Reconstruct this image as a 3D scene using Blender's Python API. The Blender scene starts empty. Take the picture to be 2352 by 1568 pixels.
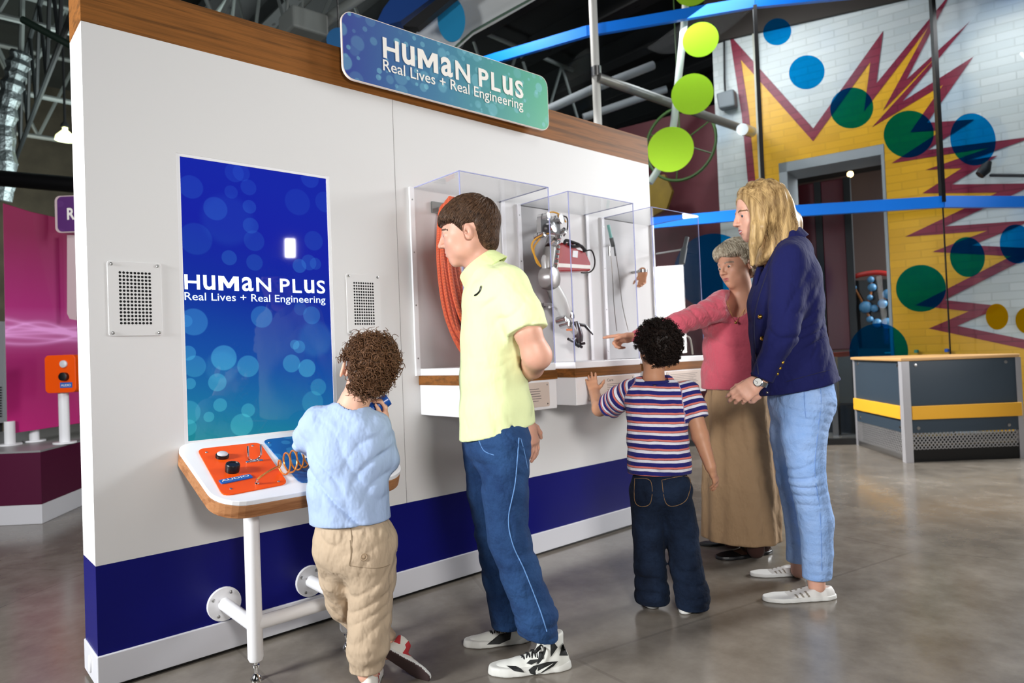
import bpy, bmesh, math, random
import numpy as np
from mathutils import Vector, Matrix, Euler
random.seed(7); np.random.seed(7)
scene = bpy.context.scene
COL = scene.collection
PI = math.pi

# ------------------------------------------------------------------ camera, world, lights, exposure
CAM = np.array([-0.4311, -2.4818, 1.0]); YAW, PITCH, ROLL, FPX = .7273, .0194, -.0393, 1564.25
def cam_axes():
    F = np.array([math.sin(YAW)*math.cos(PITCH), math.cos(YAW)*math.cos(PITCH), math.sin(PITCH)])
    r = np.array([math.cos(YAW), -math.sin(YAW), 0.]); u = np.cross(r, F); c, s = math.cos(ROLL), math.sin(ROLL)
    return np.array([c*r+s*u, -s*r+c*u, F])
AX = cam_axes()
cd = bpy.data.cameras.new('camera'); cam = bpy.data.objects.new('camera', cd); COL.objects.link(cam)
cam.matrix_world = Matrix(((AX[0][0], AX[1][0], -AX[2][0], CAM[0]), (AX[0][1], AX[1][1], -AX[2][1], CAM[1]),
                           (AX[0][2], AX[1][2], -AX[2][2], CAM[2]), (0, 0, 0, 1)))
cd.sensor_width = 36; cd.lens = 36*FPX/2352; cd.clip_end = 100; cd.clip_start = .05
cd.dof.use_dof = True; cd.dof.focus_distance = 2.3; cd.dof.aperture_fstop = 3.2
scene.camera = cam
vs = scene.view_settings
scene.display_settings.display_device = 'sRGB'
vs.view_transform = 'Standard'; vs.look = 'None'; vs.gamma = 1; vs.use_curve_mapping = False; vs.exposure = 0.0

world = bpy.data.worlds.new('world'); scene.world = world; world.use_nodes = True
wb = world.node_tree.nodes['Background']; wb.inputs[0].default_value = (.55, .6, .7, 1); wb.inputs[1].default_value = .22

def aim(o, target):
    d = Vector(target) - o.location
    o.rotation_euler = d.to_track_quat('-Z', 'Y').to_euler()
def area(name, loc, target, sx, power, color=(1, 1, 1), shape='DISK', sy=None, spread=PI):
    l = bpy.data.lights.new(name, 'AREA'); l.energy = power; l.color = color; l.shape = shape; l.size = sx
    if sy: l.size_y = sy
    l.spread = spread
    o = bpy.data.objects.new(name, l); COL.objects.link(o); o.location = loc; aim(o, target); return o
area('key_softbox_lamp', (-.25, -3.15, 1.5), (2.3, -.3, 1.15), .45, 26, (1, .97, .94), spread=math.radians(105))
area('side_softbox_lamp', (5.42, -2.38, 1.40), (2.3, -.2, 1.15), .42, 34, (1, .98, .96), 'RECTANGLE', .9)
area('left_strobe_lamp', (-2.6, -.15, 1.7), (0, -.1, 1.2), .8, 180, (.96, .98, 1))
area('far_strobe_lamp', (2.75, -4.7, 2.27), (1.2, 0, 1.2), .10, 7, (1, .97, .95), 'RECTANGLE', .2)
area('high_hall_lamp', (2.4, -2.8, 5.2), (2.4, -.8, 0), 2.0, 30, (1, .97, .94))
area('gallery_lamp', (6.0, 1.3, 4.6), (7.6, .2, 1.4), 1.8, 48, (.93, .97, 1))
area('mural_lamp', (7.1, -1.1, 4.2), (8.1, -.9, 1.0), 1.0, 17, (.95, .98, 1))
area('daylight_window_lamp', (10.2, -3.6, 4.2), (5.5, -1.2, 0), 3.0, 1050, (.95, .98, 1), 'RECTANGLE', 2.2)
area('bin_fill_light', (3.5, 2.4, 3.6), (6.1, -.1, .5), .8, 60, (1, .98, .95), spread=math.radians(70))  # added fill without a fitting, brightens the left face of the activity bin
area('kiosk_lamp', (-1.5, 1.6, 3.6), (.2, 3.4, 1.2), 1.0, 26, (1, .98, 1))
area('roof_lamp', (2.5, 7, 2.8), (2.5, 9, 6), 4, 300, (.9, 1, .97))
area('back_wall_fill_light', (0, 11, 3), (0, 15, 3.6), 2, 150, (1, .96, .82))  # extra light with no visible source, lifts the dark back wall
area('column_fill_light', (4.3, 3.1, 5.3), (5.0, 2.1, 3.6), .6, 80, (1, .98, .95))  # fill put in to brighten the white column, not an actual fitting

# ------------------------------------------------------------------ pixel rays
def ray(px, py): return AX.T @ np.array([(px-1176)/FPX, -(py-784)/FPX, 1.])
def at(px, py, D): return CAM + ray(px, py)*D
def on_y(px, py, y=0.):
    d = ray(px, py); return CAM + d*((y-CAM[1])/d[1])
def on_z(px, py, z=0.):
    d = ray(px, py); return CAM + d*((z-CAM[2])/d[2])
def on_plane(px, py, P0, n):
    d = ray(px, py); return CAM + d*(np.dot(np.array(P0)-CAM, n)/np.dot(d, n))

# ------------------------------------------------------------------ object helpers
def tag(o, label=None, cat=None, group=None, kind=None):
    if label: o['label'] = label
    if cat: o['category'] = cat
    if group: o['group'] = group
    if kind: o['kind'] = kind
    return o
def thing(name, label, cat, loc=(0, 0, 0), rz=0, group=None):
    o = bpy.data.objects.new(name, None); COL.objects.link(o); o.empty_display_size = .05
    o.location = tuple(float(v) for v in loc); o.rotation_euler = (0, 0, rz)
    return tag(o, label, cat, group)
def world_mat(o):
    m = o.matrix_basis.copy() if o.parent is None else world_mat(o.parent) @ o.matrix_parent_inverse @ o.matrix_basis
    return m
def link(name, mesh, mats, parent=None, world=False):
    o = bpy.data.objects.new(name, mesh); COL.objects.link(o)
    for m in (mats if isinstance(mats, (list, tuple)) else [mats]): mesh.materials.append(m)
    if parent is not None:
        o.parent = parent
        if world: o.matrix_parent_inverse = world_mat(parent).inverted()
    return o
def copy_tree(o, parent=None):
    c = o.copy(); COL.objects.link(c)
    if parent is not None: c.parent = parent
    for ch in list(o.children): copy_tree(ch, c)
    return c
def axes_of(d, up=(0, 0, 1)):
    d = Vector(d).normalized(); up = Vector(up)
    if abs(d.dot(up)) > .95: up = Vector((1, 0, 0))
    a = d.cross(up).normalized(); b = a.cross(d).normalized()
    return a, b
class MB:
    def __init__(s): s.v = []; s.f = []; s.m = []; s.mi = 0
    def face(s, idx): s.f.append(tuple(idx)); s.m.append(s.mi)
    def quad(s, pts):
        n = len(s.v); s.v += [tuple(map(float, p)) for p in pts]; s.face(range(n, n+len(pts))); return s
    def box(s, a, b, M=None):
        (x0, y0, z0), (x1, y1, z1) = a, b
        n = len(s.v); P = [(x0,y0,z0),(x1,y0,z0),(x1,y1,z0),(x0,y1,z0),(x0,y0,z1),(x1,y0,z1),(x1,y1,z1),(x0,y1,z1)]
        s.v += [tuple(M @ Vector(p)) if M else p for p in P]
        for q in ((0,3,2,1),(4,5,6,7),(0,1,5,4),(1,2,6,5),(2,3,7,6),(3,0,4,7)): s.face([n+i for i in q])
        return s
    def bar(s, p, q, w, h, up=(0, 0, 1)):
        p, q = Vector(p), Vector(q); a, b = axes_of(q-p, up)
        n = len(s.v)
        for c in (p, q):
            for sa, sb in ((-1,-1),(1,-1),(1,1),(-1,1)): s.v.append(tuple(c + a*sa*w/2 + b*sb*h/2))
        for q_ in ((0,1,2,3),(7,6,5,4),(0,4,5,1),(1,5,6,2),(2,6,7,3),(3,7,4,0)): s.face([n+i for i in q_])
        return s
    def tube(s, pts, r, k=10, closed=False, caps=True):
        pts = [Vector(p) for p in pts]; m = len(pts); rs = r if isinstance(r, (list, tuple)) else [r]*m
        n = len(s.v); prev = None
        for i, p in enumerate(pts):
            if closed: d = pts[(i+1) % m]-pts[i-1]
            else: d = pts[min(i+1, m-1)]-pts[max(i-1, 0)]
            if d.length < 1e-9: d = Vector((0, 0, 1))
            d.normalize()
            if prev is None: a, b = axes_of(d)
            else:
                a = (prev - d*prev.dot(d))
                if a.length < 1e-6: a, _ = axes_of(d)
                a.normalize(); b = a.cross(d)
            prev = a
            for j in range(k):
                t = 2*PI*j/k; s.v.append(tuple(p + (a*math.cos(t)+b*math.sin(t))*rs[i]))
        for i in range(m if closed else m-1):
            i2 = (i+1) % m
            for j in range(k):
                j2 = (j+1) % k; s.face((n+i*k+j, n+i*k+j2, n+i2*k+j2, n+i2*k+j))
        if caps and not closed:
            s.face([n+j for j in range(k)][::-1]); s.face([n+(m-1)*k+j for j in range(k)])
        return s
    def disc(s, c, nrm, r, t=0., k=32, ry=None, up=(0, 0, 1)):
        c = Vector(c); nrm = Vector(nrm).normalized(); a, b = axes_of(nrm, up); ry = ry or r
        pts = [c + a*math.cos(2*PI*i/k)*r + b*math.sin(2*PI*i/k)*ry for i in range(k)]
        return s.slab(pts, nrm*t) if t else s.quad(pts)
    def slab(s, pts, ext):
        pts = [Vector(p) for p in pts]; ext = Vector(ext); n = len(s.v); k = len(pts)
        s.v += [tuple(p) for p in pts] + [tuple(p+ext) for p in pts]
        s.face(range(n, n+k)); s.face(range(n+2*k-1, n+k-1, -1))
        for i in range(k):
            j = (i+1) % k; s.face((n+i, n+k+i, n+k+j, n+j))
        return s
    def lathe(s, c, prof, axis=(0, 0, 1), k=20):
        c = Vector(c); ax = Vector(axis).normalized(); a, b = axes_of(ax, (0, 1, 0.01)); n = len(s.v)
        for (r, h) in prof:
            for j in range(k):
                t = 2*PI*j/k; s.v.append(tuple(c + ax*h + (a*math.cos(t)+b*math.sin(t))*max(r, 1e-4)))
        for i in range(len(prof)-1):
            for j in range(k):
                j2 = (j+1) % k; s.face((n+i*k+j, n+i*k+j2, n+(i+1)*k+j2, n+(i+1)*k+j))
        s.face([n+j for j in range(k)][::-1]); s.face([n+(len(prof)-1)*k+j for j in range(k)])
        return s
    def ball(s, c, r, k=12, M=None):
        rx, ry, rz = r if isinstance(r, (tuple, list)) else (r, r, r); n = len(s.v); h = k//2+1
        for i in range(h+1):
            ph = PI*i/h
            for j in range(k):
                t = 2*PI*j/k; p = Vector((rx*math.sin(ph)*math.cos(t), ry*math.sin(ph)*math.sin(t), rz*math.cos(ph)))
                if M: p = M @ p
                s.v.append(tuple(Vector(c)+p))
        for i in range(h):
            for j in range(k):
                j2 = (j+1) % k; s.face((n+i*k+j, n+(i+1)*k+j, n+(i+1)*k+j2, n+i*k+j2))
        return s
    def build_split(s, name, mats, parent=None, gap=None, X=(1, 0, 0), **kw):
        """each separate piece (or, with a gap, each word) becomes an object of its own"""
        par = list(range(len(s.v)))
        def find(i):
            while par[i] != i: par[i] = par[par[i]]; i = par[i]
            return i
        for f in s.f:
            for q in f[1:]: par[find(q)] = find(f[0])
        comp = {}
        for k, f in enumerate(s.f): comp.setdefault(find(f[0]), []).append(k)
        groups = list(comp.values())
        if gap is not None:
            X = Vector(X); ext = []
            for g in groups:
                xs = [Vector(s.v[i]).dot(X) for k in g for i in s.f[k]]; ext.append((min(xs), max(xs), g))
            ext.sort(key=lambda e: e[0]); groups = []; hi = None
            for a, b, g in ext:
                if hi is None or a-hi > gap: groups.append(list(g)); hi = b
                else: groups[-1] += g; hi = max(hi, b)
        out = []
        for g in groups:
            m = MB(); idx = {}
            for k in g:
                f = []
                for i in s.f[k]:
                    if i not in idx: idx[i] = len(m.v); m.v.append(s.v[i])
                    f.append(idx[i])
                m.mi = s.m[k]; m.face(f)
            out.append(m.build(name, mats, parent, **kw))
        return out
    def build(s, name, mats, parent=None, smooth=False, bevel=0, world=False, recalc=True):
        me = bpy.data.meshes.new(name); me.from_pydata(s.v, [], s.f); me.polygons.foreach_set('material_index', s.m)
        if recalc:
            bm = bmesh.new(); bm.from_mesh(me); bmesh.ops.remove_doubles(bm, verts=bm.verts, dist=1e-6)
            bmesh.ops.recalc_face_normals(bm, faces=bm.faces); bm.to_mesh(me); bm.free()
        o = link(name, me, mats, parent, world)
        if bevel:
            b = o.modifiers.new('bevel', 'BEVEL'); b.width = bevel; b.segments = 2; b.limit_method = 'ANGLE'; b.angle_limit = .6
        if smooth:
            me.polygons.foreach_set('use_smooth', [True]*len(me.polygons))
            try: me.set_sharp_from_angle(angle=math.radians(40))
            except Exception: pass
        me.update(); return o
def rrect(w, h, r, k=6, x0=0, y0=0):
    P = []
    for cx, cy, a0 in ((w/2-r, h/2-r, 0), (-w/2+r, h/2-r, PI/2), (-w/2+r, -h/2+r, PI), (w/2-r, -h/2+r, 1.5*PI)):
        for i in range(k+1):
            t = a0 + PI/2*i/k; P.append((x0+cx+r*math.cos(t), y0+cy+r*math.sin(t)))
    return P
def text_mesh(txt, size, bold=0., depth=.001):
    c = bpy.data.curves.new('lettering', 'FONT'); c.body = txt; c.size = size; c.offset = bold; c.extrude = depth; c.resolution_u = 3
    o = bpy.data.objects.new('lettering', c); COL.objects.link(o); dg = bpy.context.evaluated_depsgraph_get(); dg.update()
    me = bpy.data.meshes.new_from_object(o.evaluated_get(dg)); bpy.data.objects.remove(o); bpy.data.curves.remove(c)
    V = np.array([v.co for v in me.vertices]); me.calc_loop_triangles(); F = [tuple(p.vertices) for p in me.loop_triangles]; bpy.data.meshes.remove(me)
    return V, F
def text_into(mb, txt, O, X, Y, width, height=None, bold=0., depth=.001):
    """lettering laid on the plane O + x X + y Y, fitted to a width (and height)"""
    V, F = text_mesh(txt, 1., bold, 0.); lo, hi = V.min(0), V.max(0); sx = width/(hi[0]-lo[0]); sy = sx if height is None else height/(hi[1]-lo[1])
    O, X, Y = map(np.array, (O, X, Y)); N = np.cross(X, Y)
    n = len(mb.v); mb.v += [tuple(O + X*((v[0]-lo[0])*sx) + Y*((v[1]-lo[1])*sy) + N*depth) for v in V]
    for f in F: mb.face([n+i for i in f])
def unicase_into(mb, O, X, Y, width, cap, bold=.02, depth=.002):
    """HuMaN PLuS wordmark: u and a drawn at capital height"""
    O, X, Y = map(np.array, (O, X, Y)); N = np.cross(X, Y)
    xs = 0.; parts = []
    for ch in 'HuMaN PLuS':
        if ch == ' ': xs += .33; continue
        if ch == 'M':
            V = np.array([(x*.86, y, 0) for x, y in ((0,0),(0,1),(.27,1),(.5,.50),(.73,1),(1,1),(1,0),(.77,0),(.77,.60),(.575,.17),(.425,.17),(.23,.60),(.23,0))]); F = [tuple(range(13))]
        else: V, F = text_mesh(ch, 1., bold, 0.)
        lo, hi = V.min(0), V.max(0)
        sy = 1/(hi[1]-lo[1]); w = (hi[0]-lo[0])*(.98 if ch in 'ua' else .82)/.7
        parts.append((V, F, lo, hi, xs, w, sy)); xs += w + .15
    tot = xs - .15
    for V, F, lo, hi, x0, w, sy in parts:
        n = len(mb.v)
        for v in V: mb.v.append(tuple(O + X*width/tot*(x0 + (v[0]-lo[0])/(hi[0]-lo[0])*w) + Y*cap*(v[1]-lo[1])*sy + N*depth))
        for f in F: mb.face([n+i for i in f])

# ------------------------------------------------------------------ materials
def lin(h):
    if isinstance(h, str):
        h = h.lstrip('#'); c = [int(h[i:i+2], 16)/255 for i in (0, 2, 4)]
    else: c = h
    return tuple(x/12.92 if x <= .04045 else ((x+.055)/1.055)**2.4 for x in c) + (1,)
class NT:
    def __init__(s, name):
        s.m = bpy.data.materials.new(name); s.m.use_nodes = True; s.t = s.m.node_tree; s.b = s.t.nodes['Principled BSDF']; s.out = s.t.nodes['Material Output']
    def n(s, typ, **kw):
        nd = s.t.nodes.new(typ)
        for k, v in kw.items():
            if k.startswith('i_'): nd.inputs[int(k[2:])].default_value = v
            else: setattr(nd, k, v)
        return nd
    def l(s, a, b): s.t.links.new(a, b)
    def math(s, op, a, b=None, clamp=False):
        nd = s.n('ShaderNodeMath', operation=op, use_clamp=clamp)
        for i, x in enumerate((a, b)):
            if x is None: continue
            if isinstance(x, (int, float)): nd.inputs[i].default_value = x
            else: s.l(x, nd.inputs[i])
        return nd.outputs[0]
    def mix(s, f, a, b, blend='MIX'):
        nd = s.n('ShaderNodeMix', data_type='RGBA', blend_type=blend)
        for i, x in ((0, f), (6, a), (7, b)):
            if isinstance(x, (int, float)): nd.inputs[i].default_value = x
            elif isinstance(x, tuple): nd.inputs[i].default_value = x
            else: s.l(x, nd.inputs[i])
        return nd.outputs[2]
    def ramp(s, f, stops):
        nd = s.n('ShaderNodeValToRGB'); e = nd.color_ramp.elements
        while len(e) > 1: e.remove(e[0])
        e[0].position = stops[0][0]; e[0].color = stops[0][1]
        for p, c in stops[1:]:
            x = e.new(p); x.color = c
        s.l(f, nd.inputs[0]); return nd.outputs[0]
    def obj(s): return s.n('ShaderNodeTexCoord').outputs['Object']
    def scaled(s, v, sc):
        nd = s.n('ShaderNodeMapping'); nd.inputs['Scale'].default_value = sc; s.l(v, nd.inputs[0]); return nd.outputs[0]
    def noise(s, v, scale, detail=3, rough=.55):
        nd = s.n('ShaderNodeTexNoise'); nd.inputs['Scale'].default_value = scale; nd.inputs['Detail'].default_value = detail; nd.inputs['Roughness'].default_value = rough
        s.l(v, nd.inputs['Vector']); return nd.outputs[0]
    def bump(s, h, strength, dist=.01):
        nd = s.n('ShaderNodeBump'); nd.inputs['Strength'].default_value = strength; nd.inputs['Distance'].default_value = dist
        s.l(h, nd.inputs['Height']); s.l(nd.outputs[0], s.b.inputs['Normal'])
    def set(s, **kw):
        N = dict(color='Base Color', rough='Roughness', metal='Metallic', spec='Specular IOR Level', trans='Transmission Weight', coat='Coat Weight', coatr='Coat Roughness',
                 sss='Subsurface Weight', emit='Emission Strength', emitc='Emission Color', sheen='Sheen Weight', alpha='Alpha', ior='IOR')
        for k, v in kw.items():
            i = s.b.inputs[N[k]]
            if isinstance(v, bpy.types.NodeSocket): s.l(v, i)
            else: i.default_value = v
        return s
def M(name, hexc, rough=.5, metal=0, spec=.5, var=0., vs_=30., bump=0., bs=60., bd=.002, coat=0., sheen=0., emit=0., sss=0.):
    t = NT(name); c = lin(hexc)
    if var or bump: co = t.obj()
    if var:
        f = t.noise(co, vs_)
        t.set(color=t.mix(f, tuple(x*(1-var) for x in c[:3])+(1,), tuple(min(1, x*(1+var)) for x in c[:3])+(1,)))
    else: t.set(color=c)
    t.set(rough=rough, metal=metal, spec=spec, coat=coat, sheen=sheen, sss=sss)
    if sss: t.b.inputs['Subsurface Radius'].default_value = (.01, .004, .002)
    if emit: t.set(emit=emit, emitc=c)
    if bump: t.bump(t.noise(co, bs, 4), bump, bd)
    return t.m
def wood(name, c1, c2, axis_scale, rough=.5):
    t = NT(name); co = t.scaled(t.obj(), axis_scale)
    n1 = t.noise(co, 1, 6, .6); n2 = t.noise(co, 5, 4, .7)
    f = t.math('ADD', t.math('MULTIPLY', n1, .75), t.math('MULTIPLY', n2, .3))
    t.set(color=t.ramp(f, [(.32, lin(c1)), (.5, lin(c2)), (.62, lin(c1)), (.72, lin(c2))]), rough=rough, spec=.15); return t.m
MAT = dict(
    white=M('white_laminate', 'dcdbda', .42, spec=.3), navy=M('navy_laminate', '0e1166', .32, spec=.18, var=.12, vs_=3),
    base=M('white_kick_board', 'd2d2d8', .45), wood=wood('teak_laminate', '63401f', '8e5a2a', (.7, 7, 24)),
    woodz=wood('teak_edge', '8a5a38', 'ad7a52', (1.5, 9, 26)), woodend=wood('teak_end', '85583a', 'a5714c', (9, 3, 1.2)),
    paint=M('white_powder_coat', 'eeeef0', .3), chrome=M('chrome', 'd8d8d8', .12, 1), steel=M('satin_steel', 'b4b4b4', .3, 1),
    black=M('black_plastic', '0c0c0e', .35), dark=M('dark_metal', '18191b', .55), grille=M('grille_hole', '050505', .9),
    orange=M('orange_panel', 'f25404', .35, spec=.2), bluep=M('blue_handset_plastic', '1550a8', .3), bluelabel=M('blue_label', '1f62b8', .4),
    lettering=M('white_lettering', 'f2eee6', .5), rail=M('blue_rail_paint', '0f7df2', .35), copper=M('copper_cable', 'dd8f45', .25, .55),
)
# ------------------------------------------------------------------ setting: floor, hall shell
def structure(o): o['kind'] = 'structure'; return o
def floor_mat():
    t = NT('polished_concrete'); co = t.obj()
    n1 = t.noise(co, .9, 5, .6); n2 = t.noise(co, 6, 6, .65); n3 = t.noise(co, 55, 3)
    f = t.math('ADD', t.math('MULTIPLY', n1, .55), t.math('MULTIPLY', n2, .45))
    c = t.ramp(f, [(.3, lin('544e47')), (.5, lin('736c63')), (.68, lin('8a837a'))])
    vo = t.n('ShaderNodeTexVoronoi', feature='DISTANCE_TO_EDGE'); vo.inputs['Scale'].default_value = .5; t.l(co, vo.inputs['Vector'])
    crack = t.math('LESS_THAN', vo.outputs['Distance'], .0022)
    c = t.mix(t.math('MULTIPLY', crack, .22), c, lin('3a3632'))
    t.set(color=c, rough=t.math('ADD', t.math('MULTIPLY', n2, .18), .11), spec=.6); t.bump(n3, .05, .002); return t.m
structure(MB().box((-9, -9, -.2), (13, 15, 0)).build('floor', floor_mat()))
deck = M('roof_deck_paint', '262b29', .9, var=.4, vs_=1.5)
structure(MB().box((-9, -9, 7.2), (13, 15, 7.4)).build('ceiling', deck))
structure(MB().box((-9, 15, 0), (13, 15.2, 7.2)).build('wall_back', M('dark_back_wall', '3d3a30', .9, var=.75, vs_=2.2)))
structure(MB().box((-9.2, -9, 0), (-9, 15, 7.2)).build('wall_left', M('dark_side_wall', '2c2d2e', .9)))
structure(MB().box((13, -9, 0), (13.2, 15, 7.2)).build('wall_right', M('grey_side_wall', '55585a', .9)))
structure(MB().box((-9, -9.2, 0), (13, -9, 7.2)).build('wall_front', M('grey_front_wall', '4a4c4f', .9)))

# ------------------------------------------------------------------ exhibit wall
LW, TW = 2.936, .196; ZB, ZN, ZW, ZT = .111, .390, 2.113, 2.274
w = thing('exhibit_wall', 'long freestanding white display wall with navy lower band and wooden top band', 'display wall', (LW/2, TW/2, 0))
SX0, SX1, SZ0, SZ1 = .283, .826, .748, 1.727
b = MB()   # the white panel leaves an opening for the screen
for x0, x1, z0, z1 in ((0, SX0-.012, ZN, ZW), (SX1+.012, LW, ZN, ZW), (SX0-.012, SX1+.012, ZN, SZ0-.01), (SX0-.012, SX1+.012, SZ1+.01, ZW)): b.box((x0, 0, z0), (x1, TW, z1))
b.build('white_panel', MAT['white'], w, world=True)
MB().box((0, 0, ZB), (LW, TW, ZN)).build('navy_band', MAT['navy'], w, world=True)
b = MB().box((.012, .004, .0), (LW-.012, TW-.004, .012)); b.mi = 1; b.box((-.004, -.008, .012), (LW+.004, TW+.008, ZB))
b.build('kick_board', [MAT['black'], MAT['base']], w, bevel=.003, world=True)
b = MB(); b.box((0, 0, ZW), (LW, TW, ZT)); b.build('wooden_band', MAT['wood'], w, world=True)
MB().box((1.1435, -.0006, ZN), (1.1455, .002, ZW)).build('panel_seam', M('seam_shadow_gap', '8d8b88', .8), w, world=True)
MB().disc((-.0045, .10, .06), (-1, 0, 0), .016, .004, ry=.028).build('cable_cap', MAT['paint'], w, world=True)

# ------------------------------------------------------------------ screen
def screen_mat():
    t = NT('screen_picture'); co = t.obj(); sp = t.n('ShaderNodeSeparateXYZ'); t.l(co, sp.inputs[0])
    x, z = sp.outputs[0], sp.outputs[2]
    W, H = SX1-SX0, SZ1-SZ0
    v = t.math('DIVIDE', t.math('SUBTRACT', z, SZ0), H); u = t.math('DIVIDE', t.math('SUBTRACT', x, SX0), W)
    dg = t.math('ADD', v, t.math('MULTIPLY', u, .13))
    c = t.ramp(dg, [(.0, lin('1f8a95')), (.14, lin('1c74a4')), (.32, lin('1652a6')), (.55, lin('12309f')), (.8, lin('1622a6')), (1., lin('1526a8'))])
    # (x, y) in the 1568-pixel enlargement of the screen, radius, strength
    circ = [(505,205,62,.14),(735,130,50,.12),(772,130,45,.12),(810,207,42,.13),(718,232,35,.12),(635,320,62,.17),(815,310,36,.17),(822,410,42,.15),(700,380,150,.07),(708,580,40,.17),(842,605,44,.12),
            (1080,623,38,.22),(1130,605,42,.14),(1165,612,32,.12),(1070,285,70,.09),(1135,160,50,.15),(1215,285,55,.1),(1155,490,52,.1),(520,920,72,.22),(480,915,32,.14),(880,893,58,.2),(1145,885,48,.16),
            (1085,850,36,.1),(680,1110,67,.3),(808,1155,58,.24),(525,1155,58,.18),(490,1085,40,.24),(500,1247,30,.24),(645,1240,48,.26),(1055,1040,26,.2),(1078,1052,34,.18),(1038,1140,48,.24),(1120,1165,48,.28),
            (1165,1010,105,.08),(1180,1265,45,.16),(1150,1345,60,.12),(660,1360,36,.24),(600,1423,28,.22),(808,1388,37,.22),(775,1465,60,.22),(490,1400,64,.18),(490,1480,44,.18),(840,490,55,.1),(530,480,85,.09),(670,1160,95,.07)]
    acc = None
    cmb = t.n('ShaderNodeCombineXYZ'); t.l(x, cmb.inputs[0]); t.l(z, cmb.inputs[2])
    for (cx, cy, r, s) in circ:
        px, py = 220+cx*680/1568, 340+cy*680/1568
        P = on_y(px, py, .002); Q = on_y(px, py + r*680/1568, .002)
        rad = abs(P[2]-Q[2])
        d = t.n('ShaderNodeVectorMath', operation='DISTANCE'); t.l(cmb.outputs[0], d.inputs[0]); d.inputs[1].default_value = (P[0], 0, P[2])
        mr = t.n('ShaderNodeMapRange', interpolation_type='SMOOTHSTEP'); t.l(d.outputs['Value'], mr.inputs[0])
        big = r > 90
        for i, val in enumerate((rad*(.7 if big else .93), rad*1.04, s*(1.0 if cy < 860 else 1.4), 0.)): mr.inputs[1+i].default_value = val
        acc = mr.outputs[0] if acc is None else t.math('ADD', acc, mr.outputs[0])
    c = t.mix(t.math('MINIMUM', acc, .75), c, t.ramp(v, [(0, lin('58d4dc')), (.4, lin('4aa6ea')), (1, lin('3868e8'))]))
    t.set(color=lin('050510'), rough=.03, spec=.35, emitc=c, emit=.95); return t.m
sc = thing('wall_screen', 'tall portrait screen with blue bokeh picture set into the white wall', 'screen', ((SX0+SX1)/2, .01, SZ0))
MB().box((SX0, .004, SZ0), (SX1, .03, SZ1)).build('screen_panel', screen_mat(), sc, world=True)
b = MB()
for x0, x1, z0, z1 in ((SX0-.012, SX0, SZ0-.01, SZ1+.01), (SX1, SX1+.012, SZ0-.01, SZ1+.01), (SX0, SX1, SZ1, SZ1+.01), (SX0, SX1, SZ0-.01, SZ0)): b.box((x0, .001, z0), (x1, .03, z1))
b.build('reveal_edge', MAT['paint'], sc, world=True)
b = MB(); P = on_y(424, 664, .003); Q = on_y(747, 672, .003)
unicase_into(b, (P[0], .003, P[2]), (1, 0, 0), (0, 0, 1), Q[0]-P[0], .052, .016, .0006)
b.build_split('screen_title', M('lit_title', 'dbeaf4', .5, emit=.75), sc, gap=.014, world=True)
b = MB(); P = on_y(424, 690, .003)
text_into(b, 'Real Lives + Real Engineering', (P[0], .003, P[2]-.007), (1, 0, 0), (0, 0, 1), .52, .036, .004, .0006)
b.build_split('screen_subtitle', M('lit_subtitle', 'd4e6f4', .5, emit=.7), sc, gap=.0055, world=True)

# ------------------------------------------------------------------ wall sign
def bokeh_sign_mat(name, ca, cb, cc, x0, x1, dots, scale=9):
    t = NT(name); co = t.obj(); sp = t.n('ShaderNodeSeparateXYZ'); t.l(co, sp.inputs[0])
    u = t.math('DIVIDE', t.math('SUBTRACT', sp.outputs[0], x0), x1-x0)
    c = t.ramp(u, [(0, lin(ca)), (.45, lin(cb)), (1, lin(cc))])
    for k, (s_, th, w_) in enumerate(((scale, .34, .6), (scale*1.7, .3, .55), (scale*.8, .38, .4))):
        mp = t.n('ShaderNodeMapping'); mp.inputs['Location'].default_value = (k*3.1, 0, k*1.7); mp.inputs['Scale'].default_value = (1, 0, 1); t.l(co, mp.inputs[0])
        vo = t.n('ShaderNodeTexVoronoi', voronoi_dimensions='3D'); vo.inputs['Scale'].default_value = s_; vo.inputs['Randomness'].default_value = .85; t.l(mp.outputs[0], vo.inputs['Vector'])
        mr = t.n('ShaderNodeMapRange', interpolation_type='SMOOTHSTEP'); t.l(vo.outputs['Distance'], mr.inputs[0])
        for i, val in enumerate((th*.8, th, w_, 0.)): mr.inputs[1+i].default_value = val
        sc_ = t.n('ShaderNodeSeparateColor'); t.l(vo.outputs['Color'], sc_.inputs[0])
        c = t.mix(t.math('MULTIPLY', mr.outputs[0], sc_.outputs[0]), c, lin(dots))
    t.set(color=c, rough=.4); return t.m
YS = -.06
sa, sb_ = on_y(786, 105, YS), on_y(1259, 235, YS); sx0, sx1 = sa[0], sb_[0]
zt_, zb_ = (on_y(830, 33, YS)[2]+on_y(1240, 175, YS)[2])/2, (on_y(830, 190, YS)[2]+on_y(1220, 290, YS)[2])/2
sg = thing('wall_sign', 'long rounded blue-to-green sign reading HUMAN PLUS on the wooden top band', 'sign', ((sx0+sx1)/2, YS, zb_))
prof = [(x, YS, z) for x, z in rrect(sx1-sx0, zt_-zb_, .05, 8, (sx0+sx1)/2, (zt_+zb_)/2)]
MB().slab(prof, (0, .012, 0)).build('sign_board', M('sign_backing', 'e6d8cf', .5), sg, world=True)
prof = [(x, YS-.001, z) for x, z in rrect(sx1-sx0-.006, zt_-zb_-.006, .048, 8, (sx0+sx1)/2, (zt_+zb_)/2)]
MB().slab(prof, (0, .001, 0)).build('sign_face', bokeh_sign_mat('sign_print', '2f3f94', '3f7f9e', '4fae86', sx0, sx1, '7fc3d4', 13), sg, world=True)
b = MB(); P, Q = on_y(880, 135, YS-.002), on_y(1202, 222, YS-.002); zc = P[2]
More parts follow.
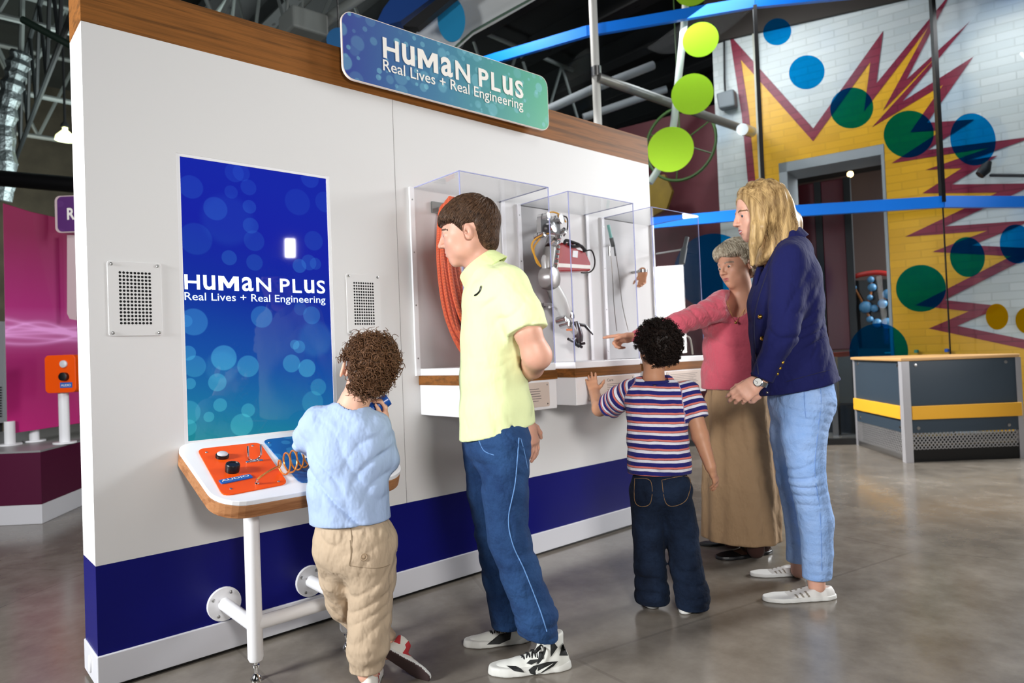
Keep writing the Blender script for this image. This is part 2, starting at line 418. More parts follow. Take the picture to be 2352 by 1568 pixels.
unicase_into(b, (P[0], YS-.002, P[2]+.005), (1, 0, 0), (0, 0, 1), Q[0]-P[0], on_y(885, 88, YS)[2]-P[2]-.004, .026, .0015)
b.build_split('sign_title', MAT['lettering'], sg, gap=.024, world=True)
b = MB(); P = on_y(880, 163, YS-.002)
text_into(b, 'Real Lives + Real Engineering', (P[0], YS-.002, P[2]-.012), (1, 0, 0), (0, 0, 1), Q[0]-P[0]-.005, .062, .006, .0015)
b.build_split('sign_subtitle', MAT['lettering'], sg, gap=.0085, world=True)
b = MB()
for x in (sx0+.25, sx1-.25): b.tube([(x, YS+.012, zb_+.07), (x, 0, zb_+.07)], .012, 10)
b.build_split('stand_off', MAT['steel'], sg, world=True)

# ------------------------------------------------------------------ speaker grilles
def grille(px, label):
    (xa, za), (xb, zb) = px
    g = thing('speaker_grille', label, 'speaker grille', ((xa+xb)/2, 0, za), 0, 'perforated grilles beside the screen')
    W, H = xb-xa, zb-za
    MB().slab([(x, -.0035, z) for x, z in rrect(W, H, .008, 4, (xa+xb)/2, (za+zb)/2)], (0, .0035, 0)).build('plate', MAT['white'], g, bevel=.001, world=True)
    b = MB()
    for i in range(9):
        for j in range(15):
            b.disc((xa+W*(.225+.55*i/8), -.0037, za+H*(.17+.68*j/14)), (0, -1, 0), .0042, 0, 8)
    b.build('perforation', MAT['grille'], g, world=True)
    for sx in (.07, .93):
        for sz in (.04, .96):
            MB().lathe((xa+W*sx, -.0035, za+H*sz), [(.0055, 0), (.005, .003), (.002, .004)], (0, -1, 0), 10).build('screw', MAT['steel'], g, smooth=True, world=True)
grille(((.054, 1.110), (.212, 1.352)), 'square perforated speaker grille left of the blue screen')
grille(((.896, 1.108), (1.050, 1.353)), 'square perforated speaker grille right of the blue screen')

# ------------------------------------------------------------------ sloping console
TX0, TX1 = .242, .905; TA = (-.0, .742); TB = (-.415, .593)   # (y, z) of the back and front of the top
tdir = np.array([0, TB[0]-TA[0], TB[1]-TA[1]]); TL = np.linalg.norm(tdir); tdir /= TL; tn = np.array([0, -tdir[2], tdir[1]]) * (1 if -tdir[2]*0+tdir[1] > 0 else -1)
TO = np.array([0, TA[0], TA[1]])
def on_top(px, py): return on_plane(px, py, TO, tn)
def tpt(x, s, h=0.): return TO + np.array([x, 0, 0]) + tdir*s + tn*h        # x across, s down the slope, h above it
tb = thing('audio_console', 'white sloping wall console with wooden edge standing on white tubular legs', 'console', (.55, -.2, 0))
def top_outline(h, g=0., r=.10):
    P = [(TX1+g, .0), (TX0-g, .0)]
    for k in range(9):
        a = PI + PI/2*k/8; P.append((TX0-g+r+r*math.cos(a), TL+g-r-r*math.sin(a)))
    for k in range(9):
        a = 1.5*PI + PI/2*k/8; P.append((TX1+g-r+r*math.cos(a), TL+g-r-r*math.sin(a)))
    return [tpt(x, s, h) for x, s in P]
def back_round(h):
    P = []
    r = .05
    for cx, cs, a0 in ((TX1-r, r, 0), (TX0+r, r, PI/2)):
        for k in range(7):
            a = a0 + PI/2*k/6; P.append((cx+r*math.cos(a), cs-r*math.sin(a)))
    r = .10
    for cx, cs, a0 in ((TX0+r, TL-r, PI), (TX1-r, TL-r, 1.5*PI)):
        for k in range(9):
            a = a0 + PI/2*k/8; P.append((cx+r*math.cos(a), cs-r*math.sin(a)))
    return [tpt(x, s, h) for x, s in P]
MB().slab(back_round(0), -tn*.016).build('worktop', MAT['paint'], tb, bevel=.002, world=True)
MB().slab(back_round(-.0161), -tn*.043).build('wooden_edge', MAT['woodz'], tb, bevel=.002, world=True)
YL = -.283; ZX = .172
def topz(y): return TA[1] + (TB[1]-TA[1])*(y-TA[0])/(TB[0]-TA[0])
for x in (.383, .702):
    lg = MB().tube([(x, YL, .062), (x, YL, .072), (x, YL, topz(YL)-.062)], [.020, .024, .024], 20).build('leg', MAT['paint'], tb, smooth=True, world=True)
    MB().lathe((x, YL, 0), [(.018, 0), (.018, .006), (.008, .020), (.006, .022), (.006, .04), (.011, .041), (.011, .048), (.006, .049), (.006, .065)], k=14).build('levelling_foot', MAT['chrome'], lg, smooth=True, world=True)
    MB().tube([(x, YL, ZX), (x, -.010, ZX)], .022, 20).build('wall_strut', MAT['paint'], tb, smooth=True, world=True)
    fl = MB().lathe((x, -.0, ZX), [(.058, 0), (.058, .008), (.056, .010)], (0, -1, 0), 32).build('wall_flange', MAT['paint'], tb, smooth=True, world=True)
    for k in range(4):
        a = PI/4+PI/2*k+.25
        MB().lathe((x+.043*math.cos(a), -.010, ZX+.043*math.sin(a)), [(.0062, 0), (.0056, .003), (.002, .0045)], (0, -1, 0), 10).build('bolt', MAT['steel'], fl, smooth=True, world=True)
MB().tube([(.383, YL, ZX+.005), (.702, YL, ZX+.005)], .022, 20).build('cross_bar', MAT['paint'], tb, smooth=True, world=True)

def flat_poly(pxs, h0, h1, mats, name, parent, bevel=0):
    """a plate on the sloping top, outline given by rounded corners between points"""
    P = [on_top(*p) for p in pxs]; out = []
    for i, p in enumerate(P):
        a, c = P[i-1], P[(i+1) % len(P)]; r = .03
        p1 = p+(a-p)/np.linalg.norm(a-p)*r; p2 = p+(c-p)/np.linalg.norm(c-p)*r
        for k in range(6):
            t = k/5; out.append((1-t)**2*p1+2*t*(1-t)*p+t*t*p2)
    out = [q+tn*h0 for q in out]
    return MB().slab(out, tn*(h1-h0)).build(name, mats, parent, world=True, bevel=bevel), P
orange, OP = flat_poly([(452, 1033), (596, 1017), (662, 1112), (512, 1141)], .0002, .004, MAT['orange'], 'control_plate', tb, .001)
orange['label'] = 'orange control plate'
def sc_panel():
    t = NT('blue_bubble_print'); co = t.obj(); vo = t.n('ShaderNodeTexVoronoi'); vo.inputs['Scale'].default_value = 22; t.l(co, vo.inputs['Vector'])
    mr = t.n('ShaderNodeMapRange', interpolation_type='SMOOTHSTEP'); t.l(vo.outputs['Distance'], mr.inputs[0])
    for i, val in enumerate((.36, .42, .45, 0.)): mr.inputs[1+i].default_value = val
    t.set(color=t.mix(mr.outputs[0], lin('14589e'), lin('3f93c8')), rough=.3); return t.m
bluep_, BP = flat_poly([(602, 1011), (765, 992), (842, 1082), (690, 1112)], .0002, .003, sc_panel(), 'picture_plate', tb, .001)
bluep_['label'] = 'blue bubble picture plate'
MB().slab([on_top(*p)+tn*.0032 for p in ((690, 1040), (706, 1038), (712, 1052), (696, 1055))], tn*.0004).build('printed_patch', MAT['lettering'], bluep_, world=True)
for (px, py) in ((474, 1041), (580, 1026), (530, 1125), (640, 1108)):
    MB().lathe(on_top(px, py)+tn*.004, [(.0042, 0), (.0036, .0016), (.001, .002)], tn, 10).build('screw', MAT['steel'], orange, smooth=True, world=True)
for (px, py) in ((618, 1018),):
    MB().lathe(on_top(px, py)+tn*.003, [(.0042, 0), (.0036, .0016), (.001, .002)], tn, 10).build('screw', MAT['steel'], bluep_, smooth=True, world=True)
c = on_top(510, 1052)+tn*.004
bt = MB().lathe(c, [(.021, 0), (.021, .009), (.0175, .011), (.0175, .0105)], tn, 24).build('button_collar', MAT['black'], orange, smooth=True, world=True)
MB().lathe(c, [(.017, .0105), (.017, .0135), (.014, .016), (.006, .0168)], tn, 24).build('push_button', M('grey_button', 'cfd0d6', .35), bt, smooth=True, world=True)
c = on_top(533, 1084)+tn*.004
MB().lathe(c, [(.0215, 0), (.0225, .022), (.0205, .026), (.018, .0262), (.017, .0235)], tn, 28).build('volume_knob', MAT['black'], orange, smooth=True, world=True)
# blue AUDIO label
a, c, d_ = on_top(509, 1115), on_top(581, 1100), on_top(506, 1102)
ux = (c-a)/np.linalg.norm(c-a); uy = -tdir - ux*np.dot(-tdir, ux); uy /= np.linalg.norm(uy); Lw = np.linalg.norm(c-a)
lb = MB().slab([a+ux*x+uy*y+tn*.004 for x, y in rrect(Lw, .024, .004, 4, Lw/2, .012)], tn*.0035).build('audio_label', MAT['bluelabel'], orange, world=True)
b = MB(); text_into(b, 'AUDIO', a+ux*.005+uy*.009+tn*.0076, ux, uy, Lw-.012, .0125, .012, .0004); b.build('label_lettering', MAT['lettering'], lb, world=True)
b = MB()
for k in range(9):
    for j in range(3):
        if (k*7+j*5) % 3: b.ball(a+ux*(.012+k*.0042+(k//2)*.002)+uy*(.002+j*.0016)+tn*.0076, .0005, 6)
b.build('raised_dots', MAT['bluelabel'], lb, world=True)
# chrome handset cradle
c = on_top(584, 1062)+tn*.004
cr = MB().slab([c+np.array([1, .0, 0])*x-tdir*y for x, y in rrect(.058, .012, .005, 4)], tn*.003).build('cradle_plate', MAT['chrome'], orange, bevel=.0008, world=True)
b = MB(); U = []
for k in range(13):
    a_ = PI + PI*k/12; U.append(c+np.array([.0215*math.cos(a_), 0, 0])+tn*(.022+.020*math.sin(a_)*1.0)-tdir*.004)
U = [U[0]+tn*.030-tdir*.012] + [U[0]+tn*.012-tdir*.003] + U + [U[-1]+tn*.012-tdir*.003] + [U[-1]+tn*.030-tdir*.012]
b.tube(U, .0034, 10); b.build('cradle_hook', MAT['chrome'], cr, smooth=True, world=True)
# coiled cable
plug = on_top(590, 1114)+tn*.004
cb = thing('handset_cable', 'coiled copper-coloured handset cable running from the orange plate to the curly-haired child', 'cable', plug)
MB().lathe(plug, [(.007, 0), (.007, .004), (.0045, .006), (.0045, .016)], tn, 14).build('cable_plug', MAT['chrome'], cb, smooth=True, world=True)
pts = []
A0 = plug+tn*.016
mid = on_top(636, 1094)+tn*.036
for k in range(9):
    t = k/8; pts.append((1-t)**2*A0+2*t*(1-t)*(A0+tn*.02+np.array([.02, 0, .0]))+t*t*mid)
Aend = on_top(728, 1062)+tn*.040
N_ = 140
for k in range(N_+1):
    t = k/N_; cpt = mid*(1-t)+Aend*t; ph = 2*PI*6.2*t; rr = .026*min(1, t*6+.15)
    pts.append(cpt + tn*(rr*math.sin(ph)*1.25) + tdir*(rr*math.cos(ph)*1.5) + np.array([.002*math.sin(ph), 0, 0]))
pts += [Aend+tn*.03+np.array([.04, .0, .05]), at(818, 1000, 2.19), at(838, 962, 2.19)]
MB().tube(pts, .0031, 8).build('cable_coil', MAT['copper'], cb, smooth=True, world=True)
# ------------------------------------------------------------------ acrylic display cases
def schlick(t, f0, f1):
    lw = t.n('ShaderNodeLayerWeight'); lw.inputs[0].default_value = .5; return t.math('ADD', t.math('MULTIPLY', t.math('POWER', lw.outputs['Facing'], 4.), f1), f0)
def acrylic_mat():
    t = NT('clear_acrylic'); t.t.nodes.remove(t.b)
    tr = t.n('ShaderNodeBsdfTransparent'); tr.inputs[0].default_value = (.99, .99, .995, 1)
    gl = t.n('ShaderNodeBsdfGlossy'); gl.inputs['Roughness'].default_value = .015
    mx = t.n('ShaderNodeMixShader'); t.l(schlick(t, .022, .5), mx.inputs[0]); t.l(tr.outputs[0], mx.inputs[1]); t.l(gl.outputs[0], mx.inputs[2]); t.l(mx.outputs[0], t.out.inputs[0]); return t.m
def glowedge_mat():
    t = NT('acrylic_edge'); t.t.nodes.remove(t.b)
    tr = t.n('ShaderNodeBsdfTransparent'); tr.inputs[0].default_value = (.72, .74, .9, 1)
    di = t.n('ShaderNodeBsdfDiffuse'); di.inputs[0].default_value = lin('c9cdf2')
    mx = t.n('ShaderNodeMixShader'); mx.inputs[0].default_value = .45; t.l(tr.outputs[0], mx.inputs[1]); t.l(di.outputs[0], mx.inputs[2]); t.l(mx.outputs[0], t.out.inputs[0]); return t.m
ACR = acrylic_mat(); EDGE = glowedge_mat()
YF = -.335
def case(x0, x1, label, zbot=.755):
    c = thing('display_case', label, 'display case', ((x0+x1)/2, YF/2, zbot), 0, 'acrylic display cases on the white wall')
    z0, z1 = .955, 1.745
    MB().box((x0, YF, zbot), (x1, -.001, .885)).build('base_box', MAT['paint'], c, bevel=.003, world=True)
    MB().box((x0-.004, YF-.004, .885), (x1+.004, -.001, .925)).build('wooden_rail', MAT['wood'], c, world=True)
    MB().box((x0, YF, .925), (x1, -.001, z0)).build('case_floor', MAT['paint'], c, bevel=.002, world=True)
    b = MB(); t = .006
    b.box((x0, YF, z0), (x1, YF+t, z1)).box((x0, YF+t, z0), (x0+t, -.001, z1)).box((x1-t, YF+t, z0), (x1, -.001, z1)).box((x0+t, YF+t, z1-t), (x1-t, -.001, z1))
    cv = b.build('acrylic_cover', ACR, c, world=True)
    b = MB(); e = .0035; g = .0004
    for x in (x0-g, x1-e+g): b.box((x, YF-g, z0), (x+e, YF+e, z1+g)); b.box((x, YF, z1-e+g), (x+e, -.001, z1+g))
    b.box((x0, YF-g, z1-e+g), (x1, YF+e, z1+g)); b.build('polished_edge', EDGE, cv, world=True)
    b = MB()
    for x in (x0-.022, x1): b.box((x, -.012, zbot+.17), (x+.022, -.0005, z1))
    b.build_split('wall_batten', MAT['paint'], c, world=True)
    b = MB()
    for x in (x0-.011,):
        for k in range(4): b.lathe((x, -.012, 1.0+.23*k), [(.004, 0), (.0035, .0015), (.001, .002)], (0, -1, 0), 8)
    b.build_split('batten_screw', MAT['steel'], c, smooth=True, world=True)
    return c
CX = [(1.232, 1.735), (1.862, 2.340), (2.492, 2.925)]
c1 = case(*CX[0], 'clear display case holding a bundle of orange rope, nearest the blue screen')
c2 = case(*CX[1], 'clear display case holding the robot arm and red case, middle one')
c3 = case(*CX[2], 'clear display case at the far right end of the white wall')
def placard(x0, x1, z0, z1, y, label, lines, parent=None):
    p = thing('text_placard', label, 'placard', ((x0+x1)/2, y, z0), 0, 'placards on the display cases')
    MB().slab([(x, y-.004, z) for x, z in rrect(x1-x0, z1-z0, .008, 4, (x0+x1)/2, (z0+z1)/2)], (0, .004, 0)).build('plaque', M('beige_plaque', 'd6c6ba', .4), p, world=True)
    b = MB()
    for (lx, lz, lw, lh) in lines: b.box((x0+lx, y-.0047, z0+lz), (x0+lx+lw, y-.004, z0+lz+lh))
    b.build('text_lines', M('plaque_ink', '57504c', .6), p, world=True)
    b = MB()
    for sx in (.012, x1-x0-.012):
        for sz in (.012, z1-z0-.012): b.lathe((x0+sx, y-.004, z0+sz), [(.004, 0), (.003, .0016), (.001, .002)], (0, -1, 0), 8)
    b.build_split('plaque_screw', MAT['steel'], p, smooth=True, world=True)
    return p
random.seed(3)
placard(1.535, 1.685, .768, .875, YF, 'beige text plaque on the rope case below its wooden rail', [(.03, .078-.0105*k, .05+.03*random.random(), .0022) for k in range(6)])
pl2 = placard(1.945, 2.285, .772, .878, YF, 'wide text plaque on the middle case under the striped-shirt boy\'s hand', [(.13, .068-.0085*k, .14+.05*random.random(), .002) for k in range(6)])
b = MB(); text_into(b, 'Care', (1.945+.13, YF-.0046, .772+.082), (1, 0, 0), (0, 0, 1), .045, .013, .004, .0003); b.build('plaque_heading', M('plaque_heading_ink', '57504c', .6), pl2, world=True)
placard(2.56, 2.89, .775, .878, YF, 'pale text plaque on the end case at the right end of the wall', [(.03, .085-.009*k, .2+.06*random.random(), .0016) for k in range(7)])

# orange rope bundle hanging in the first case
def smooth_path(P, n=8):
    P = [np.array(p, float) for p in P]; out = []
    for i in range(len(P)-1):
        p0, p1, p2, p3 = P[max(i-1, 0)], P[i], P[i+1], P[min(i+2, len(P)-1)]
        for k in range(n):
            t = k/n; out.append(.5*((2*p1)+(-p0+p2)*t+(2*p0-5*p1+4*p2-p3)*t*t+(-p0+3*p1-3*p2+p3)*t**3))
    return out + [P[-1]]
def rope_mat():
    t = NT('orange_rope'); co = t.obj(); wv = t.n('ShaderNodeTexWave'); wv.inputs['Scale'].default_value = 55; wv.inputs['Distortion'].default_value = 2; wv.bands_direction = 'DIAGONAL'; t.l(co, wv.inputs['Vector'])
    t.set(color=t.mix(wv.outputs['Fac'], lin('c9481c'), lin('e8632c')), rough=.7); t.bump(wv.outputs['Fac'], .3, .002); return t.m
ROPE = rope_mat()
rp = thing('rope_bundle', 'thick bundle of orange rope hanging from a steel hook in the first case', 'rope', (1.42, -.1, .96))
MB().box((1.325, -.012, 1.645), (1.405, -.002, 1.695)).build('hook_plate', M('hook_plate', '7e827f', .5, .6), rp, world=True)
b = MB().tube([(1.365, -.008, 1.665), (1.365, -.14, 1.665), (1.365, -.145, 1.69)], .009, 10).build('hook', MAT['steel'], rp, smooth=True, world=True)
random.seed(11)
ropes = []
for k in range(13):
    j = lambda s: (random.random()-.5)*s
    y = -.05-.008*(k % 6)-.03*random.random(); lft = k/12
    top = (1.365+j(.03), y, 1.672+.012*(k % 3)); r0 = .011
    L_ = (1.30+.07*lft+j(.012), y-.012, 1.40+j(.05)); B_ = (1.345+.10*lft+j(.02), y-.01, 1.15+j(.04)); Bo = (1.47+.07*lft+j(.03), y-.02+j(.03), .985+.05*lft+j(.02)); R_ = (1.60+j(.03), y+.01, 1.06+.04*lft+j(.04))
    R2 = (1.545-.05*lft+j(.02), y+.012, 1.35+j(.05)); up = (1.40+j(.02), y+.01, 1.66)
    MB().tube(smooth_path([top, (1.325+.03*lft, y-.01, 1.63), L_, B_, Bo, R_, R2, (1.44+j(.02), y, 1.58), up], 7), r0, 8).build('rope_loop', ROPE, rp, smooth=True, world=True)
MB().tube(smooth_path([(1.45, -.12, .968), (1.52, -.15, .985), (1.60, -.12, .972), (1.66, -.08, .985)], 6), .012, 8).build('rope_end', ROPE, rp, smooth=True, world=True)
MB().tube(smooth_path([(1.44, -.09, .968), (1.54, -.10, .99), (1.62, -.15, .970)], 6), .012, 8).build('rope_end', ROPE, rp, smooth=True, world=True)
# dark mesh net behind the rope
b = MB()
for k in range(13): b.bar((1.425+.013*k, -.165, 1.09), (1.425+.013*k, -.165, 1.33), .0014, .0014)
for k in range(19): b.bar((1.425, -.166, 1.09+.013*k), (1.583, -.166, 1.09+.013*k), .0014, .0014)
tag(b.build('wire_mesh', M('dark_wire', '4a2318', .6)), 'dark square wire mesh hanging in front of the orange rope', 'wire mesh')

# robot arm in the middle case (plane y about -.16)
def ca(px, py, y=-.16): return on_y(px, py, y)
ra = thing('robot_arm', 'silver robotic prosthetic arm with black hand hanging in the middle case', 'robot arm', ca(1270, 640))
GREY = M('arm_grey_shell', 'a9a9a6', .35, .1, bump=.2, bs=80); SILV = M('arm_silver', 'd6d6d6', .16, 1); BLK = M('arm_black', '1b1b1d', .3); YEL = M('yellow_wire', 'd79b1e', .4)
sh, el, wr = ca(1262, 520), ca(1264, 632), ca(1305, 735)
b = MB(); 
for k, (px, py, r) in enumerate(((1250, 500, .022), (1280, 505, .024), (1262, 525, .026), (1240, 540, .017), (1288, 535, .016), (1268, 560, .02))):
    b.lathe(ca(px, py, -.16-.01*(k % 3)), [(r*.6, -.03), (r, -.028), (r, -.006), (r*.7, -.004), (r*.7, .004), (r, .006), (r, .028), (r*.5, .03)], (.2, -1, .1*k), 18)
b.box(tuple(ca(1243, 528)-[.03, .03, .016]), tuple(ca(1270, 520)+[.02, .0, .02])); b.build('shoulder_joint', SILV, ra, smooth=True, world=True)
P = [ca(1268, 545), ca(1264, 570), ca(1258, 600), ca(1258, 618)]
MB().tube(P, [.022, .031, .034, .028], 18).build('upper_arm', GREY, ra, smooth=True, world=True)
b = MB()
for k in range(7): b.lathe(ca(1283-k*1.2, 545+k*11, -.185), [(.008, -.009), (.0135, -.007), (.0135, .007), (.008, .009)], (.15, 0, 1), 12)
b.build('actuator', SILV, ra, smooth=True, world=True)
b = MB().lathe(ca(1262, 638), [(.0, -.04), (.03, -.04), (.052, -.032), (.057, -.01), (.057, .01), (.052, .032), (.03, .04), (0, .04)], (.25, -1, 0), 28); b.build('elbow_drum', M('elbow_grey', '9b9895', .35, .5), ra, smooth=True, world=True)
MB().tube([ca(1270, 660), ca(1285, 690), ca(1303, 728), ca(1308, 738)], [.035, .041, .031, .024], 18).build('forearm', M('arm_pale_shell', 'c8c8c5', .4), ra, smooth=True, world=True)
b = MB()
for px, py, r in ((1298, 742, .025), (1305, 725, .022), (1290, 735, .02)): b.lathe(ca(px, py, -.165), [(r*.5, -.028), (r, -.024), (r, .024), (r*.5, .028)], (.3, -1, .2), 14)
b.build('wrist_joint', MAT['chrome'], ra, smooth=True, world=True)
MB().tube([ca(1308, 745), ca(1322, 765)], [.019, .015], 14).build('wrist_link', GREY, ra, smooth=True, world=True)
b = MB()
for px, py, c_ in ((1305, 757, 0),): b.box(tuple(ca(px, py, -.19)-[.01, .003, .005]), tuple(ca(px, py, -.19)+[.025, .003, .005]))
b.build('orange_sensor', M('orange_sensor', 'd8702a', .4), ra, world=True)
hd = MB().tube([ca(1322, 738), ca(1325, 755), ca(1328, 770), ca(1330, 785)], [.014, .022, .026, .02], 12).build('robot_palm', M('hand_gunmetal', '55565a', .3, .7), ra, smooth=True, world=True)
for pts in (((1328, 745), (1343, 747), (1352, 757), (1362, 768)), ((1322, 775), (1315, 783), (1305, 778)), ((1330, 782), (1334, 790), (1343, 788)), ((1325, 782), (1326, 792), (1337, 797)), ((1318, 780), (1322, 790), (1330, 796))):
    MB().tube([ca(*p, -.165-.006*i) for i, p in enumerate(pts)], [.0085, .008, .007, .004][:len(pts)], 8).build('robot_finger', BLK, hd, smooth=True, world=True)
for pts in (((1262, 535), (1235, 545), (1222, 560), (1225, 580), (1238, 605), (1242, 612)), ((1240, 548), (1226, 570), (1232, 600), (1240, 610)), ((1255, 490), (1270, 487), (1285, 493), (1300, 510))):
    MB().tube(smooth_path([ca(*p, -.18) for p in pts], 6), .0042, 6).build('yellow_cable', YEL, ra, smooth=True, world=True)
for pts in (((1285, 495), (1302, 500), (1303, 525), (1295, 542)),):
    MB().tube(smooth_path([ca(*p, -.18) for p in pts], 6), .0036, 6).build('black_cable', BLK, ra, smooth=True, world=True)
b = MB().tube([ca(1262, 705, -.16), ca(1250, 706, -.02)], .006, 8); b.box(tuple(ca(1248, 702, -.05)-[.016, .02, .01]), tuple(ca(1262, 702, -.05)+[.02, .02, .012])); b.build('mounting_bracket', SILV, ra, world=True)
MB().tube([sh, on_y(1262, 520, -.012)], .012, 10).build('mounting_pin', SILV, ra, smooth=True, world=True)
# red case with handle
rc = thing('red_pouch', 'red pouch with a white stripe and black cable hanging beside the robot arm', 'pouch', ca(1315, 625, -.13))
YR = -.13
out = [(1285, 556), (1318, 558), (1327, 572), (1345, 577), (1357, 603), (1358, 622), (1278, 624), (1280, 590)]
P = [ca(*p, YR) for p in out]
REDM = M('red_vinyl', 'a3131f', .35, coat=.3)
b = MB().slab(P, (0, .07, 0)); b.build('pouch_body', REDM, rc, bevel=.008, world=True)
b = MB().slab([ca(*p, YR-.002) for p in ((1281, 604), (1356, 609), (1357, 617), (1280, 613))], (0, .003, 0)); b.build('white_stripe', MAT['lettering'], rc, world=True)
b = MB().slab([ca(*p, YR-.002) for p in ((1316, 575), (1328, 576), (1327, 592), (1315, 590))], (0, .003, 0)); b.build('window_opening', MAT['paint'], rc, bevel=.003, world=True)
b = MB()
for pts in (((1296, 560), (1300, 552), (1315, 556), (1330, 562), (1345, 575)), ((1305, 560), (1318, 566), (1335, 565), (1342, 575))): b.tube(smooth_path([ca(*p, YR-.006) for p in pts], 6), .008, 8)
b.build('black_handle', BLK, rc, smooth=True, world=True)
MB().tube(smooth_path([ca(*p, YR-.006) for p in ((1340, 578), (1358, 575), (1366, 595), (1364, 615), (1352, 626), (1335, 626))], 6), .004, 6).build('black_cable', BLK, rc, smooth=True, world=True)
MB().tube([P[1]+[0, .07, 0], on_y(1318, 558, -.012)], .008, 8).build('mounting_pin', SILV, rc, smooth=True, world=True)
# nerve-cuff implant with leads
im = thing('medical_implant', 'small grey and teal electrode with two thin leads at left of the end case', 'implant', ca(1405, 560, -.06))
MB().tube([ca(1397, 516, -.06), ca(1404, 548, -.06)], .0085, 12).build('teal_capsule', M('teal_plastic', '7fc4bb', .35), im, smooth=True, world=True)
MB().tube([ca(1404, 546, -.06), ca(1409, 566, -.06)], .012, 12).build('grey_connector', M('grey_connector', '5b605f', .45), im, smooth=True, world=True)
b = MB()
for dx in (-8, 4): b.tube([ca(1407+dx, 566, -.06), ca(1409+dx*1.2, 588, -.06)], .0055, 8)
b.build('steel_prongs', SILV, im, smooth=True, world=True)
for dx in (-6, 6): MB().tube(smooth_path([ca(1409+dx, 586, -.06), ca(1415+dx*1.3, 640, -.05), ca(1420+dx*1.6, 700, -.05), ca(1430+dx*2.2, 760, -.06)], 6), .0022, 6).build('lead_wire', M('lead_wire', 'd6cfc4', .4), im, smooth=True, world=True)
MB().tube([ca(1408, 560, -.06), on_y(1408, 560, -.012)], .004, 8).build('mounting_pin', SILV, im, world=True)
# ------------------------------------------------------------------ gallery behind: brick wall with mural
BP0 = np.array([7.55, 1.05, 0.]); BD = np.array([-.217, .976, 0.]); BD /= np.linalg.norm(BD); BN = np.array([-BD[1], BD[0], 0.])   # BN points to the viewer
def bw(px, py, off=0.): return on_plane(px, py, BP0+BN*off, BN)
def bu(px, py):
    Q = bw(px, py); return float(np.dot(Q-BP0, BD)), float(Q[2])
def bp(u, z, off=0.): return BP0 + BD*u + BN*off + np.array([0, 0, z])
def brick_mat(name, ca, cb, spray=None):
    t = NT(name); co = t.obj()
    mp = t.n('ShaderNodeMapping'); mp.inputs['Rotation'].default_value = (0, 0, -math.atan2(BD[1], BD[0])); t.l(co, mp.inputs[0])
    sp = t.n('ShaderNodeSeparateXYZ'); t.l(mp.outputs[0], sp.inputs[0]); cm = t.n('ShaderNodeCombineXYZ'); t.l(sp.outputs[0], cm.inputs[0]); t.l(sp.outputs[2], cm.inputs[1])
    br = t.n('ShaderNodeTexBrick'); br.inputs['Scale'].default_value = 1.; br.inputs['Brick Width'].default_value = .30; br.inputs['Row Height'].default_value = .085; br.inputs['Mortar Size'].default_value = .007
    br.inputs['Color1'].default_value = lin(ca); br.inputs['Color2'].default_value = lin(cb); br.inputs['Mortar'].default_value = tuple(x*.82 for x in lin(ca)[:3])+(1,)
    t.l(cm.outputs[0], br.inputs['Vector']); c = br.outputs['Color']
    if spray:
        f = t.n('ShaderNodeMapRange'); t.l(t.noise(cm.outputs[0], .75, 1), f.inputs[0]); f.inputs[1].default_value = .56; f.inputs[2].default_value = .72; f.inputs[4].default_value = .75
        c = t.mix(f.outputs[0], c, lin(spray))
    t.set(color=c, rough=.32, spec=.5); t.bump(t.math('SUBTRACT', 1., br.outputs['Fac']), .5, .006); return t.m
WHB = brick_mat('white_brick', 'c9cdcb', 'bcc2c1', '7fa9cc'); YLB = brick_mat('yellow_brick', 'e6ac22', 'd79f20'); RDB = brick_mat('maroon_brick', '7a2036', '86263b')
D0 = (-.73, .385); DH = 3.17
TOP = [(1.13, 4.83), (.60, 4.86), (-.14, 4.91), (-.9, 4.80), (-3.4, 4.55)]
def wall_strip(name, poly, mats):
    pts = [bp(u, z) for u, z in poly]; return MB().slab(pts, -BN*.35).build(name, mats)
structure(wall_strip('wall_mural', [(1.13, 0), (D0[1], 0), (D0[1], DH), (D0[0], DH), (D0[0], 0), (-3.4, 0)] + TOP[::-1], WHB))
mural_outline = [(1689,109),(1868,310),(2014,107),(1999,224),(2158,24),(2055,219),(2194,85),(2038,263),(2201,163),(2110,293),(2201,287),(2088,360),(2327,326),(2173,380),(2250,372),(2152,434),(2336,432),(2124,532),(2319,518),(2186,571),(2362,580),(2135,695),(2264,709),(2166,751),(2362,792)]
U = [bu(*p) for p in mural_outline]
dj0, dj1 = D0
left = [bu(1730, 440)]
b = MB(); ins = .004
yl = [bp(u, z, ins) for u, z in U]
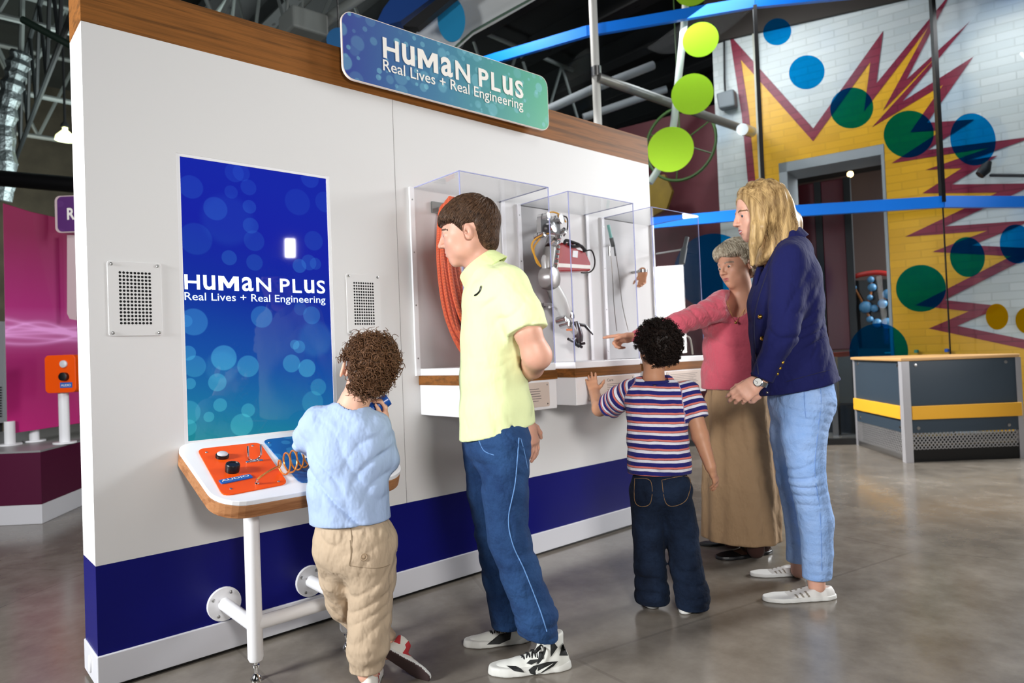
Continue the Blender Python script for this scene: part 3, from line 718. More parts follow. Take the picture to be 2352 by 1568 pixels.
# yellow field: the outline, then down and round the door
poly = [bp(u, z, ins) for u, z in U] + [bp(-1.98, .02, ins), bp(D0[0]-.005, .02, ins), bp(D0[0]-.005, DH+.005, ins), bp(D0[1]+.005, DH+.005, ins), bp(D0[1]+.005, .02, ins), bp(.52, .02, ins), bp(*bu(1728, 430), ins), bp(*bu(1712, 260), ins)]
n = len(b.v); b.v += [tuple(p) for p in poly]; b.face(range(n, n+len(poly)))
mu = b.build('mural_starburst', YLB, None); mu['kind'] = 'structure'
b = MB(); hw = .045
path = [(.52, .02), bu(1728, 430), bu(1712, 260)] + U
def mitre(path, hw, off):
    L_, R_ = [], []
    for i, p in enumerate(path):
        p = np.array(p); a = np.array(path[i-1]) if i else None; c = np.array(path[i+1]) if i < len(path)-1 else None
        d1 = (p-a)/np.linalg.norm(p-a) if a is not None else None; d2 = (c-p)/np.linalg.norm(c-p) if c is not None else None
        n1 = np.array([-d1[1], d1[0]]) if d1 is not None else None; n2 = np.array([-d2[1], d2[0]]) if d2 is not None else None
        if n1 is None: m = n2*hw
        elif n2 is None: m = n1*hw
        else:
            s = n1+n2; l2 = s.dot(s)
            m = s/np.linalg.norm(s)*hw*min(4.2, 2/max(.2, math.sqrt(l2)))
        L_.append(p+m); R_.append(p-m)
    return L_, R_
L_, R_ = mitre(path, hw, 0)
for i in range(len(path)-1): b.quad([bp(*L_[i], .008), bp(*L_[i+1], .008), bp(*R_[i+1], .008), bp(*R_[i], .008)])
mo = b.build('mural_outline', RDB, None, recalc=False); mo['kind'] = 'structure'
# joined into one painted wall
def join_into(target, others):
    bm = bmesh.new(); bm.from_mesh(target.data)
    for o in others:
        k = len(target.data.materials); target.data.materials.append(o.data.materials[0]); nf = len(bm.faces); bm.from_mesh(o.data); bm.faces.ensure_lookup_table()
        for f in bm.faces[nf:]: f.material_index = k
        me = o.data; bpy.data.objects.remove(o); bpy.data.meshes.remove(me)
    bm.to_mesh(target.data); bm.free(); target.data.update()
join_into(bpy.data.objects['wall_mural'], [mu, mo])
# door opening: grey lining
GL = M('door_lining_grey', '9a9fa2', .5)
b = MB(); b.slab([bp(D0[0], 0, .01), bp(D0[0]+.03, 0, .01), bp(D0[0]+.03, DH, .01), bp(D0[0], DH, .01)], -BN*.5)
b.slab([bp(D0[1]-.09, 0, .012), bp(D0[1], 0, .012), bp(D0[1], DH, .012), bp(D0[1]-.09, DH, .012)], -BN*.5)
b.slab([bp(D0[0], DH-.11, .012), bp(D0[1], DH-.11, .012), bp(D0[1], DH, .012), bp(D0[0], DH, .012)], -BN*.5)
structure(b.build('door_1', GL))
# room beyond the door
DK = M('dark_room_wall', '2a1a1c', .7)
b = MB(); b.slab([bp(-2.6, 0, -3.2), bp(1.6, 0, -3.2), bp(1.6, 3.6, -3.2), bp(-2.6, 3.6, -3.2)], -BN*.1); structure(b.build('wall_far_room', M('far_room_wall', '5d4a44', .8)))
b = MB(); b.slab([bp(-2.6, 3.6, -.4), bp(1.6, 3.6, -.4), bp(1.6, 3.6, -3.2), bp(-2.6, 3.6, -3.2)], (0, 0, .1)); structure(b.build('ceiling_far_room', M('far_room_ceiling', '201c1c', .9)))
dm = thing('red_partition_door', 'tall dark red double door panels standing inside the grey doorway', 'door', bp(.05, 0, -.75))
REDD = M('dark_red_paint', '5c1522', .35)
for u0, u1 in ((.17, .36), (-.17, .09)):
    b = MB(); b.slab([bp(u0, .9, -.8), bp(u1, .9, -.8), bp(u1, 3.05, -.8), bp(u0, 3.05, -.8)], -BN*.05); b.build('door_leaf', REDD, dm, world=True, bevel=.01)
    b = MB(); b.slab([bp(u0, .02, -.8), bp(u1, .02, -.8), bp(u1, .88, -.8), bp(u0, .88, -.8)], -BN*.05); b.build('kick_panel', M('grey_kick_panel', '4b5052', .4), dm, world=True)
b = MB()
for u0, u1 in ((.09, .17), (-.25, -.17)): b.slab([bp(u0, .02, -.79), bp(u1, .02, -.79), bp(u1, 3.05, -.79), bp(u0, 3.05, -.79)], -BN*.07)
b.build('black_stile', MAT['dark'], dm, world=True)
lp = thing('ceiling_spot', 'small glowing lamp seen through the top of the doorway', 'lamp', at(1953, 399, 10.2))
MB().ball(at(1953, 400, 10.2), .045, 12).build('bulb', M('warm_bulb', 'ffcf8a', .5, emit=9), lp, world=True, smooth=True)
MB().tube([at(1953, 396, 10.2), at(1953, 330, 10.2)], .012, 8).build('lamp_stem', MAT['dark'], lp, world=True)
# exhibit with molecule models beyond the door
ex = thing('molecule_board', 'black board with blue-ball molecule models and red top inside the doorway', 'exhibit board', bp(-.5, 0, -.9))
b = MB(); b.slab([bw(1940, 645, -.95), bw(2055, 640, -.95), bw(2062, 800, -.95), bw(1942, 800, -.95)], -BN*.08); b.build('black_board', MAT['black'], ex, world=True)
b = MB(); b.tube(smooth_path([bw(1936, 648, -.9), bw(1965, 634, -.9), bw(2010, 626, -.9), bw(2046, 630, -.9)], 5), .03, 8); b.build('red_top_rail', M('red_rail', 'b8271f', .4), ex, world=True, smooth=True)
BBM = M('ball_blue', '4a7fa6', .4)
balls = [(1988,705,.075),(2008,708,.045),(2027,697,.055),(2039,675,.06),(1998,683,.035),(2003,660,.05),(2000,642,.04),(1998,733,.04),(2015,742,.055),(2039,742,.065),(1962,660,.03)]
b = MB(); 
for p, q in ((0,1),(1,2),(2,3),(0,4),(4,5),(5,6),(0,7),(7,8),(8,9),(0,10)): b.tube([bw(balls[p][0], balls[p][1], -.88), bw(balls[q][0], balls[q][1], -.88)], .014, 6)
b.build('orange_bond', M('orange_bond', '9a5a22', .5), ex, world=True)
for px, py, r in balls: MB().ball(bw(px, py, -.86), r, 14).build('blue_ball', BBM, ex, world=True, smooth=True)
b = MB().slab([bp(-.75, 0, .02), bp(.6, 0, .02), bp(.6, .3, .02), bp(-.75, .3, .02)], BN*.35); tag(b.build('threshold_step', M('black_step', '121315', .5), None), 'long black step in front of the doorway', 'step')
# surface speaker and conduit on the brick wall
sp_ = thing('wall_loudspeaker', 'small grey loudspeaker mounted high at the left edge of the brick wall', 'loudspeaker', bw(1666, 228, .1))
MB().slab([bw(1644, 214, .16), bw(1684, 203, .16), bw(1688, 242, .16), bw(1650, 250, .16)], -BN*.14).build('speaker_body', M('grey_speaker', '6e757a', .5), sp_, world=True, bevel=.02)
MB().tube([bw(1663, 95, .03), bw(1664, 182, .03)], .012, 8).build('mounting_rod', MAT['dark'], sp_, world=True)
MB().tube([bw(1667, 226, .08), bw(1667, 226, 0)], .02, 8).build('bracket', MAT['dark'], sp_, world=True)
MB().tube([bw(1664, 182, .03), bw(1666, 215, .09)], .012, 8).build('hanger', MAT['dark'], sp_, world=True)
cn = thing('spot_lamp', 'small black spot lamp on a thin horizontal bar at the right of the mural', 'lamp', bw(2256, 392, .1))
MB().tube([bw(2275, 402, .12), bw(2420, 404, .12)], .017, 8).build('lamp_bar', MAT['dark'], cn, world=True)
MB().tube([bw(2275, 402, .12), bw(2275, 402, 0)], .012, 8).build('wall_pin', MAT['dark'], cn, world=True)
MB().tube([bw(2250, 402, .16), bw(2262, 390, .14), bw(2268, 372, .12)], [.045, .055, .04], 12).build('lamp_head', MAT['dark'], cn, world=True, smooth=True)
# brick pier left of the door, standing proud
MB().slab([bp(.56, 0, .004), bp(.62, 0, .004), bp(.62, 4.86, .004), bp(.56, 4.86, .004)], BN*.03).build('trim_1', M('downpipe_paint', 'b7b4a4', .4))['kind'] = 'structure'
# dark red curved wall and things behind the exhibit wall's right end
rw = MB(); pts = [bp(1.15, 0, -.3), bp(4.2, 0, .2)]
rw.slab([bp(1.13, 0, -.35), bp(4.6, 0, -.35), bp(4.6, 3.6, -.35), bp(3.4, 4.2, -.35), bp(1.13, 4.2, -.35)], -BN*.1); structure(rw.build('wall_red', M('dark_red_wall', '571622', .6, var=.5, vs_=1.1)))
hp = thing('green_hoop', 'thin green hoop with spokes hanging behind the lime discs', 'hoop', bw(1560, 330, .6))
def bcirc(px, py, rx, off, k=40): 
    c = bw(px, py, off); r = np.linalg.norm(bw(px+rx, py, off)-bw(px, py, off))*.93
    return [c + BD*r*math.cos(2*PI*i/k) + np.array([0, 0, r*math.sin(2*PI*i/k)]) for i in range(k)], c, r
C_, cc, r_ = bcirc(1562, 330, 88, .6)
GRN = M('green_tube', '3d5f2a', .4)
MB().tube(C_, .018, 8, closed=True).build('hoop_ring', GRN, hp, world=True, smooth=True)
b = MB()
for k in (3, 9, 17, 23, 31): b.tube([cc, C_[k]], .008, 6)
b.tube([cc, cc+np.array([0, 0, 1.9])], .008, 6); b.build('hoop_spoke', GRN, hp, world=True)
fg = thing('yellow_figure_panel', 'dark olive and yellow curved panel low behind the end of the white wall', 'panel', bw(1520, 440, .1))
MB().slab([bw(*p, .1) for p in ((1497, 408), (1530, 402), (1548, 440), (1535, 480), (1500, 500), (1480, 480))], BN*.06).build('panel_board', M('olive_panel', '8a6f1a', .5, var=.4, vs_=4), fg, world=True)
MB().tube([bw(1520, 450, .1), bw(1520, 450, -.35)], .02, 8).build('panel_bracket', MAT['dark'], fg, world=True)

# ------------------------------------------------------------------ faceted glass screen with blue rails and coloured discs
GX = [(4.40, 4.30), (4.72, 3.30), (5.06, 2.28), (5.95, .85), (7.045, -.391), (7.98, -.968)]
gw = thing('glass_screen', 'tall faceted glass screen with bright blue rails in front of the brick mural', 'glass screen', (6.2, .7, 0))
def glass_mat():
    t = NT('clear_glass'); t.t.nodes.remove(t.b)
    tr = t.n('ShaderNodeBsdfTransparent'); tr.inputs[0].default_value = (.93, .95, .96, 1); gl = t.n('ShaderNodeBsdfGlossy'); gl.inputs['Roughness'].default_value = .02
    mx = t.n('ShaderNodeMixShader'); t.l(schlick(t, .003, .12), mx.inputs[0]); t.l(tr.outputs[0], mx.inputs[1]); t.l(gl.outputs[0], mx.inputs[2]); t.l(mx.outputs[0], t.out.inputs[0]); return t.m
GLS = glass_mat()
for i in range(len(GX)-1):
    (xa, ya), (xb, yb) = GX[i], GX[i+1]; d = np.array([xb-xa, yb-ya, 0]); d /= np.linalg.norm(d); nn = np.array([d[1], -d[0], 0])
    a = np.array([xa, ya, 0])+d*.006; c = np.array([xb, yb, 0])-d*.006
    up = lambda z: np.array([0, 0, z])
    pn = MB().slab([a+up(.05), c+up(.05), c+up(4.42), a+up(4.42)], nn*.010).build('glass_pane', GLS, gw, world=True)
    for z in (2.25, 4.36): MB().bar(np.array([xa, ya, z+.055])-nn*.0, np.array([xb, yb, z+.055]), .11, .05, up=tuple(nn)).build('blue_rail', MAT['rail'], gw, world=True)
    MB().bar(np.array([xa, ya, .03]), np.array([xb, yb, .03]), .05, .06, up=(0, 0, 1)).build('floor_channel', MAT['dark'], gw, world=True)
    if 2 < i+1 < 5: MB().bar(np.array([xb, yb, 2.3]), np.array([xb, yb, 4.38]), .035, .06, up=tuple(nn)).build('black_mullion', MAT['black'], gw, world=True)
    MB().bar(np.array([xb, yb, .05]), np.array([xb, yb, 2.3]), .010, .012, up=tuple(nn)).build('pane_joint', MAT['black'], gw, world=True)
def tint(name, col, dif, f):
    t = NT(name); t.t.nodes.remove(t.b); tr = t.n('ShaderNodeBsdfTransparent'); tr.inputs[0].default_value = col
    di = t.n('ShaderNodeBsdfDiffuse'); di.inputs[0].default_value = dif; tl = t.n('ShaderNodeBsdfTranslucent'); tl.inputs[0].default_value = dif
    m1 = t.n('ShaderNodeMixShader'); m1.inputs[0].default_value = .5; t.l(di.outputs[0], m1.inputs[1]); t.l(tl.outputs[0], m1.inputs[2])
    mx = t.n('ShaderNodeMixShader'); mx.inputs[0].default_value = f; t.l(tr.outputs[0], mx.inputs[1]); t.l(m1.outputs[0], mx.inputs[2]); t.l(mx.outputs[0], t.out.inputs[0]); return t.m
BLT = tint('blue_film', (.05, .53, .82, 1), lin('1580c0'), .05); LMT = tint('lime_film', (.6, .85, .12, 1), lin('c8f04e'), .85); YLT = tint('yellow_film', (.85, .62, .05, 1), lin('d3ad10'), .55)
def glass_hit(px, py):
    best = None
    for i in range(len(GX)-1):
        a = np.array([*GX[i], 0.]); c = np.array([*GX[i+1], 0.]); d = (c-a); L = np.linalg.norm(d); d /= L; n = np.array([d[1], -d[0], 0])
        Q = on_plane(px, py, a+n*.013, n); s = np.dot(Q-a, d)
        if -.001 <= s <= L+.001 and np.dot(Q-CAM, AX[2]) > 0:
            if best is None or np.linalg.norm(Q-CAM) < np.linalg.norm(best[0]-CAM): best = (Q, d, n)
    return best
dots = [(1590,-28,42,LMT,'lime'),(1609,91,40,LMT,'lime'),(1590,216,47,LMT,'lime'),(1540,343,52,LMT,'lime'),(1785,73,31,BLT,'blue'),(1853,166,39,BLT,'blue'),(2235,320,60,BLT,'blue'),(2335,560,45,BLT,'blue'),(1956,248,47,BLT,'blue'),(2087,308,54,BLT,'blue'),(2222,590,46,BLT,'blue'),(2115,662,54,BLT,'blue'),(2290,727,30,YLT,'yellow'),(2358,736,30,YLT,'yellow'),(1636,622,86,BLT,'blue'),(2018,806,64,BLT,'blue')]
for px, py, r, m, nm in dots:
    h = glass_hit(px, py)
    if h is None: continue
    Q, d, n = h; up_ = on_plane(px, py+r, Q, n); rr = abs(up_[2]-Q[2])
    o = MB().disc(Q, n, rr, .002, 40).build(nm+'_disc', m, gw, world=True); o['label'] = nm+' translucent disc'

# ------------------------------------------------------------------ roof: trusses, column, pipes
TR = M('truss_grey_paint', '6d7472', .5); TRD = M('truss_dark_paint', '23282a', .6); WHP = M('white_column_paint', 'd0d0cc', .4)
col = thing('white_column', 'round white steel column behind the sign', 'column', (4.88, 2.08, 0))
MB().tube([at(1374, 300, 7)*[1, 1, 0]+[0, 0, .0], at(1374, 300, 7)*[1, 1, 0]+[0, 0, 7.15]], .042, 16).build('column_shaft', WHP, col, world=True, smooth=True)
MB().tube([at(1370, 165, 6.98)-[0, 0, .05], at(1370, 165, 6.98)+[0, 0, .05]], .052, 16).build('pipe_clamp', MAT['steel'], col, world=True, smooth=True)
pp = thing('conduit_pipe', 'grey ribbed pipe running down from the white column to the brick wall', 'pipe', at(1545, 235, 7.1))
MB().tube([at(1374, 178, 6.95), bw(1722, 302, .15)], .048, 14).build('pipe_run', M('ribbed_pipe', '83827e', .4, .5), pp, world=True, smooth=True)
MB().tube([at(1705, 297, 7.55), bw(1725, 303, .12)], .065, 14).build('pipe_collar', MAT['steel'], pp, world=True, smooth=True)
wp = thing('bent_conduit', 'bent pale flexible conduit hanging behind the lime discs', 'conduit', at(1560, 200, 7.3))
MB().tube(smooth_path([at(1578, -60, 7.3), at(1571, 60, 7.3), at(1556, 200, 7.3), at(1545, 300, 7.3), at(1525, 365, 7.3), at(1492, 420, 7.3)], 6), .038, 12).build('conduit_run', M('pale_conduit', 'c3c6c2', .5), wp, world=True, smooth=True)
g1 = thing('roof_brace', 'pale grey tubular braces crossing behind the white column', 'brace', at(1330, 230, 8.5))
MB().tube([at(1245, 258, 8.4), at(1372, 200, 8.4), at(1500, 150, 8.6)], .055, 12).build('brace_tube', M('brace_grey', '8d9297', .5), g1, world=True, smooth=True)
MB().tube([at(1340, 270, 8.8), at(1530, 205, 8.8)], .05, 12).build('brace_tube', g1.children[0].data.materials[0], g1, world=True, smooth=True)
# dark perforated roof beams on the right
BM_ = M('black_beam', '17191b', .6, var=.3, vs_=2)
for i in range(7):
    x = 3.2+1.15*i
    o = thing('roof_beam', 'dark perforated roof beam, one of a parallel row over the gallery', 'beam', (x, 4, 5.6), 0, 'parallel dark roof beams')
    b = MB(); b.box((x-.12, -2.5, 5.4), (x+.12, 9, 5.43)); b.box((x-.02, -2.5, 5.43), (x+.02, 9, 5.75)); b.build('beam_flange', BM_, o, world=True)
    b = MB()
    for k in range(14): b.disc((x, -2.0+.8*k, 5.399), (0, 0, -1), .045, .0, 10, ry=.02)
    b.build('beam_hole', MAT['grille'], o, world=True)
b = MB().box((2.6, -3, 5.76), (12.5, 9.5, 5.9)); structure(b.build('ceiling_gallery', M('black_roof_sheet', '111315', .8, var=.3, vs_=1.5)))
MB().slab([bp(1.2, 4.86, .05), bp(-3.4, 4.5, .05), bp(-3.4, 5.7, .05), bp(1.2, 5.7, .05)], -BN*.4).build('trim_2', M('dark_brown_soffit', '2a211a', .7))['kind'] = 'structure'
# white fabric arc and cyan disc above the sign
fa = thing('white_canopy', 'curved white canopy panel high above the sign with a dark edge', 'canopy', at(1120, 20, 6.6))
out = [at(*p, 6.6) for p in ((930, 120), (965, 60), (1010, 20), (1060, -20), (1110, -60), (1320, -60), (1210, 5), (1140, 45), (1085, 75), (1040, 115), (1010, 150), (950, 160))]
MB().slab(out, AX[2]*.06).build('canopy_skin', M('white_canopy_skin', 'c9cdcd', .7), fa, world=True)
MB().tube([at(1222, -3, 6.55), at(1140, 42, 6.55), at(1085, 73, 6.55), at(1040, 113, 6.55)], .012, 8).build('canopy_rim', M('canopy_rim_green', '3f5a4a', .5), fa, world=True)
MB().tube([at(1120, -60, 6.6), at(1100, -260, 6.6)], .02, 8).build('canopy_hanger', MAT['dark'], fa, world=True)
cd_ = thing('cyan_disc', 'big hanging cyan disc in front of the white canopy', 'disc', at(1037, 48, 6.3))
c = at(1037, 46, 6.3); MB().disc(c, -AX[2], .128, .012, 40, ry=.205).build('disc_face', M('cyan_disc_paint', '1585b5', .5), cd_, world=True)
MB().tube([c+[0, 0, .19], c+[0, 0, 2.0]], .006, 6).build('disc_wire', MAT['dark'], cd_, world=True)
bd_ = thing('blue_disc', 'blue hanging disc half hidden behind the left end of the sign', 'disc', at(775, 88, 6.0))
c = at(778, 92, 6.0); MB().disc(c, -AX[2], .105, .012, 40).build('disc_face', M('blue_disc_paint', '1d6096', .5), bd_, world=True)
MB().tube([c+[0, 0, .1], c+[0, 0, 2.0]], .006, 6).build('disc_wire', MAT['dark'], bd_, world=True)
bb_ = thing('blue_arch', 'dark blue curved beam crossing above the left part of the sign', 'beam', at(930, 20, 6.1))
MB().slab([at(*p, 6.1) for p in ((868, 45), (880, 20), (910, -20), (960, -60), (1060, -60), (985, 0), (920, 48), (870, 62))], AX[2]*.15).build('arch_face', M('deep_blue_paint', '0f3f86', .5), bb_, world=True)
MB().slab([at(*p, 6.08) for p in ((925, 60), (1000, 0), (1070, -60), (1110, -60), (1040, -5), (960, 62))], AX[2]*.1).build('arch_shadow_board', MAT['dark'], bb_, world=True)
# left roof: space-frame trusses
def truss(x0, y0, x1, y1, z, h, n, r, m, label):
    o = thing('roof_truss', label, 'truss', (x0, y0, z), 0, 'steel roof trusses')
    A = np.array([x0, y0, z]); B = np.array([x1, y1, z]); H = np.array([0, 0, h])
    for nm, p, q in (('bottom_chord', A, B), ('top_chord', A+H, B+H)): MB().tube([p, q], r, 8).build(nm, m, o, world=True, smooth=True)
    b = MB()
    for k in range(n):
        p = A+(B-A)*k/n; q = A+(B-A)*(k+.5)/n+H; s = A+(B-A)*(k+1)/n
        b.tube([p, q], r*.7, 6); b.tube([q, s], r*.7, 6)
    b.build('web_braces', m, o, world=True, smooth=True)
for i, (x0, y0, x1, y1, z, h, n, r) in enumerate([(-4, 4.2, 8, 5.0, 4.5, 1.1, 12, .032), (-4, 6.6, 8, 6.6, 4.9, 1.3, 11, .036), (-5, 9, 9, 9.6, 5.0, 1.4, 12, .04), (-6, 12, 10, 12, 5.2, 1.5, 13, .042)]):
    truss(x0, y0, x1, y1, z, h, n, r, TR, ['nearest pale grey steel truss behind the white wall', 'second pale grey steel truss from the white wall', 'third grey steel truss back from the white wall', 'farthest grey steel truss near the back wall'][i])
for i, (x, z) in enumerate([(-1.4, 4.0), (.7, 4.2), (2.6, 4.6)]):
    truss(x, 3.4, x+.2, 13, z, 1.0, 10, .028, TRD if i == 1 else TR, ['steel truss running away at far left of the roof', 'darker steel truss running away left of the white wall', 'steel truss running away above the wooden band'][i])
bx = thing('roof_heater', 'pale grey boxed unit hanging under the roof left of the sign', 'heater box', at(700, 60, 6.2))
c = at(697, 62, 6.2); MB().box(tuple(c-[.17, .16, .10]), tuple(c+[.17, .16, .10])).build('unit_casing', M('casing_grey', '6d726f', .6), bx, world=True, bevel=.02)
MB().tube([c+[0, 0, .1], c+[0, 0, 2.0]], .012, 8).build('unit_hanger', TR, bx, world=True)
MB().tube([c+[.1, 0, 0], at(780, 25, 6.4), at(860, -30, 6.6)], .05, 10).build('unit_duct', bx.children[0].data.materials[0], bx, world=True, smooth=True)
bk = MB().tube([at(-60, 404, 6.4), at(166, 424, 6.4), at(300, 436, 6.4)], .075, 10); tag(bk.build('black_beam', MAT['black'], None, smooth=True), 'thick black horizontal beam at left above the pink panel', 'beam')
bk = MB().tube([at(52, 45, 5.6), at(165, 106, 5.6), at(260, 160, 5.6)], .03, 10); tag(bk.build('dark_green_pipe', M('dark_green_paint', '0f2018', .5), None, smooth=True), 'dark green sloping pipe in the roof at top left', 'pipe')
# shiny insulated vertical duct bits
dv = thing('shiny_duct', 'shiny wrinkled foil duct hanging at the far left of the roof', 'duct', at(25, 250, 8.))
MB().tube(smooth_path([at(48, 120, 8), at(38, 160, 8), at(25, 210, 8), at(10, 290, 8), at(12, 400, 8), at(5, 460, 8)], 4), [.1, .12, .09, .13, .1, .12, .09, .13, .1, .12, .1, .13, .09, .12, .1, .13, .1, .12, .1, .1, .1][:21], 10).build('foil_skin', M('foil', '70797b', .38, .75, bump=.8, bs=12, bd=.05), dv, world=True)
MB().tube([at(48, 120, 8), at(50, 40, 8), at(52, -140, 8)], .03, 8).build('duct_hanger', TR, dv, world=True)
# pendant lamp
pl = thing('pendant_lamp', 'glowing bell-shaped pendant lamp just left of the white wall', 'lamp', at(150, 310, 8.6))
c = at(150, 322, 8.6)
MB().lathe(c, [(.115, 0), (.105, .05), (.06, .10), (.03, .13), (.03, .16)], k=24).build('lamp_shade', M('glass_shade_glow', 'e9ecb0', .4, emit=2.6), pl, world=True, smooth=True)
MB().lathe(c+[0, 0, .16], [(.05, 0), (.045, .04), (.015, .08), (.01, 2.3)], k=14).build('lamp_cap', MAT['dark'], pl, world=True, smooth=True)

# ------------------------------------------------------------------ pink kiosk at the left
def pink_mat():
    t = NT('pink_panel_print'); co = t.obj(); sp = t.n('ShaderNodeSeparateXYZ'); t.l(co, sp.inputs[0])
    base = t.ramp(t.math('DIVIDE', t.math('SUBTRACT', sp.outputs[2], .55), 1.5), [(0, lin('b0126a')), (.3, lin('92105a')), (.6, lin('a3176e')), (1, lin('801044'))])
    acc = None; z0 = 1.32
    for k in range(7):
        a, w_, ph = .035+.013*k, 6.5+2.7*((k*3)%7), k*1.7
        s = t.math('MULTIPLY', t.math('SINE', t.math('ADD', t.math('MULTIPLY', t.math('ADD', sp.outputs[1], t.math('MULTIPLY', t.math('SINE', t.math('MULTIPLY', sp.outputs[1], 5.+k)), .12)), w_*1.6), ph)), a)
        d = t.math('ABSOLUTE', t.math('SUBTRACT', t.math('SUBTRACT', sp.outputs[2], z0), s))
        g = t.math('POWER', t.math('SUBTRACT', 1., t.math('MULTIPLY', d, 22., True), True), 3.)
        acc = g if acc is None else t.math('ADD', acc, g)
    band = t.math('SUBTRACT', 1., t.math('MULTIPLY', t.math('ABSOLUTE', t.math('SUBTRACT', sp.outputs[2], z0)), 5.5), True)
    acc = t.math('MINIMUM', t.math('ADD', t.math('MULTIPLY', acc, .45), t.math('MULTIPLY', band, .18)), .85)
    t.set(color=t.mix(acc, base, lin('f0a6e6')), rough=.4); return t.m
DKI = 4.7
pk = thing('pink_kiosk', 'pink and purple exhibit stand with magenta panel on a plum plinth', 'exhibit stand', (.15, 3.6, 0))
A, Bc, Cc = on_z(97, 1203), on_z(-60, 1210), on_z(186, 1162)
dr = (Cc-A)/np.linalg.norm(Cc-A); dl = (Bc-A)/np.linalg.norm(Bc-A)
far = A+dr*2.2; fl = A+dl*1.2
PL = [A, far, far+dl*1.2, fl]
MB().slab([p+np.array([0, 0, .0]) for p in PL], (0, 0, .13)).build('plinth_kick', M('plinth_white', 'c9c8cc', .5), pk, world=True, bevel=.004)
MB().slab([p+np.array([0, 0, .13]) for p in PL], (0, 0, .345)).build('plinth_body', M('plum_laminate', '4d1030', .35), pk, world=True)
MB().slab([p+np.array([0, 0, .4752]) for p in PL], (0, 0, .012)).build('plinth_top', M('grey_top', '8a8a8a', .4), pk, world=True)
zt0 = .487
pa, pb = at(8, 1000, 4.95), at(150, 990, 5.25)
panel = [at(6, 466, 4.95), at(70, 486, 5.08), at(170, 508, 5.3), at(182, 972, 5.3), at(90, 986, 5.1), at(16, 997, 4.95)]
MB().slab(panel, AX[2]*.02).build('printed_panel', pink_mat(), pk, world=True, bevel=.003)
for px, D in ((22, 4.95), (78, 5.15), (148, 4.93)):
    P = at(px, 985, D); zp = at(148, 858, 4.93)[2]-.134 if px == 148 else .66
    b = MB().tube([(P[0], P[1], zt0+.012), (P[0], P[1], zp)], .034, 16); b.lathe((P[0], P[1], zt0), [(.075, 0), (.075, .012)], k=20); b.build('white_post', MAT['paint'], pk, world=True, smooth=True)
ob = thing('orange_audio_box', 'orange audio control box on a white post in front of the pink panel', 'control box', at(140, 858, 4.9))
P = at(148, 858, 4.93); u_ = AX[0]*[1, 1, 0]; u_ /= np.linalg.norm(u_); v_ = np.array([u_[1], -u_[0], 0.])   # v_ faces the viewer side
def ob_pt(a, b_, c_): return np.array([P[0], P[1], 0])+u_*a+v_*b_+np.array([0, 0, c_])
zc = P[2]; P8 = [ob_pt(x, -.10, zc+z) for x, z in rrect(.22, .27, .03, 5, 0.015, 0)]
MB().slab(P8, v_*.17).build('box_shell', MAT['orange'], ob, world=True, bevel=.004)
MB().lathe(ob_pt(.045, .07, zc+.07), [(.026, 0), (.026, .012), (.018, .016)], v_, 18).build('grey_button', M('grey_push', 'cfd0d6', .35), ob, world=True, smooth=True)
MB().lathe(ob_pt(.05, .07, zc-.02), [(.03, 0), (.03, .03), (.02, .032)], v_, 18).build('black_knob', MAT['black'], ob, world=True, smooth=True)
MB().slab([ob_pt(x, .07, zc+z) for x, z in ((.015, -.10), (.10, -.10), (.10, -.062), (.015, -.062))], v_*.004).build('blue_label', MAT['bluelabel'], ob, world=True)
b = MB(); text_into(b, 'AUDIO', ob_pt(.022, .0745, zc-.09), u_, (0, 0, 1), .07, .016, .01, .0004); b.build('label_lettering', MAT['lettering'], ob, world=True)
ps = thing('purple_sign', 'rounded purple sign at the left edge of the white wall lettered with an R', 'sign', at(150, 490, 5.2))
cx_, cz_ = .17, 0
P = at(190, 490, 5.15)
MB().slab([np.array([P[0], P[1], 0])+u_*x+np.array([0, 0, P[2]+z]) for x, z in rrect(.42, .28, .04, 6)], -v_*.02).build('sign_board', M('purple_backing', 'c8b2b4', .5), ps, world=True)
MB().slab([np.array([P[0], P[1], 0])+u_*x+v_*.001+np.array([0, 0, P[2]+z]) for x, z in rrect(.395, .265, .035, 6, .008)], v_*.003).build('sign_face', bokeh_sign_mat('purple_print', '3c1550', '4f1d66', '5a2470', -2, 2, '7a4a90', 6), ps, world=True)
b = MB(); text_into(b, 'R', np.array([P[0], P[1], P[2]-.045])-u_*.115+v_*.005, u_, (0, 0, 1), .06, .09, .03, .001); b.build('sign_lettering', MAT['lettering'], ps, world=True)
MB().slab([at(*p, 5.2) for p in ((154, 540), (175, 540), (175, 735), (160, 732), (154, 720))], AX[2]*.02).build('sign_stem', ps.children[0].data.materials[0], ps, world=True)
oc = thing('grey_cabinet', 'pale grey cabinet with vents at the far left behind the pink panel', 'cabinet', at(-30, 850, 6.6))
MB().slab([at(-80, 735, 6.6), at(8, 738, 6.6), at(8, 970, 6.6), at(-80, 980, 6.6)], AX[2]*.25).build('cabinet_shell', M('cabinet_grey', 'b9bcc0', .5), oc, world=True)
b = MB()
for k in range(12): b.quad([at(-30, 888+6*k, 6.59), at(4, 888+6*k, 6.59), at(4, 891+6*k, 6.59), at(-30, 891+6*k, 6.59)])
b.build('vent_slots', MAT['dark'], oc, world=True)
q = at(-30, 980, 6.7); MB().box((q[0]-.12, q[1]-.02, 0), (q[0]+.12, q[1]+.2, q[2]+.03)).build('cabinet_stand', MAT['dark'], oc, world=True)

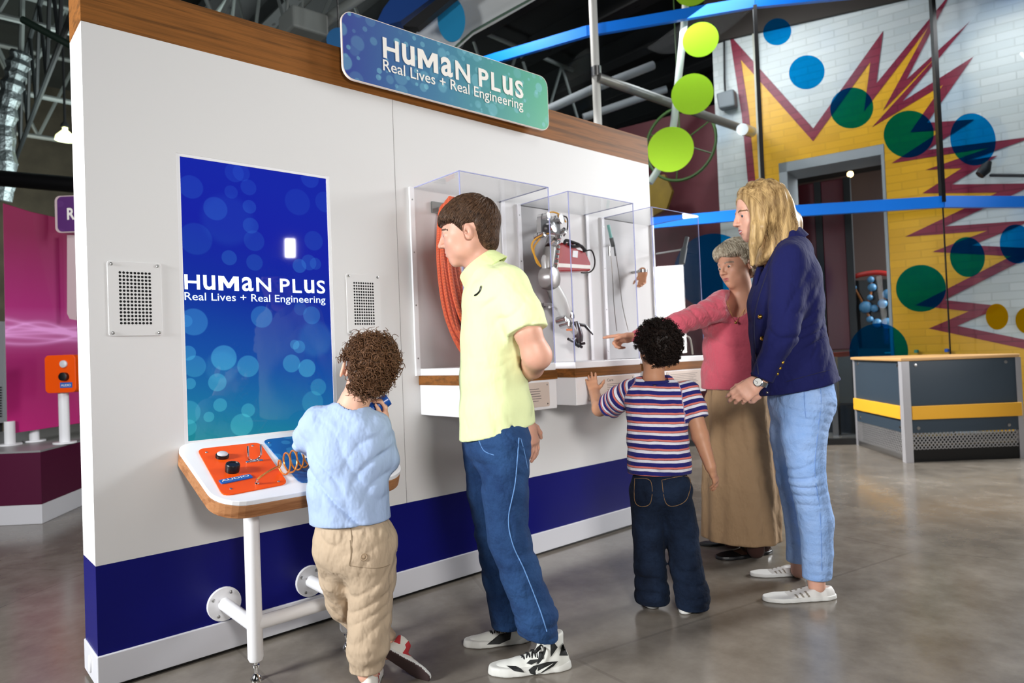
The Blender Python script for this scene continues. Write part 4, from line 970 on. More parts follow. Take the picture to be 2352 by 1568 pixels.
# ------------------------------------------------------------------ activity bin at the right
Fc, Fl, Fr = on_z(2085, 1062), on_z(1970, 1022), on_z(2350, 1052)
el_ = (Fl-Fc); Ll = np.linalg.norm(el_); el_ /= Ll; er_ = (Fr-Fc); Lr = np.linalg.norm(er_); er_ /= Lr
nl = np.array([el_[1], -el_[0], 0]); nl *= -np.sign(np.dot(nl, Fc-CAM)); nr = np.array([er_[1], -er_[0], 0]); nr *= -np.sign(np.dot(nr, Fc-CAM))
Zt = .835
bn = thing('activity_bin', 'dark grey activity table with yellow bands, metal corner posts and wooden rim', 'activity table', tuple(Fc))
BINM = M('charcoal_laminate', '34424f', .4); YBM = M('yellow_band', 'efb02e', .45); MESH = None
def wire_mat(sg):
    t = NT('diamond_wire_mesh'); co = t.obj(); mp = t.n('ShaderNodeMapping'); mp.inputs['Rotation'].default_value = (0, 0, 0); t.l(co, mp.inputs[0])
    sp = t.n('ShaderNodeSeparateXYZ'); t.l(co, sp.inputs[0]); a = t.math('ADD', t.math('MULTIPLY', t.math('ADD' if sg > 0 else 'SUBTRACT', sp.outputs[0], sp.outputs[1]), .9), sp.outputs[2]); b_ = t.math('SUBTRACT', t.math('MULTIPLY', t.math('ADD' if sg > 0 else 'SUBTRACT', sp.outputs[0], sp.outputs[1]), .9), sp.outputs[2])
    f = lambda x: t.math('LESS_THAN', t.math('FRACT', t.math('MULTIPLY', x, 26.)), .28)
    al = t.math('MAXIMUM', f(a), f(b_)); t.set(color=lin('b4b4b6'), metal=.6, rough=.4, alpha=al); return t.m
for e, n_, L, nm in ((el_, nl, Ll, 'left'), (er_, nr, Lr, 'right')):
    o = lambda s, z, h=0.: Fc+e*s+n_*h+np.array([0, 0, z])
    MB().slab([o(.04, .235), o(L-.02, .235), o(L-.02, Zt-.015), o(.04, Zt-.015)], -n_*.02).build('side_panel', BINM, bn, world=True)
    MB().slab([o(.045, .345, .002), o(L-.0, .345, .002), o(L, .455, .002), o(.045, .455, .002)], n_*.02).build('yellow_band', YBM, bn, world=True, bevel=.004)
    MB().slab([o(.04, .10 if nm == 'right' else .02), o(L-.03, .10 if nm == 'right' else .02), o(L-.03, .235), o(.04, .235)], -n_*.004)  .build('wire_mesh', wire_mat(1 if nm == 'left' else -1), bn, world=True)
    for s in (.10, L-.10):
        for z in (.275, Zt-.05):
            MB().lathe(o(s, z, 0), [(.014, 0), (.013, .005), (.005, .006)], n_, 12).build('bolt_head', MAT['steel'], bn, world=True, smooth=True)
    MB().bar(o(L-.0, .0, -.02), o(L, Zt-.015, -.02), .045, .045, up=tuple(n_)).build('corner_post', M('aluminium_post', 'c6c6cc', .35, .6), bn, world=True)
    if nm == 'left': MB().bar(o(.0, .025, -.015), o(L, .025, -.015), .03, .05, up=(0, 0, 1)).build('bottom_rail', MAT['steel'], bn, world=True)
    else: MB().slab([o(.02, 0, -.005), o(L, 0, -.005), o(L, .135, -.005), o(.02, .135, -.005)], -n_*.02).build('black_plinth', MAT['black'], bn, world=True)
MB().bar(Fc+[0, 0, 0]-(nl+nr)*.012, Fc+[0, 0, Zt-.015]-(nl+nr)*.012, .06, .06, up=tuple(nl)).build('corner_post', M('aluminium_post_light', 'd4d4da', .35, .5), bn, world=True)
Bk = np.array([6.72, -.34, 0.]); g = .03
rim_o = [Fc+nl*g+nr*g, Fl+nl*g-nr*0, Bk, Fr+nr*g]
MB().slab([p*[1, 1, 0]+[0, 0, Zt-.014] for p in rim_o], (0, 0, .028)).build('wooden_rim', M('birch_rim', 'c99e68', .4), bn, world=True, bevel=.008)
for px, py, c_, nm in ((2083, 808, '1c1c1e', 'black'), (2105, 810, '3f8f7a', 'green'), (2175, 808, '2a62c4', 'blue'), (2042, 811, 'd8c9ad', 'cream')):
    Q = on_z(px, py, Zt+.014); r = .022
    tag(MB().lathe(Q, [(r, 0), (r, .03), (r*.5, .034)] if nm != 'cream' else [(.045, 0), (.045, .012), (.03, .014)], k=14).build('bottle_cap', M(nm+'_cap', c_, .4), None, smooth=True), f'small {nm} plastic cap lying on the wooden rim of the activity table', 'bottle cap', 'loose caps on the activity table')
rl = thing('low_red_rail', 'low dark shelf with a red edge beside the doorway behind the young woman', 'shelf', on_z(1945, 990))
MB().bar(on_z(1930, 1000)+[0, .1, .86], on_z(1985, 985)+[0, .1, .86], .10, .05).build('red_edge', M('red_edge_paint', '9a3a2c', .5), rl, world=True)
MB().bar(on_z(1945, 1000)+[0, .1, 0], on_z(1945, 1000)+[0, .1, .84], .06, .06).build('metal_post', MAT['steel'], rl, world=True)
# ------------------------------------------------------------------ soft-body modelling: smooth unions meshed with surface nets
def unit(v): v = np.array(v, float); return v/np.linalg.norm(v)
def smin(a, b, k):
    if k <= 1e-6: return np.minimum(a, b)
    h = np.clip(.5+.5*(b-a)/k, 0, 1); return b+(a-b)*h-k*h*(1-h)
def smax(a, b, k): return -smin(-a, -b, k)
def f_seg(a, b, ra, rb):
    a = np.array(a, float); b = np.array(b, float); ba = b-a; L2 = max(ba.dot(ba), 1e-12)
    def f(P):
        t = np.clip((P-a) @ ba/L2, 0, 1); q = P-a-t[:, None]*ba
        return np.sqrt((q*q).sum(1))-(ra+(rb-ra)*t)
    return f
def f_ell(c, r, A=None):
    c = np.array(c, float); r = np.array(r, float); A = np.eye(3) if A is None else np.array(A, float)
    def f(P):
        q = (P-c) @ A.T; k0 = np.sqrt(((q/r)**2).sum(1)); k1 = np.sqrt(((q/(r*r))**2).sum(1))+1e-9
        return np.where(k0 < 1e-4, -r.min(), k0*(k0-1)/k1)
    return f
def f_loft(pts, rad, u, k=.012):
    pts = [np.array(p, float) for p in pts]; rad = [(r, r) if np.isscalar(r) else r for r in rad]
    S = []
    for i in range(len(pts)-1):
        a, b = pts[i], pts[i+1]; d = b-a; L = np.linalg.norm(d); d = d/L; uu = u-d*np.dot(u, d); uu /= np.linalg.norm(uu); S.append((a, d, L, uu, np.cross(d, uu), rad[i], rad[i+1]))
    def f(P):
        D = None
        for a, d, L, uu, vv, r0, r1 in S:
            q = P-a; s = q @ d; t = np.clip(s/L, 0, 1); dd = s-t*L; ru = r0[0]+(r1[0]-r0[0])*t; rv = r0[1]+(r1[1]-r0[1])*t; rm = np.minimum(ru, rv)
            x = q @ uu; y = q @ vv
            k0 = np.sqrt((x/ru)**2+(y/rv)**2+(dd/rm)**2); k1 = np.sqrt((x/ru**2)**2+(y/rv**2)**2+(dd/rm**2)**2)+1e-9
            e = np.where(k0 < .02, -rm, k0*(k0-1)/k1); D = e if D is None else smin(D, e, k)
        return D
    return f
def f_plane(p, n):
    p = np.array(p, float); n = unit(n); return lambda P: (P-p) @ n
def f_cut(f, p, n, k=.004):
    g = f_plane(p, n); return lambda P: smax(f(P), g(P), k)
class Sdf:
    def __init__(s): s.ops = []; s.attrs = []
    def add(s, f, k=.015, attr=None): s.ops.append(('a', f, k)); s.attrs += [(f, attr)] if attr else []; return s
    def sub(s, f, k=.008): s.ops.append(('s', f, k)); return s
    def cut(s, p, n, k=.003): s.ops.append(('c', f_plane(p, n), k)); return s
    def icut(s, f, k=.003): s.ops.append(('c', f, k)); return s
    def disp(s, f): s.ops.append(('d', f, 0)); return s
    def val(s, P, ops):
        d = np.full(len(P), 9.)
        for o, f, k in ops:
            if o == 'a': d = smin(d, f(P), k) if d[0] < 8 or d.min() < 8 else f(P)
            elif o == 's': d = smax(d, -f(P), k)
            elif o == 'c': d = smax(d, f(P), k)
            else: d = d+f(P)
        return d
    def mesh(s, name, mats, lo, hi, vox=.004, parent=None, regions=(), smooth_it=1, attr=None):
        B = 16; lo = np.array(lo, float)-vox*2; n = np.ceil((np.array(hi, float)-lo)/vox/B).astype(int)+1
        gi = np.stack(np.meshgrid(*[np.arange(k) for k in n], indexing='ij'), -1).reshape(-1, 3)
        C = lo+(gi*B+B/2)*vox; hd = B*vox*.5*1.7321+vox
        near = []; mind = np.full(len(C), 9.)
        for o, f, k in s.ops:
            if o in 'as':
                d = f(C); near.append(d < hd*1.35+k+.012)
                if o == 'a': mind = np.minimum(mind, d-k*.3)
            else: near.append(None)
        act = np.where(mind < hd*1.35+.012)[0]
        loc = np.stack(np.meshgrid(*[np.arange(B+1)]*3, indexing='ij'), -1).reshape(-1, 3); NX = n*B+2
        vid, vpos, quads = [], [], []
        key = lambda I: (I[..., 0]*NX[1]+I[..., 1])*NX[2]+I[..., 2]
        for bi in act:
            ops = [op for op, nr in zip(s.ops, near) if nr is None or nr[bi]]
            if not any(o[0] == 'a' for o in ops): continue
            base = gi[bi]*B; V = s.val(lo+(loc+base)*vox, ops).reshape(B+1, B+1, B+1); sg = V < 0
            if sg.all() or not sg.any(): continue
            cs = np.zeros((B, B, B), int)
            for dx in (0, 1):
                for dy in (0, 1):
                    for dz in (0, 1): cs += sg[dx:B+dx, dy:B+dy, dz:B+dz]
            ac = np.argwhere((cs > 0) & (cs < 8))
            if not len(ac): continue
            acc = np.zeros((len(ac), 3)); cnt = np.zeros(len(ac))
            cor = [(0,0,0),(1,0,0),(0,1,0),(1,1,0),(0,0,1),(1,0,1),(0,1,1),(1,1,1)]
            vals = np.stack([V[ac[:, 0]+c[0], ac[:, 1]+c[1], ac[:, 2]+c[2]] for c in cor], 1)
            for p, q in ((0,1),(2,3),(4,5),(6,7),(0,2),(1,3),(4,6),(5,7),(0,4),(1,5),(2,6),(3,7)):
                a, b = vals[:, p], vals[:, q]; m = (a < 0) != (b < 0); t = np.where(m, a/np.where(m, a-b, 1), 0)
                acc += np.where(m[:, None], np.array(cor[p])+t[:, None]*(np.array(cor[q])-np.array(cor[p])), 0); cnt += m
            vid.append(key(ac+base)); vpos.append(lo+(ac+base+acc/cnt[:, None])*vox)
            for ax in range(3):
                a0 = [slice(0, B)]*3; a1 = list(a0); a1[ax] = slice(1, B+1)
                s0, s1 = sg[tuple(a0)], sg[tuple(a1)]; e = np.argwhere(s0 != s1)
                if not len(e): continue
                fl = s0[e[:, 0], e[:, 1], e[:, 2]]; e = e+base; o1 = np.zeros(3, int); o2 = np.zeros(3, int); o1[(ax+1) % 3] = 1; o2[(ax+2) % 3] = 1
                q = np.stack([key(e-o1-o2), key(e-o2), key(e), key(e-o1)], 1); q[~fl] = q[~fl][:, ::-1]; quads.append(q)
        vid = np.concatenate(vid); vpos = np.concatenate(vpos); od = np.argsort(vid); vid = vid[od]; vpos = vpos[od]
        Q = np.concatenate(quads); ix = np.searchsorted(vid, Q); ix = np.clip(ix, 0, len(vid)-1); ok = (vid[ix] == Q).all(1); ix = ix[ok]
        for _ in range(smooth_it):
            a2 = np.zeros_like(vpos); c2 = np.zeros(len(vpos))
            for i in range(4):
                np.add.at(a2, ix[:, i], vpos[ix[:, (i+1) % 4]]); np.add.at(a2, ix[:, i], vpos[ix[:, (i+3) % 4]]); np.add.at(c2, ix[:, i], 2)
            vpos = vpos*.5+.5*a2/np.maximum(c2, 1)[:, None]
        me = bpy.data.meshes.new(name); nv, nf = len(vpos), len(ix)
        me.vertices.add(nv); me.vertices.foreach_set('co', vpos.astype(np.float32).ravel()); me.loops.add(nf*4); me.loops.foreach_set('vertex_index', ix.astype(np.int32).ravel())
        me.polygons.add(nf); me.polygons.foreach_set('loop_start', np.arange(0, nf*4, 4, dtype=np.int32))
        me.update(calc_edges=True); me.polygons.foreach_set('use_smooth', np.ones(nf, bool))
        o = link(name, me, mats, parent, parent is not None)
        if regions:
            C = vpos[ix].mean(1); mi = np.zeros(nf, np.int32)
            for idx, pred in regions: mi[pred(C)] = idx
            me.polygons.foreach_set('material_index', mi)
        if s.attrs:
            best = np.full(nv, 9.); val = np.zeros(nv)
            for f, at_ in s.attrs:
                d = f(vpos); m = d < best; best[m] = d[m]; val[m] = at_(vpos)[m]
            A = me.attributes.new('stripe', 'FLOAT', 'POINT'); A.data.foreach_set('value', val.astype(np.float32))
        me.update(); return o
def bounds(pts, m=.1):
    P = np.array(pts); return P.min(0)-m, P.max(0)+m
def ripple(amp, dirv, freq, warp=.35, seed=0, mask=None):
    d = unit(dirv); rs = np.random.RandomState(seed); w1 = rs.randn(3)*9; w2 = rs.randn(3)*15; p1, p2 = rs.rand(2)*6
    def f(P):
        ph = P @ d*freq + warp*7*np.sin(P @ w1+p1) + warp*3*np.sin(P @ w2+p2)
        g = np.sin(ph); g = g*.6+.4*np.sin(ph*1.7+P @ w1*.6)
        a = amp*g*(.55+.45*np.sin(P @ w1*.7+p2))
        return a if mask is None else a*mask(P)
    return f
def creases(amp, dirv, freq, seed=0, mask=None, warp=1.):
    """sharp-valleyed folds running across dirv"""
    d = unit(dirv); rs = np.random.RandomState(seed); w = [rs.randn(3)*s_ for s_ in (7, 13, 22)]; ph = rs.rand(6)*6
    def f(P):
        q = P @ d*freq + warp*(1.5*np.sin(P @ w[0]+ph[0]) + .8*np.sin(P @ w[1]+ph[1]) + .3*np.sin(P @ w[2]+ph[2]))
        g = 1-np.abs(np.sin(q)); g = g*g
        a = amp*(g-.5)*np.clip(.5+.8*np.sin(P @ w[0]*.8+ph[3])*np.sin(P @ w[1]*.5+ph[4]), 0, 1.2)
        return a if mask is None else a*mask(P)
    return f
def hit(S, px, py, D0, off=.001, D1=None):
    """point on the modelled surface under a pixel, searched from depth D0 away from the viewer"""
    Ds = np.linspace(D0, D1 or D0+.35, 240); P = np.array([at(px, py, d) for d in Ds]); v = S.val(P, S.ops); i = np.argmax(v < 0)
    return P[i]-unit(ray(px, py))*off if (v < 0).any() else at(px, py, (D0+(D1 or D0+.35))/2)
def near_pt(p, r): p = np.array(p); return lambda P: np.exp(-((P-p)**2).sum(1)/(2*r*r))
from mathutils.geometry import delaunay_2d_cdt
def surf_patch(name, mat, parent, S, poly, D0, D1, off=.0032, step=4):
    """thin appliqué lying on a modelled surface, outlined in picture coordinates"""
    B = []
    for i, p in enumerate(poly):
        q = poly[(i+1) % len(poly)]; n = max(1, int(math.hypot(q[0]-p[0], q[1]-p[1])/step)); B += [(p[0]+(q[0]-p[0])*k/n, p[1]+(q[1]-p[1])*k/n) for k in range(n)]
    xs, ys = [p[0] for p in B], [p[1] for p in B]; I = [(x, y) for x in np.arange(min(xs)+step/2, max(xs), step) for y in np.arange(min(ys)+step/2, max(ys), step)]
    V, _, F, _, _, _ = delaunay_2d_cdt([Vector(p) for p in B+I], [(i, (i+1) % len(B)) for i in range(len(B))], [], 1, 1e-4)
    b = MB(); b.v = [tuple(hit(S, v[0], v[1], D0, off, D1)) for v in V]
    for f in F: b.face(f)
    return b.build_split(name, mat, parent, world=True, smooth=True, recalc=False)
# ------------------------------------------------------------------ people: heads, hands, shoes, hair
RH = AX[0]*[1, 1, 0]; RH /= np.linalg.norm(RH); FH = AX[2]*[1, 1, 0]; FH /= np.linalg.norm(FH); UP = np.array([0, 0, 1.])
class Head:
    def __init__(s, c, f, u, H):
        s.c = np.array(c, float); s.f = unit(f); s.u = unit(np.array(u)-s.f*np.dot(u, s.f)); s.r = np.cross(s.f, s.u); s.H = H; s.A = np.array([s.r, s.f, s.u])
    def p(s, x, y, z): return s.c+s.H*(s.r*x+s.f*y+s.u*z)
    def loc(s, P): return ((P-s.c) @ s.A.T)/s.H
    def e(s, c, r, A=None): return f_ell(s.p(*c), np.array(r)*s.H, s.A if A is None else A)
    def g(s, a, b, ra, rb): return f_seg(s.p(*a), s.p(*b), ra*s.H, rb*s.H)
    def build(s, S, child=False, smile=0.):
        H = s.H
        S.add(s.e((0, -.07, .12), (.33, .42, .38)), .03)
        S.add(s.e((0, .12, -.13), (.255, .26, .33)), .1*H)
        S.add(s.e((0, .27, -.405), (.095, .08, .075)), .10*H)
        S.add(s.e((0, .27, -.27), (.13, .115, .10)), .10*H)                     # muzzle
        for x in (-1, 1):
            S.add(s.e((x*.17, .07, -.27), (.08, .13, .10)), .12*H)
            S.add(s.e((x*.15, .24, -.13), (.085, .075, .08)), .10*H)            # cheek
            S.sub(s.e((x*.145, .405, -.015), (.085, .07, .05)), .06*H)
        S.add(s.g((-.14, .325, .07), (.14, .325, .07), .035, .035), .06*H)
        S.add(s.g((0, .365, .05), (0, .45, -.115), .024, .036), .045*H)
        S.add(s.e((0, .432, -.13), (.05, .055, .035)), .02*H)
        for x in (-1, 1):
            S.add(s.e((x*.055, .40, -.142), (.034, .045, .03)), .02*H); S.sub(s.e((x*.028, .44, -.170), (.016, .02, .012)), .008*H)
            S.add(s.e((x*.135, .293, -.015), (.075, .068, .06)), .015*H)         # eyelids
            S.sub(s.e((x*.140, .375, -.018), (.056, .06, .0175)), .006*H)
        S.add(s.e((0, .362, -.243), (.080, .045, .022)), .02*H); S.add(s.e((0, .355, -.286), (.074, .046, .025)), .02*H)
        S.sub(s.e((0, .42, -.264), (.095, .05, .007 if not smile else .02)), .008*H)
        S.sub(s.e((0, .395, -.335), (.07, .035, .02)), .03*H)
        for x in (-1, 1):
            A = np.array([s.r*.92-s.f*.38*x, s.f*.92+s.r*.38*x, s.u*.97-s.f*.22]); A = np.array([unit(a) for a in A])
            S.add(s.e((x*.325, -.05, -.07), (.03, .072, .115), A), .03*H)
            S.sub(s.e((x*.37, -.035, -.05), (.03, .045, .065), A), .012*H); S.sub(s.e((x*.345, -.02, -.07), (.03, .02, .035), A), .012*H)
            S.add(s.e((x*.335, -.03, -.145), (.024, .04, .04), A), .02*H)
        return S
    def lips(s): return lambda P: (lambda q: (np.abs(q[:, 0]) < .088) & (q[:, 1] > .33) & (((q[:, 0]/.085)**2+((q[:, 2]+.266)/.038)**2) < 1))(s.loc(P))
    def brows(s, z=.085): return lambda P: (lambda q: (np.abs(np.abs(q[:, 0])-.15) < .085) & (q[:, 1] > .25) & (np.abs(q[:, 2]-z+.5*(np.abs(q[:, 0])-.13)**2*8) < .013))(s.loc(P))
    def eyes(s, parent, iris, gaze=(0, 1, -.1)):
        for x in (-1, 1):
            R = .066*s.H; c = s.p(x*.135, .288, -.018); g = unit(s.A.T @ unit(gaze)); b = MB(); a_, b_ = axes_of(g); a_, b_ = np.array(a_), np.array(b_); k = 16; N = len(b.v)
            rings = [0, .13, .27, .45, .66, .85, 1.2, 1.6, 2.2, PI]
            for th in rings:
                for j in range(k):
                    t = 2*PI*j/k; b.v.append(tuple(c+R*(g*math.cos(th)+(a_*math.cos(t)+b_*math.sin(t))*math.sin(th))))
            for i in range(len(rings)-1):
                b.mi = 2 if i < 2 else (1 if i < 4 else 0)
                for j in range(k): b.face((i*k+j, i*k+(j+1) % k, (i+1)*k+(j+1) % k, (i+1)*k+j))
            b.build('eye', [M('eye_white', 'e8e2de', .15), M('iris', iris, .2), M('pupil', '080808', .1)], parent, smooth=True, world=True)
def finger_chain(S, base, d, n, L, r0, r1, ang, k=.004):
    p = np.array(base); d = np.array(d); ln = (.45, .31, .24); out = [p]; a = 0.; rs = [r0, r0*.94, (r0+r1)/2, r1]
    for i in range(3):
        a += ang[i]; dd = d*math.cos(a)+n*math.sin(a); q = p+dd*L*ln[i]; S.add(f_seg(p, q, rs[i], rs[i+1]), k if i else .008); p = q; out.append(p)
    return out
def hand(S, wr, d, n, t, s=1., curls=None, thumb=(.7, .6, .35), tb=.3, spread=.0, wrist_r=.026):
    """palm, four unequal fingers and a thumb; d towards the fingertips, n the way the palm faces, t the thumb side"""
    d = unit(d); n = unit(np.array(n)-d*np.dot(n, d)); t = unit(np.array(t)-d*np.dot(t, d)-n*np.dot(t, n)); wr = np.array(wr)
    S.add(f_loft([wr, wr+d*.045*s, wr+d*.088*s], [(wrist_r*1.0, wrist_r*.75), (.036*s, .0165*s), (.039*s, .0125*s)], t, .01), .012)
    curls = curls or [(.25, .3, .2)]*4
    off = (.030, .0102, -.0098, -.0285); bl = (.088, .092, .087, .077); ln = (.072, .080, .074, .058); rr = (.0086, .0088, .0084, .0075); tips = []
    for i in range(4):
        dd = unit(d+t*spread*(1.5-i)/1.5); tips.append(finger_chain(S, wr+d*bl[i]*s+t*off[i]*s, dd, n, ln[i]*s, rr[i]*s, rr[i]*.74*s, curls[i])[-1])
    p = wr+d*.022*s+t*.022*s+n*.004*s; d1 = unit(t*thumb[0]+d*thumb[1]+n*thumb[2]); p1 = p+d1*.042*s; d2 = unit(d1*(1-tb)+d*tb+n*.12); p2 = p1+d2*.033*s; d3 = unit(d2*(1-tb)+d*tb+n*.2); p3 = p2+d3*.026*s
    S.add(f_seg(p, p1, .0135*s, .0105*s), .01); S.add(f_seg(p1, p2, .0102*s, .0092*s), .005); S.add(f_seg(p2, p3, .0092*s, .007*s), .005)
    return tips
def shoe_sdf(heel, toe, up, w=1., hgt=1., high=False, sole=.018):
    """heel and toe are on the sole line; returns upper sdf, sole sdf and a function giving (t along, side, height)"""
    heel = np.array(heel, float); toe = np.array(toe, float); a = toe-heel; L = np.linalg.norm(a); a /= L; up = unit(np.array(up)-a*np.dot(up, a)); sd = np.cross(a, up); k = L/.26
    st = [(.03, .024, .058), (.12, .033, .066), (.30, .036, .066), (.48, .038, .056), (.66, .044, .044), (.82, .043, .036), (.94, .032, .028), (.985, .020, .020)]
    pts = [heel+a*L*t for t, _, _ in st]
    U = Sdf(); U.add(f_loft(pts, [(ww*w*k, hh*hgt*k) for _, ww, hh in st], sd, .012*k), .01)
    if high: U.add(f_loft([heel+a*L*.22+up*.05*k, heel+a*L*.20+up*.115*k*hgt], [(.036*k, .050*k), (.035*k, .047*k)], sd), .025*k); U.cut(heel+a*L*.2+up*.118*k*hgt, up+a*.15)
    else: U.cut(heel+a*L*.2+up*.062*k*hgt, up+a*.28, .004)
    if not high: U.sub(f_ell(heel+a*L*.22+up*.085*k*hgt, np.array([.027, .062, .04])*k, np.array([sd, a, up])), .006)
    U.cut(heel+up*.010*k, -up)
    So = Sdf(); So.add(f_loft(pts, [(ww*w*k+.0035*k, .05*k) for _, ww, hh in st], sd, .012*k), .01); So.cut(heel+up*sole*k, up, .002); So.cut(heel+up*.0005, -up, .002)
    return U, So, (lambda P: np.stack([((P-heel) @ a)/L, ((P-heel) @ sd)/k, ((P-heel) @ up)/k], 1)), (heel, a, up, sd, L, k)
def ellipsoid_flow(hd, C, R, pole, n, th, dphi, length, seg, allow, rs, wav=0., thick=(0., .0), lift=0., tmin=0.):
    """strands combed over an ellipsoid away from a whorl; local head coordinates, returns world points"""
    C, R = np.array(C, float), np.array(R, float); pole = unit(pole); a_, b_ = axes_of(pole, (0, .1, 1)); a_, b_ = np.array(a_), np.array(b_); out = []
    for _ in range(n):
        ph = rs.rand()*2*PI; t0 = math.acos(math.cos(tmin)-rs.rand()*(math.cos(tmin)-math.cos(th))); L = length*(.7+.6*rs.rand()); lf = 1+thick[0]+rs.rand()*thick[1]; pts = []; w0 = rs.rand()*6
        for i in range(seg+1):
            t = t0+L*i/seg; p_ = ph+dphi*(t-t0)+wav*math.sin(w0+i*.9)
            q = (pole*math.cos(t)+(a_*math.cos(p_)+b_*math.sin(p_))*math.sin(t))*R
            if not allow(C+q): break
            pts.append(hd.p(*(C+q*(lf+lift*(i/seg)**2))))
        if len(pts) > 1: out.append(pts)
    return out
def hug(strands, S, c, off=.0005):
    n = [len(p) for p in strands]; P = np.concatenate([np.array(p) for p in strands]); d = P-c; d /= np.linalg.norm(d, axis=1)[:, None]
    jit = np.concatenate([np.full(k, random.random()*.004-.001) for k in n])
    for _ in range(5): P = P-d*(S.val(P, S.ops)-off-jit)[:, None]*.9
    return [list(x) for x in np.split(P, np.cumsum(n)[:-1])]
def strands_mesh(name, strands, r, mat, parent, k=4, taper=True):
    V, F = [], []; 
    for pts in strands:
        P = np.array(pts); m = len(P); T = np.gradient(P, axis=0); T /= np.linalg.norm(T, axis=1)[:, None]+1e-9
        ref = np.array([.31, .87, .39]); Aa = np.cross(T, ref); Aa /= np.linalg.norm(Aa, axis=1)[:, None]+1e-9; Bb = np.cross(T, Aa); n = len(V); rr = r*(.8+.4*random.random())
        for i in range(m):
            x = rr*(1-(.75*(i/(m-1))**2 if taper else 0))
            for j in range(k):
                t = 2*PI*j/k; V.append(P[i]+(Aa[i]*math.cos(t)+Bb[i]*math.sin(t))*x)
        for i in range(m-1):
            for j in range(k): F.append((n+i*k+j, n+i*k+(j+1) % k, n+(i+1)*k+(j+1) % k, n+(i+1)*k+j))
        F.append(tuple(n+j for j in range(k))[::-1]); F.append(tuple(n+(m-1)*k+j for j in range(k)))
    me = bpy.data.meshes.new(name); me.from_pydata([tuple(v) for v in V], [], F); me.polygons.foreach_set('use_smooth', [True]*len(F)); me.update()
    return link(name, me, mat, parent, True)
def curls(hd, C, R, n, rad, turns, length, allow, rs, down=.5, seg=9):
    out = []; C, R = np.array(C, float), np.array(R, float)
    while len(out) < n:
        v = rs.randn(3); v /= np.linalg.norm(v)
        if not allow(C+v*R): continue
        p0 = hd.p(*(C+v*R*(.86+.12*rs.rand()))); nn = unit(hd.A.T @ (v/R)); ax = unit(nn*(1-down)+(-hd.u)*down*rs.rand()*1.4+rs.randn(3)*.35); a_, b_ = axes_of(ax, rs.randn(3)); a_, b_ = np.array(a_), np.array(b_)
        ph = rs.rand()*6; tn_ = turns*(.6+.7*rs.rand()); L = length*(.5+.8*rs.rand()); N = int(seg*tn_)+3; rr = rad*(.6+.7*rs.rand())
        out.append([p0+ax*L*i/N+(a_*math.cos(ph+2*PI*tn_*i/N)+b_*math.sin(ph+2*PI*tn_*i/N))*rr*min(1, .4+i/N*1.2) for i in range(N+1)])
    return out
def hair_mat(name, c1, c2, sc=90, rough=.45, stretch=(1, 1, 1)):
    t = NT(name); co = t.scaled(t.obj(), stretch); f = t.noise(co, sc, 4, .65)
    t.set(color=t.ramp(f, [(.32, lin(c1)), (.68, lin(c2))]), rough=rough, spec=.2); return t.m
def skin_mat(name, c, c2):
    t = NT(name); co = t.obj(); f = t.noise(co, 22, 4); t.set(color=t.mix(f, lin(c), lin(c2)), rough=.48, spec=.35, sss=.12); t.b.inputs['Subsurface Radius'].default_value = (.012, .004, .002); t.b.inputs['Subsurface Scale'].default_value = 1.
    t.bump(t.noise(co, 260, 2), .08, .0006); return t.m
def cloth(name, c, var=.1, vs_=14, weave=900, bump=.25, rough=.85, sheen=.03, fold=.012):
    t = NT(name); co = t.obj(); f = t.noise(co, vs_, 4); cc = lin(c)
    t.set(color=t.mix(f, tuple(x*(1-var) for x in cc[:3])+(1,), tuple(min(1, x*(1+var)) for x in cc[:3])+(1,)), rough=rough, spec=.2, sheen=sheen)
    h = t.math('ADD', t.math('MULTIPLY', t.noise(co, weave, 2), .0006), t.math('MULTIPLY', t.noise(t.scaled(co, (1, 1, .6)), 16, 3, .5), fold)); t.bump(h, 1., 1.); return t.m
def denim(name, c1, c2, vs_=9):
    t = NT(name); co = t.obj(); n1 = t.noise(co, vs_, 5, .6); n2 = t.noise(t.scaled(co, (900, 900, 240)), 1, 2)
    f = t.math('ADD', t.math('MULTIPLY', n1, .7), t.math('MULTIPLY', n2, .3)); t.set(color=t.ramp(f, [(.35, lin(c1)), (.65, lin(c2))]), rough=.85, spec=.1, sheen=.02); h = t.math('ADD', t.math('MULTIPLY', n2, .0004), t.math('MULTIPLY', t.noise(co, 20, 3, .55), .014)); t.bump(h, 1., 1.); return t.m
def ring_tube(mb, c, n, rx, ry, u, r, k=28): 
    n = unit(n); u = unit(np.array(u)-n*np.dot(u, n)); v = np.cross(n, u); return mb.tube([np.array(c)+u*rx*math.cos(2*PI*i/k)+v*ry*math.sin(2*PI*i/k) for i in range(k)], r, 8, closed=True)
# ------------------------------------------------------------------ the teenage boy in the lime polo shirt
VX = .003; VC = .0055
SK1 = skin_mat('fair_skin', 'c5927c', 'd2a28e'); LIP = M('lip_pink', 'c27b74', .4); BROWD = M('brow_brown', '4f382a', .8)
def skeleton_tie(S, pts, r): S.add(f_loft(pts, r, RH), .03)

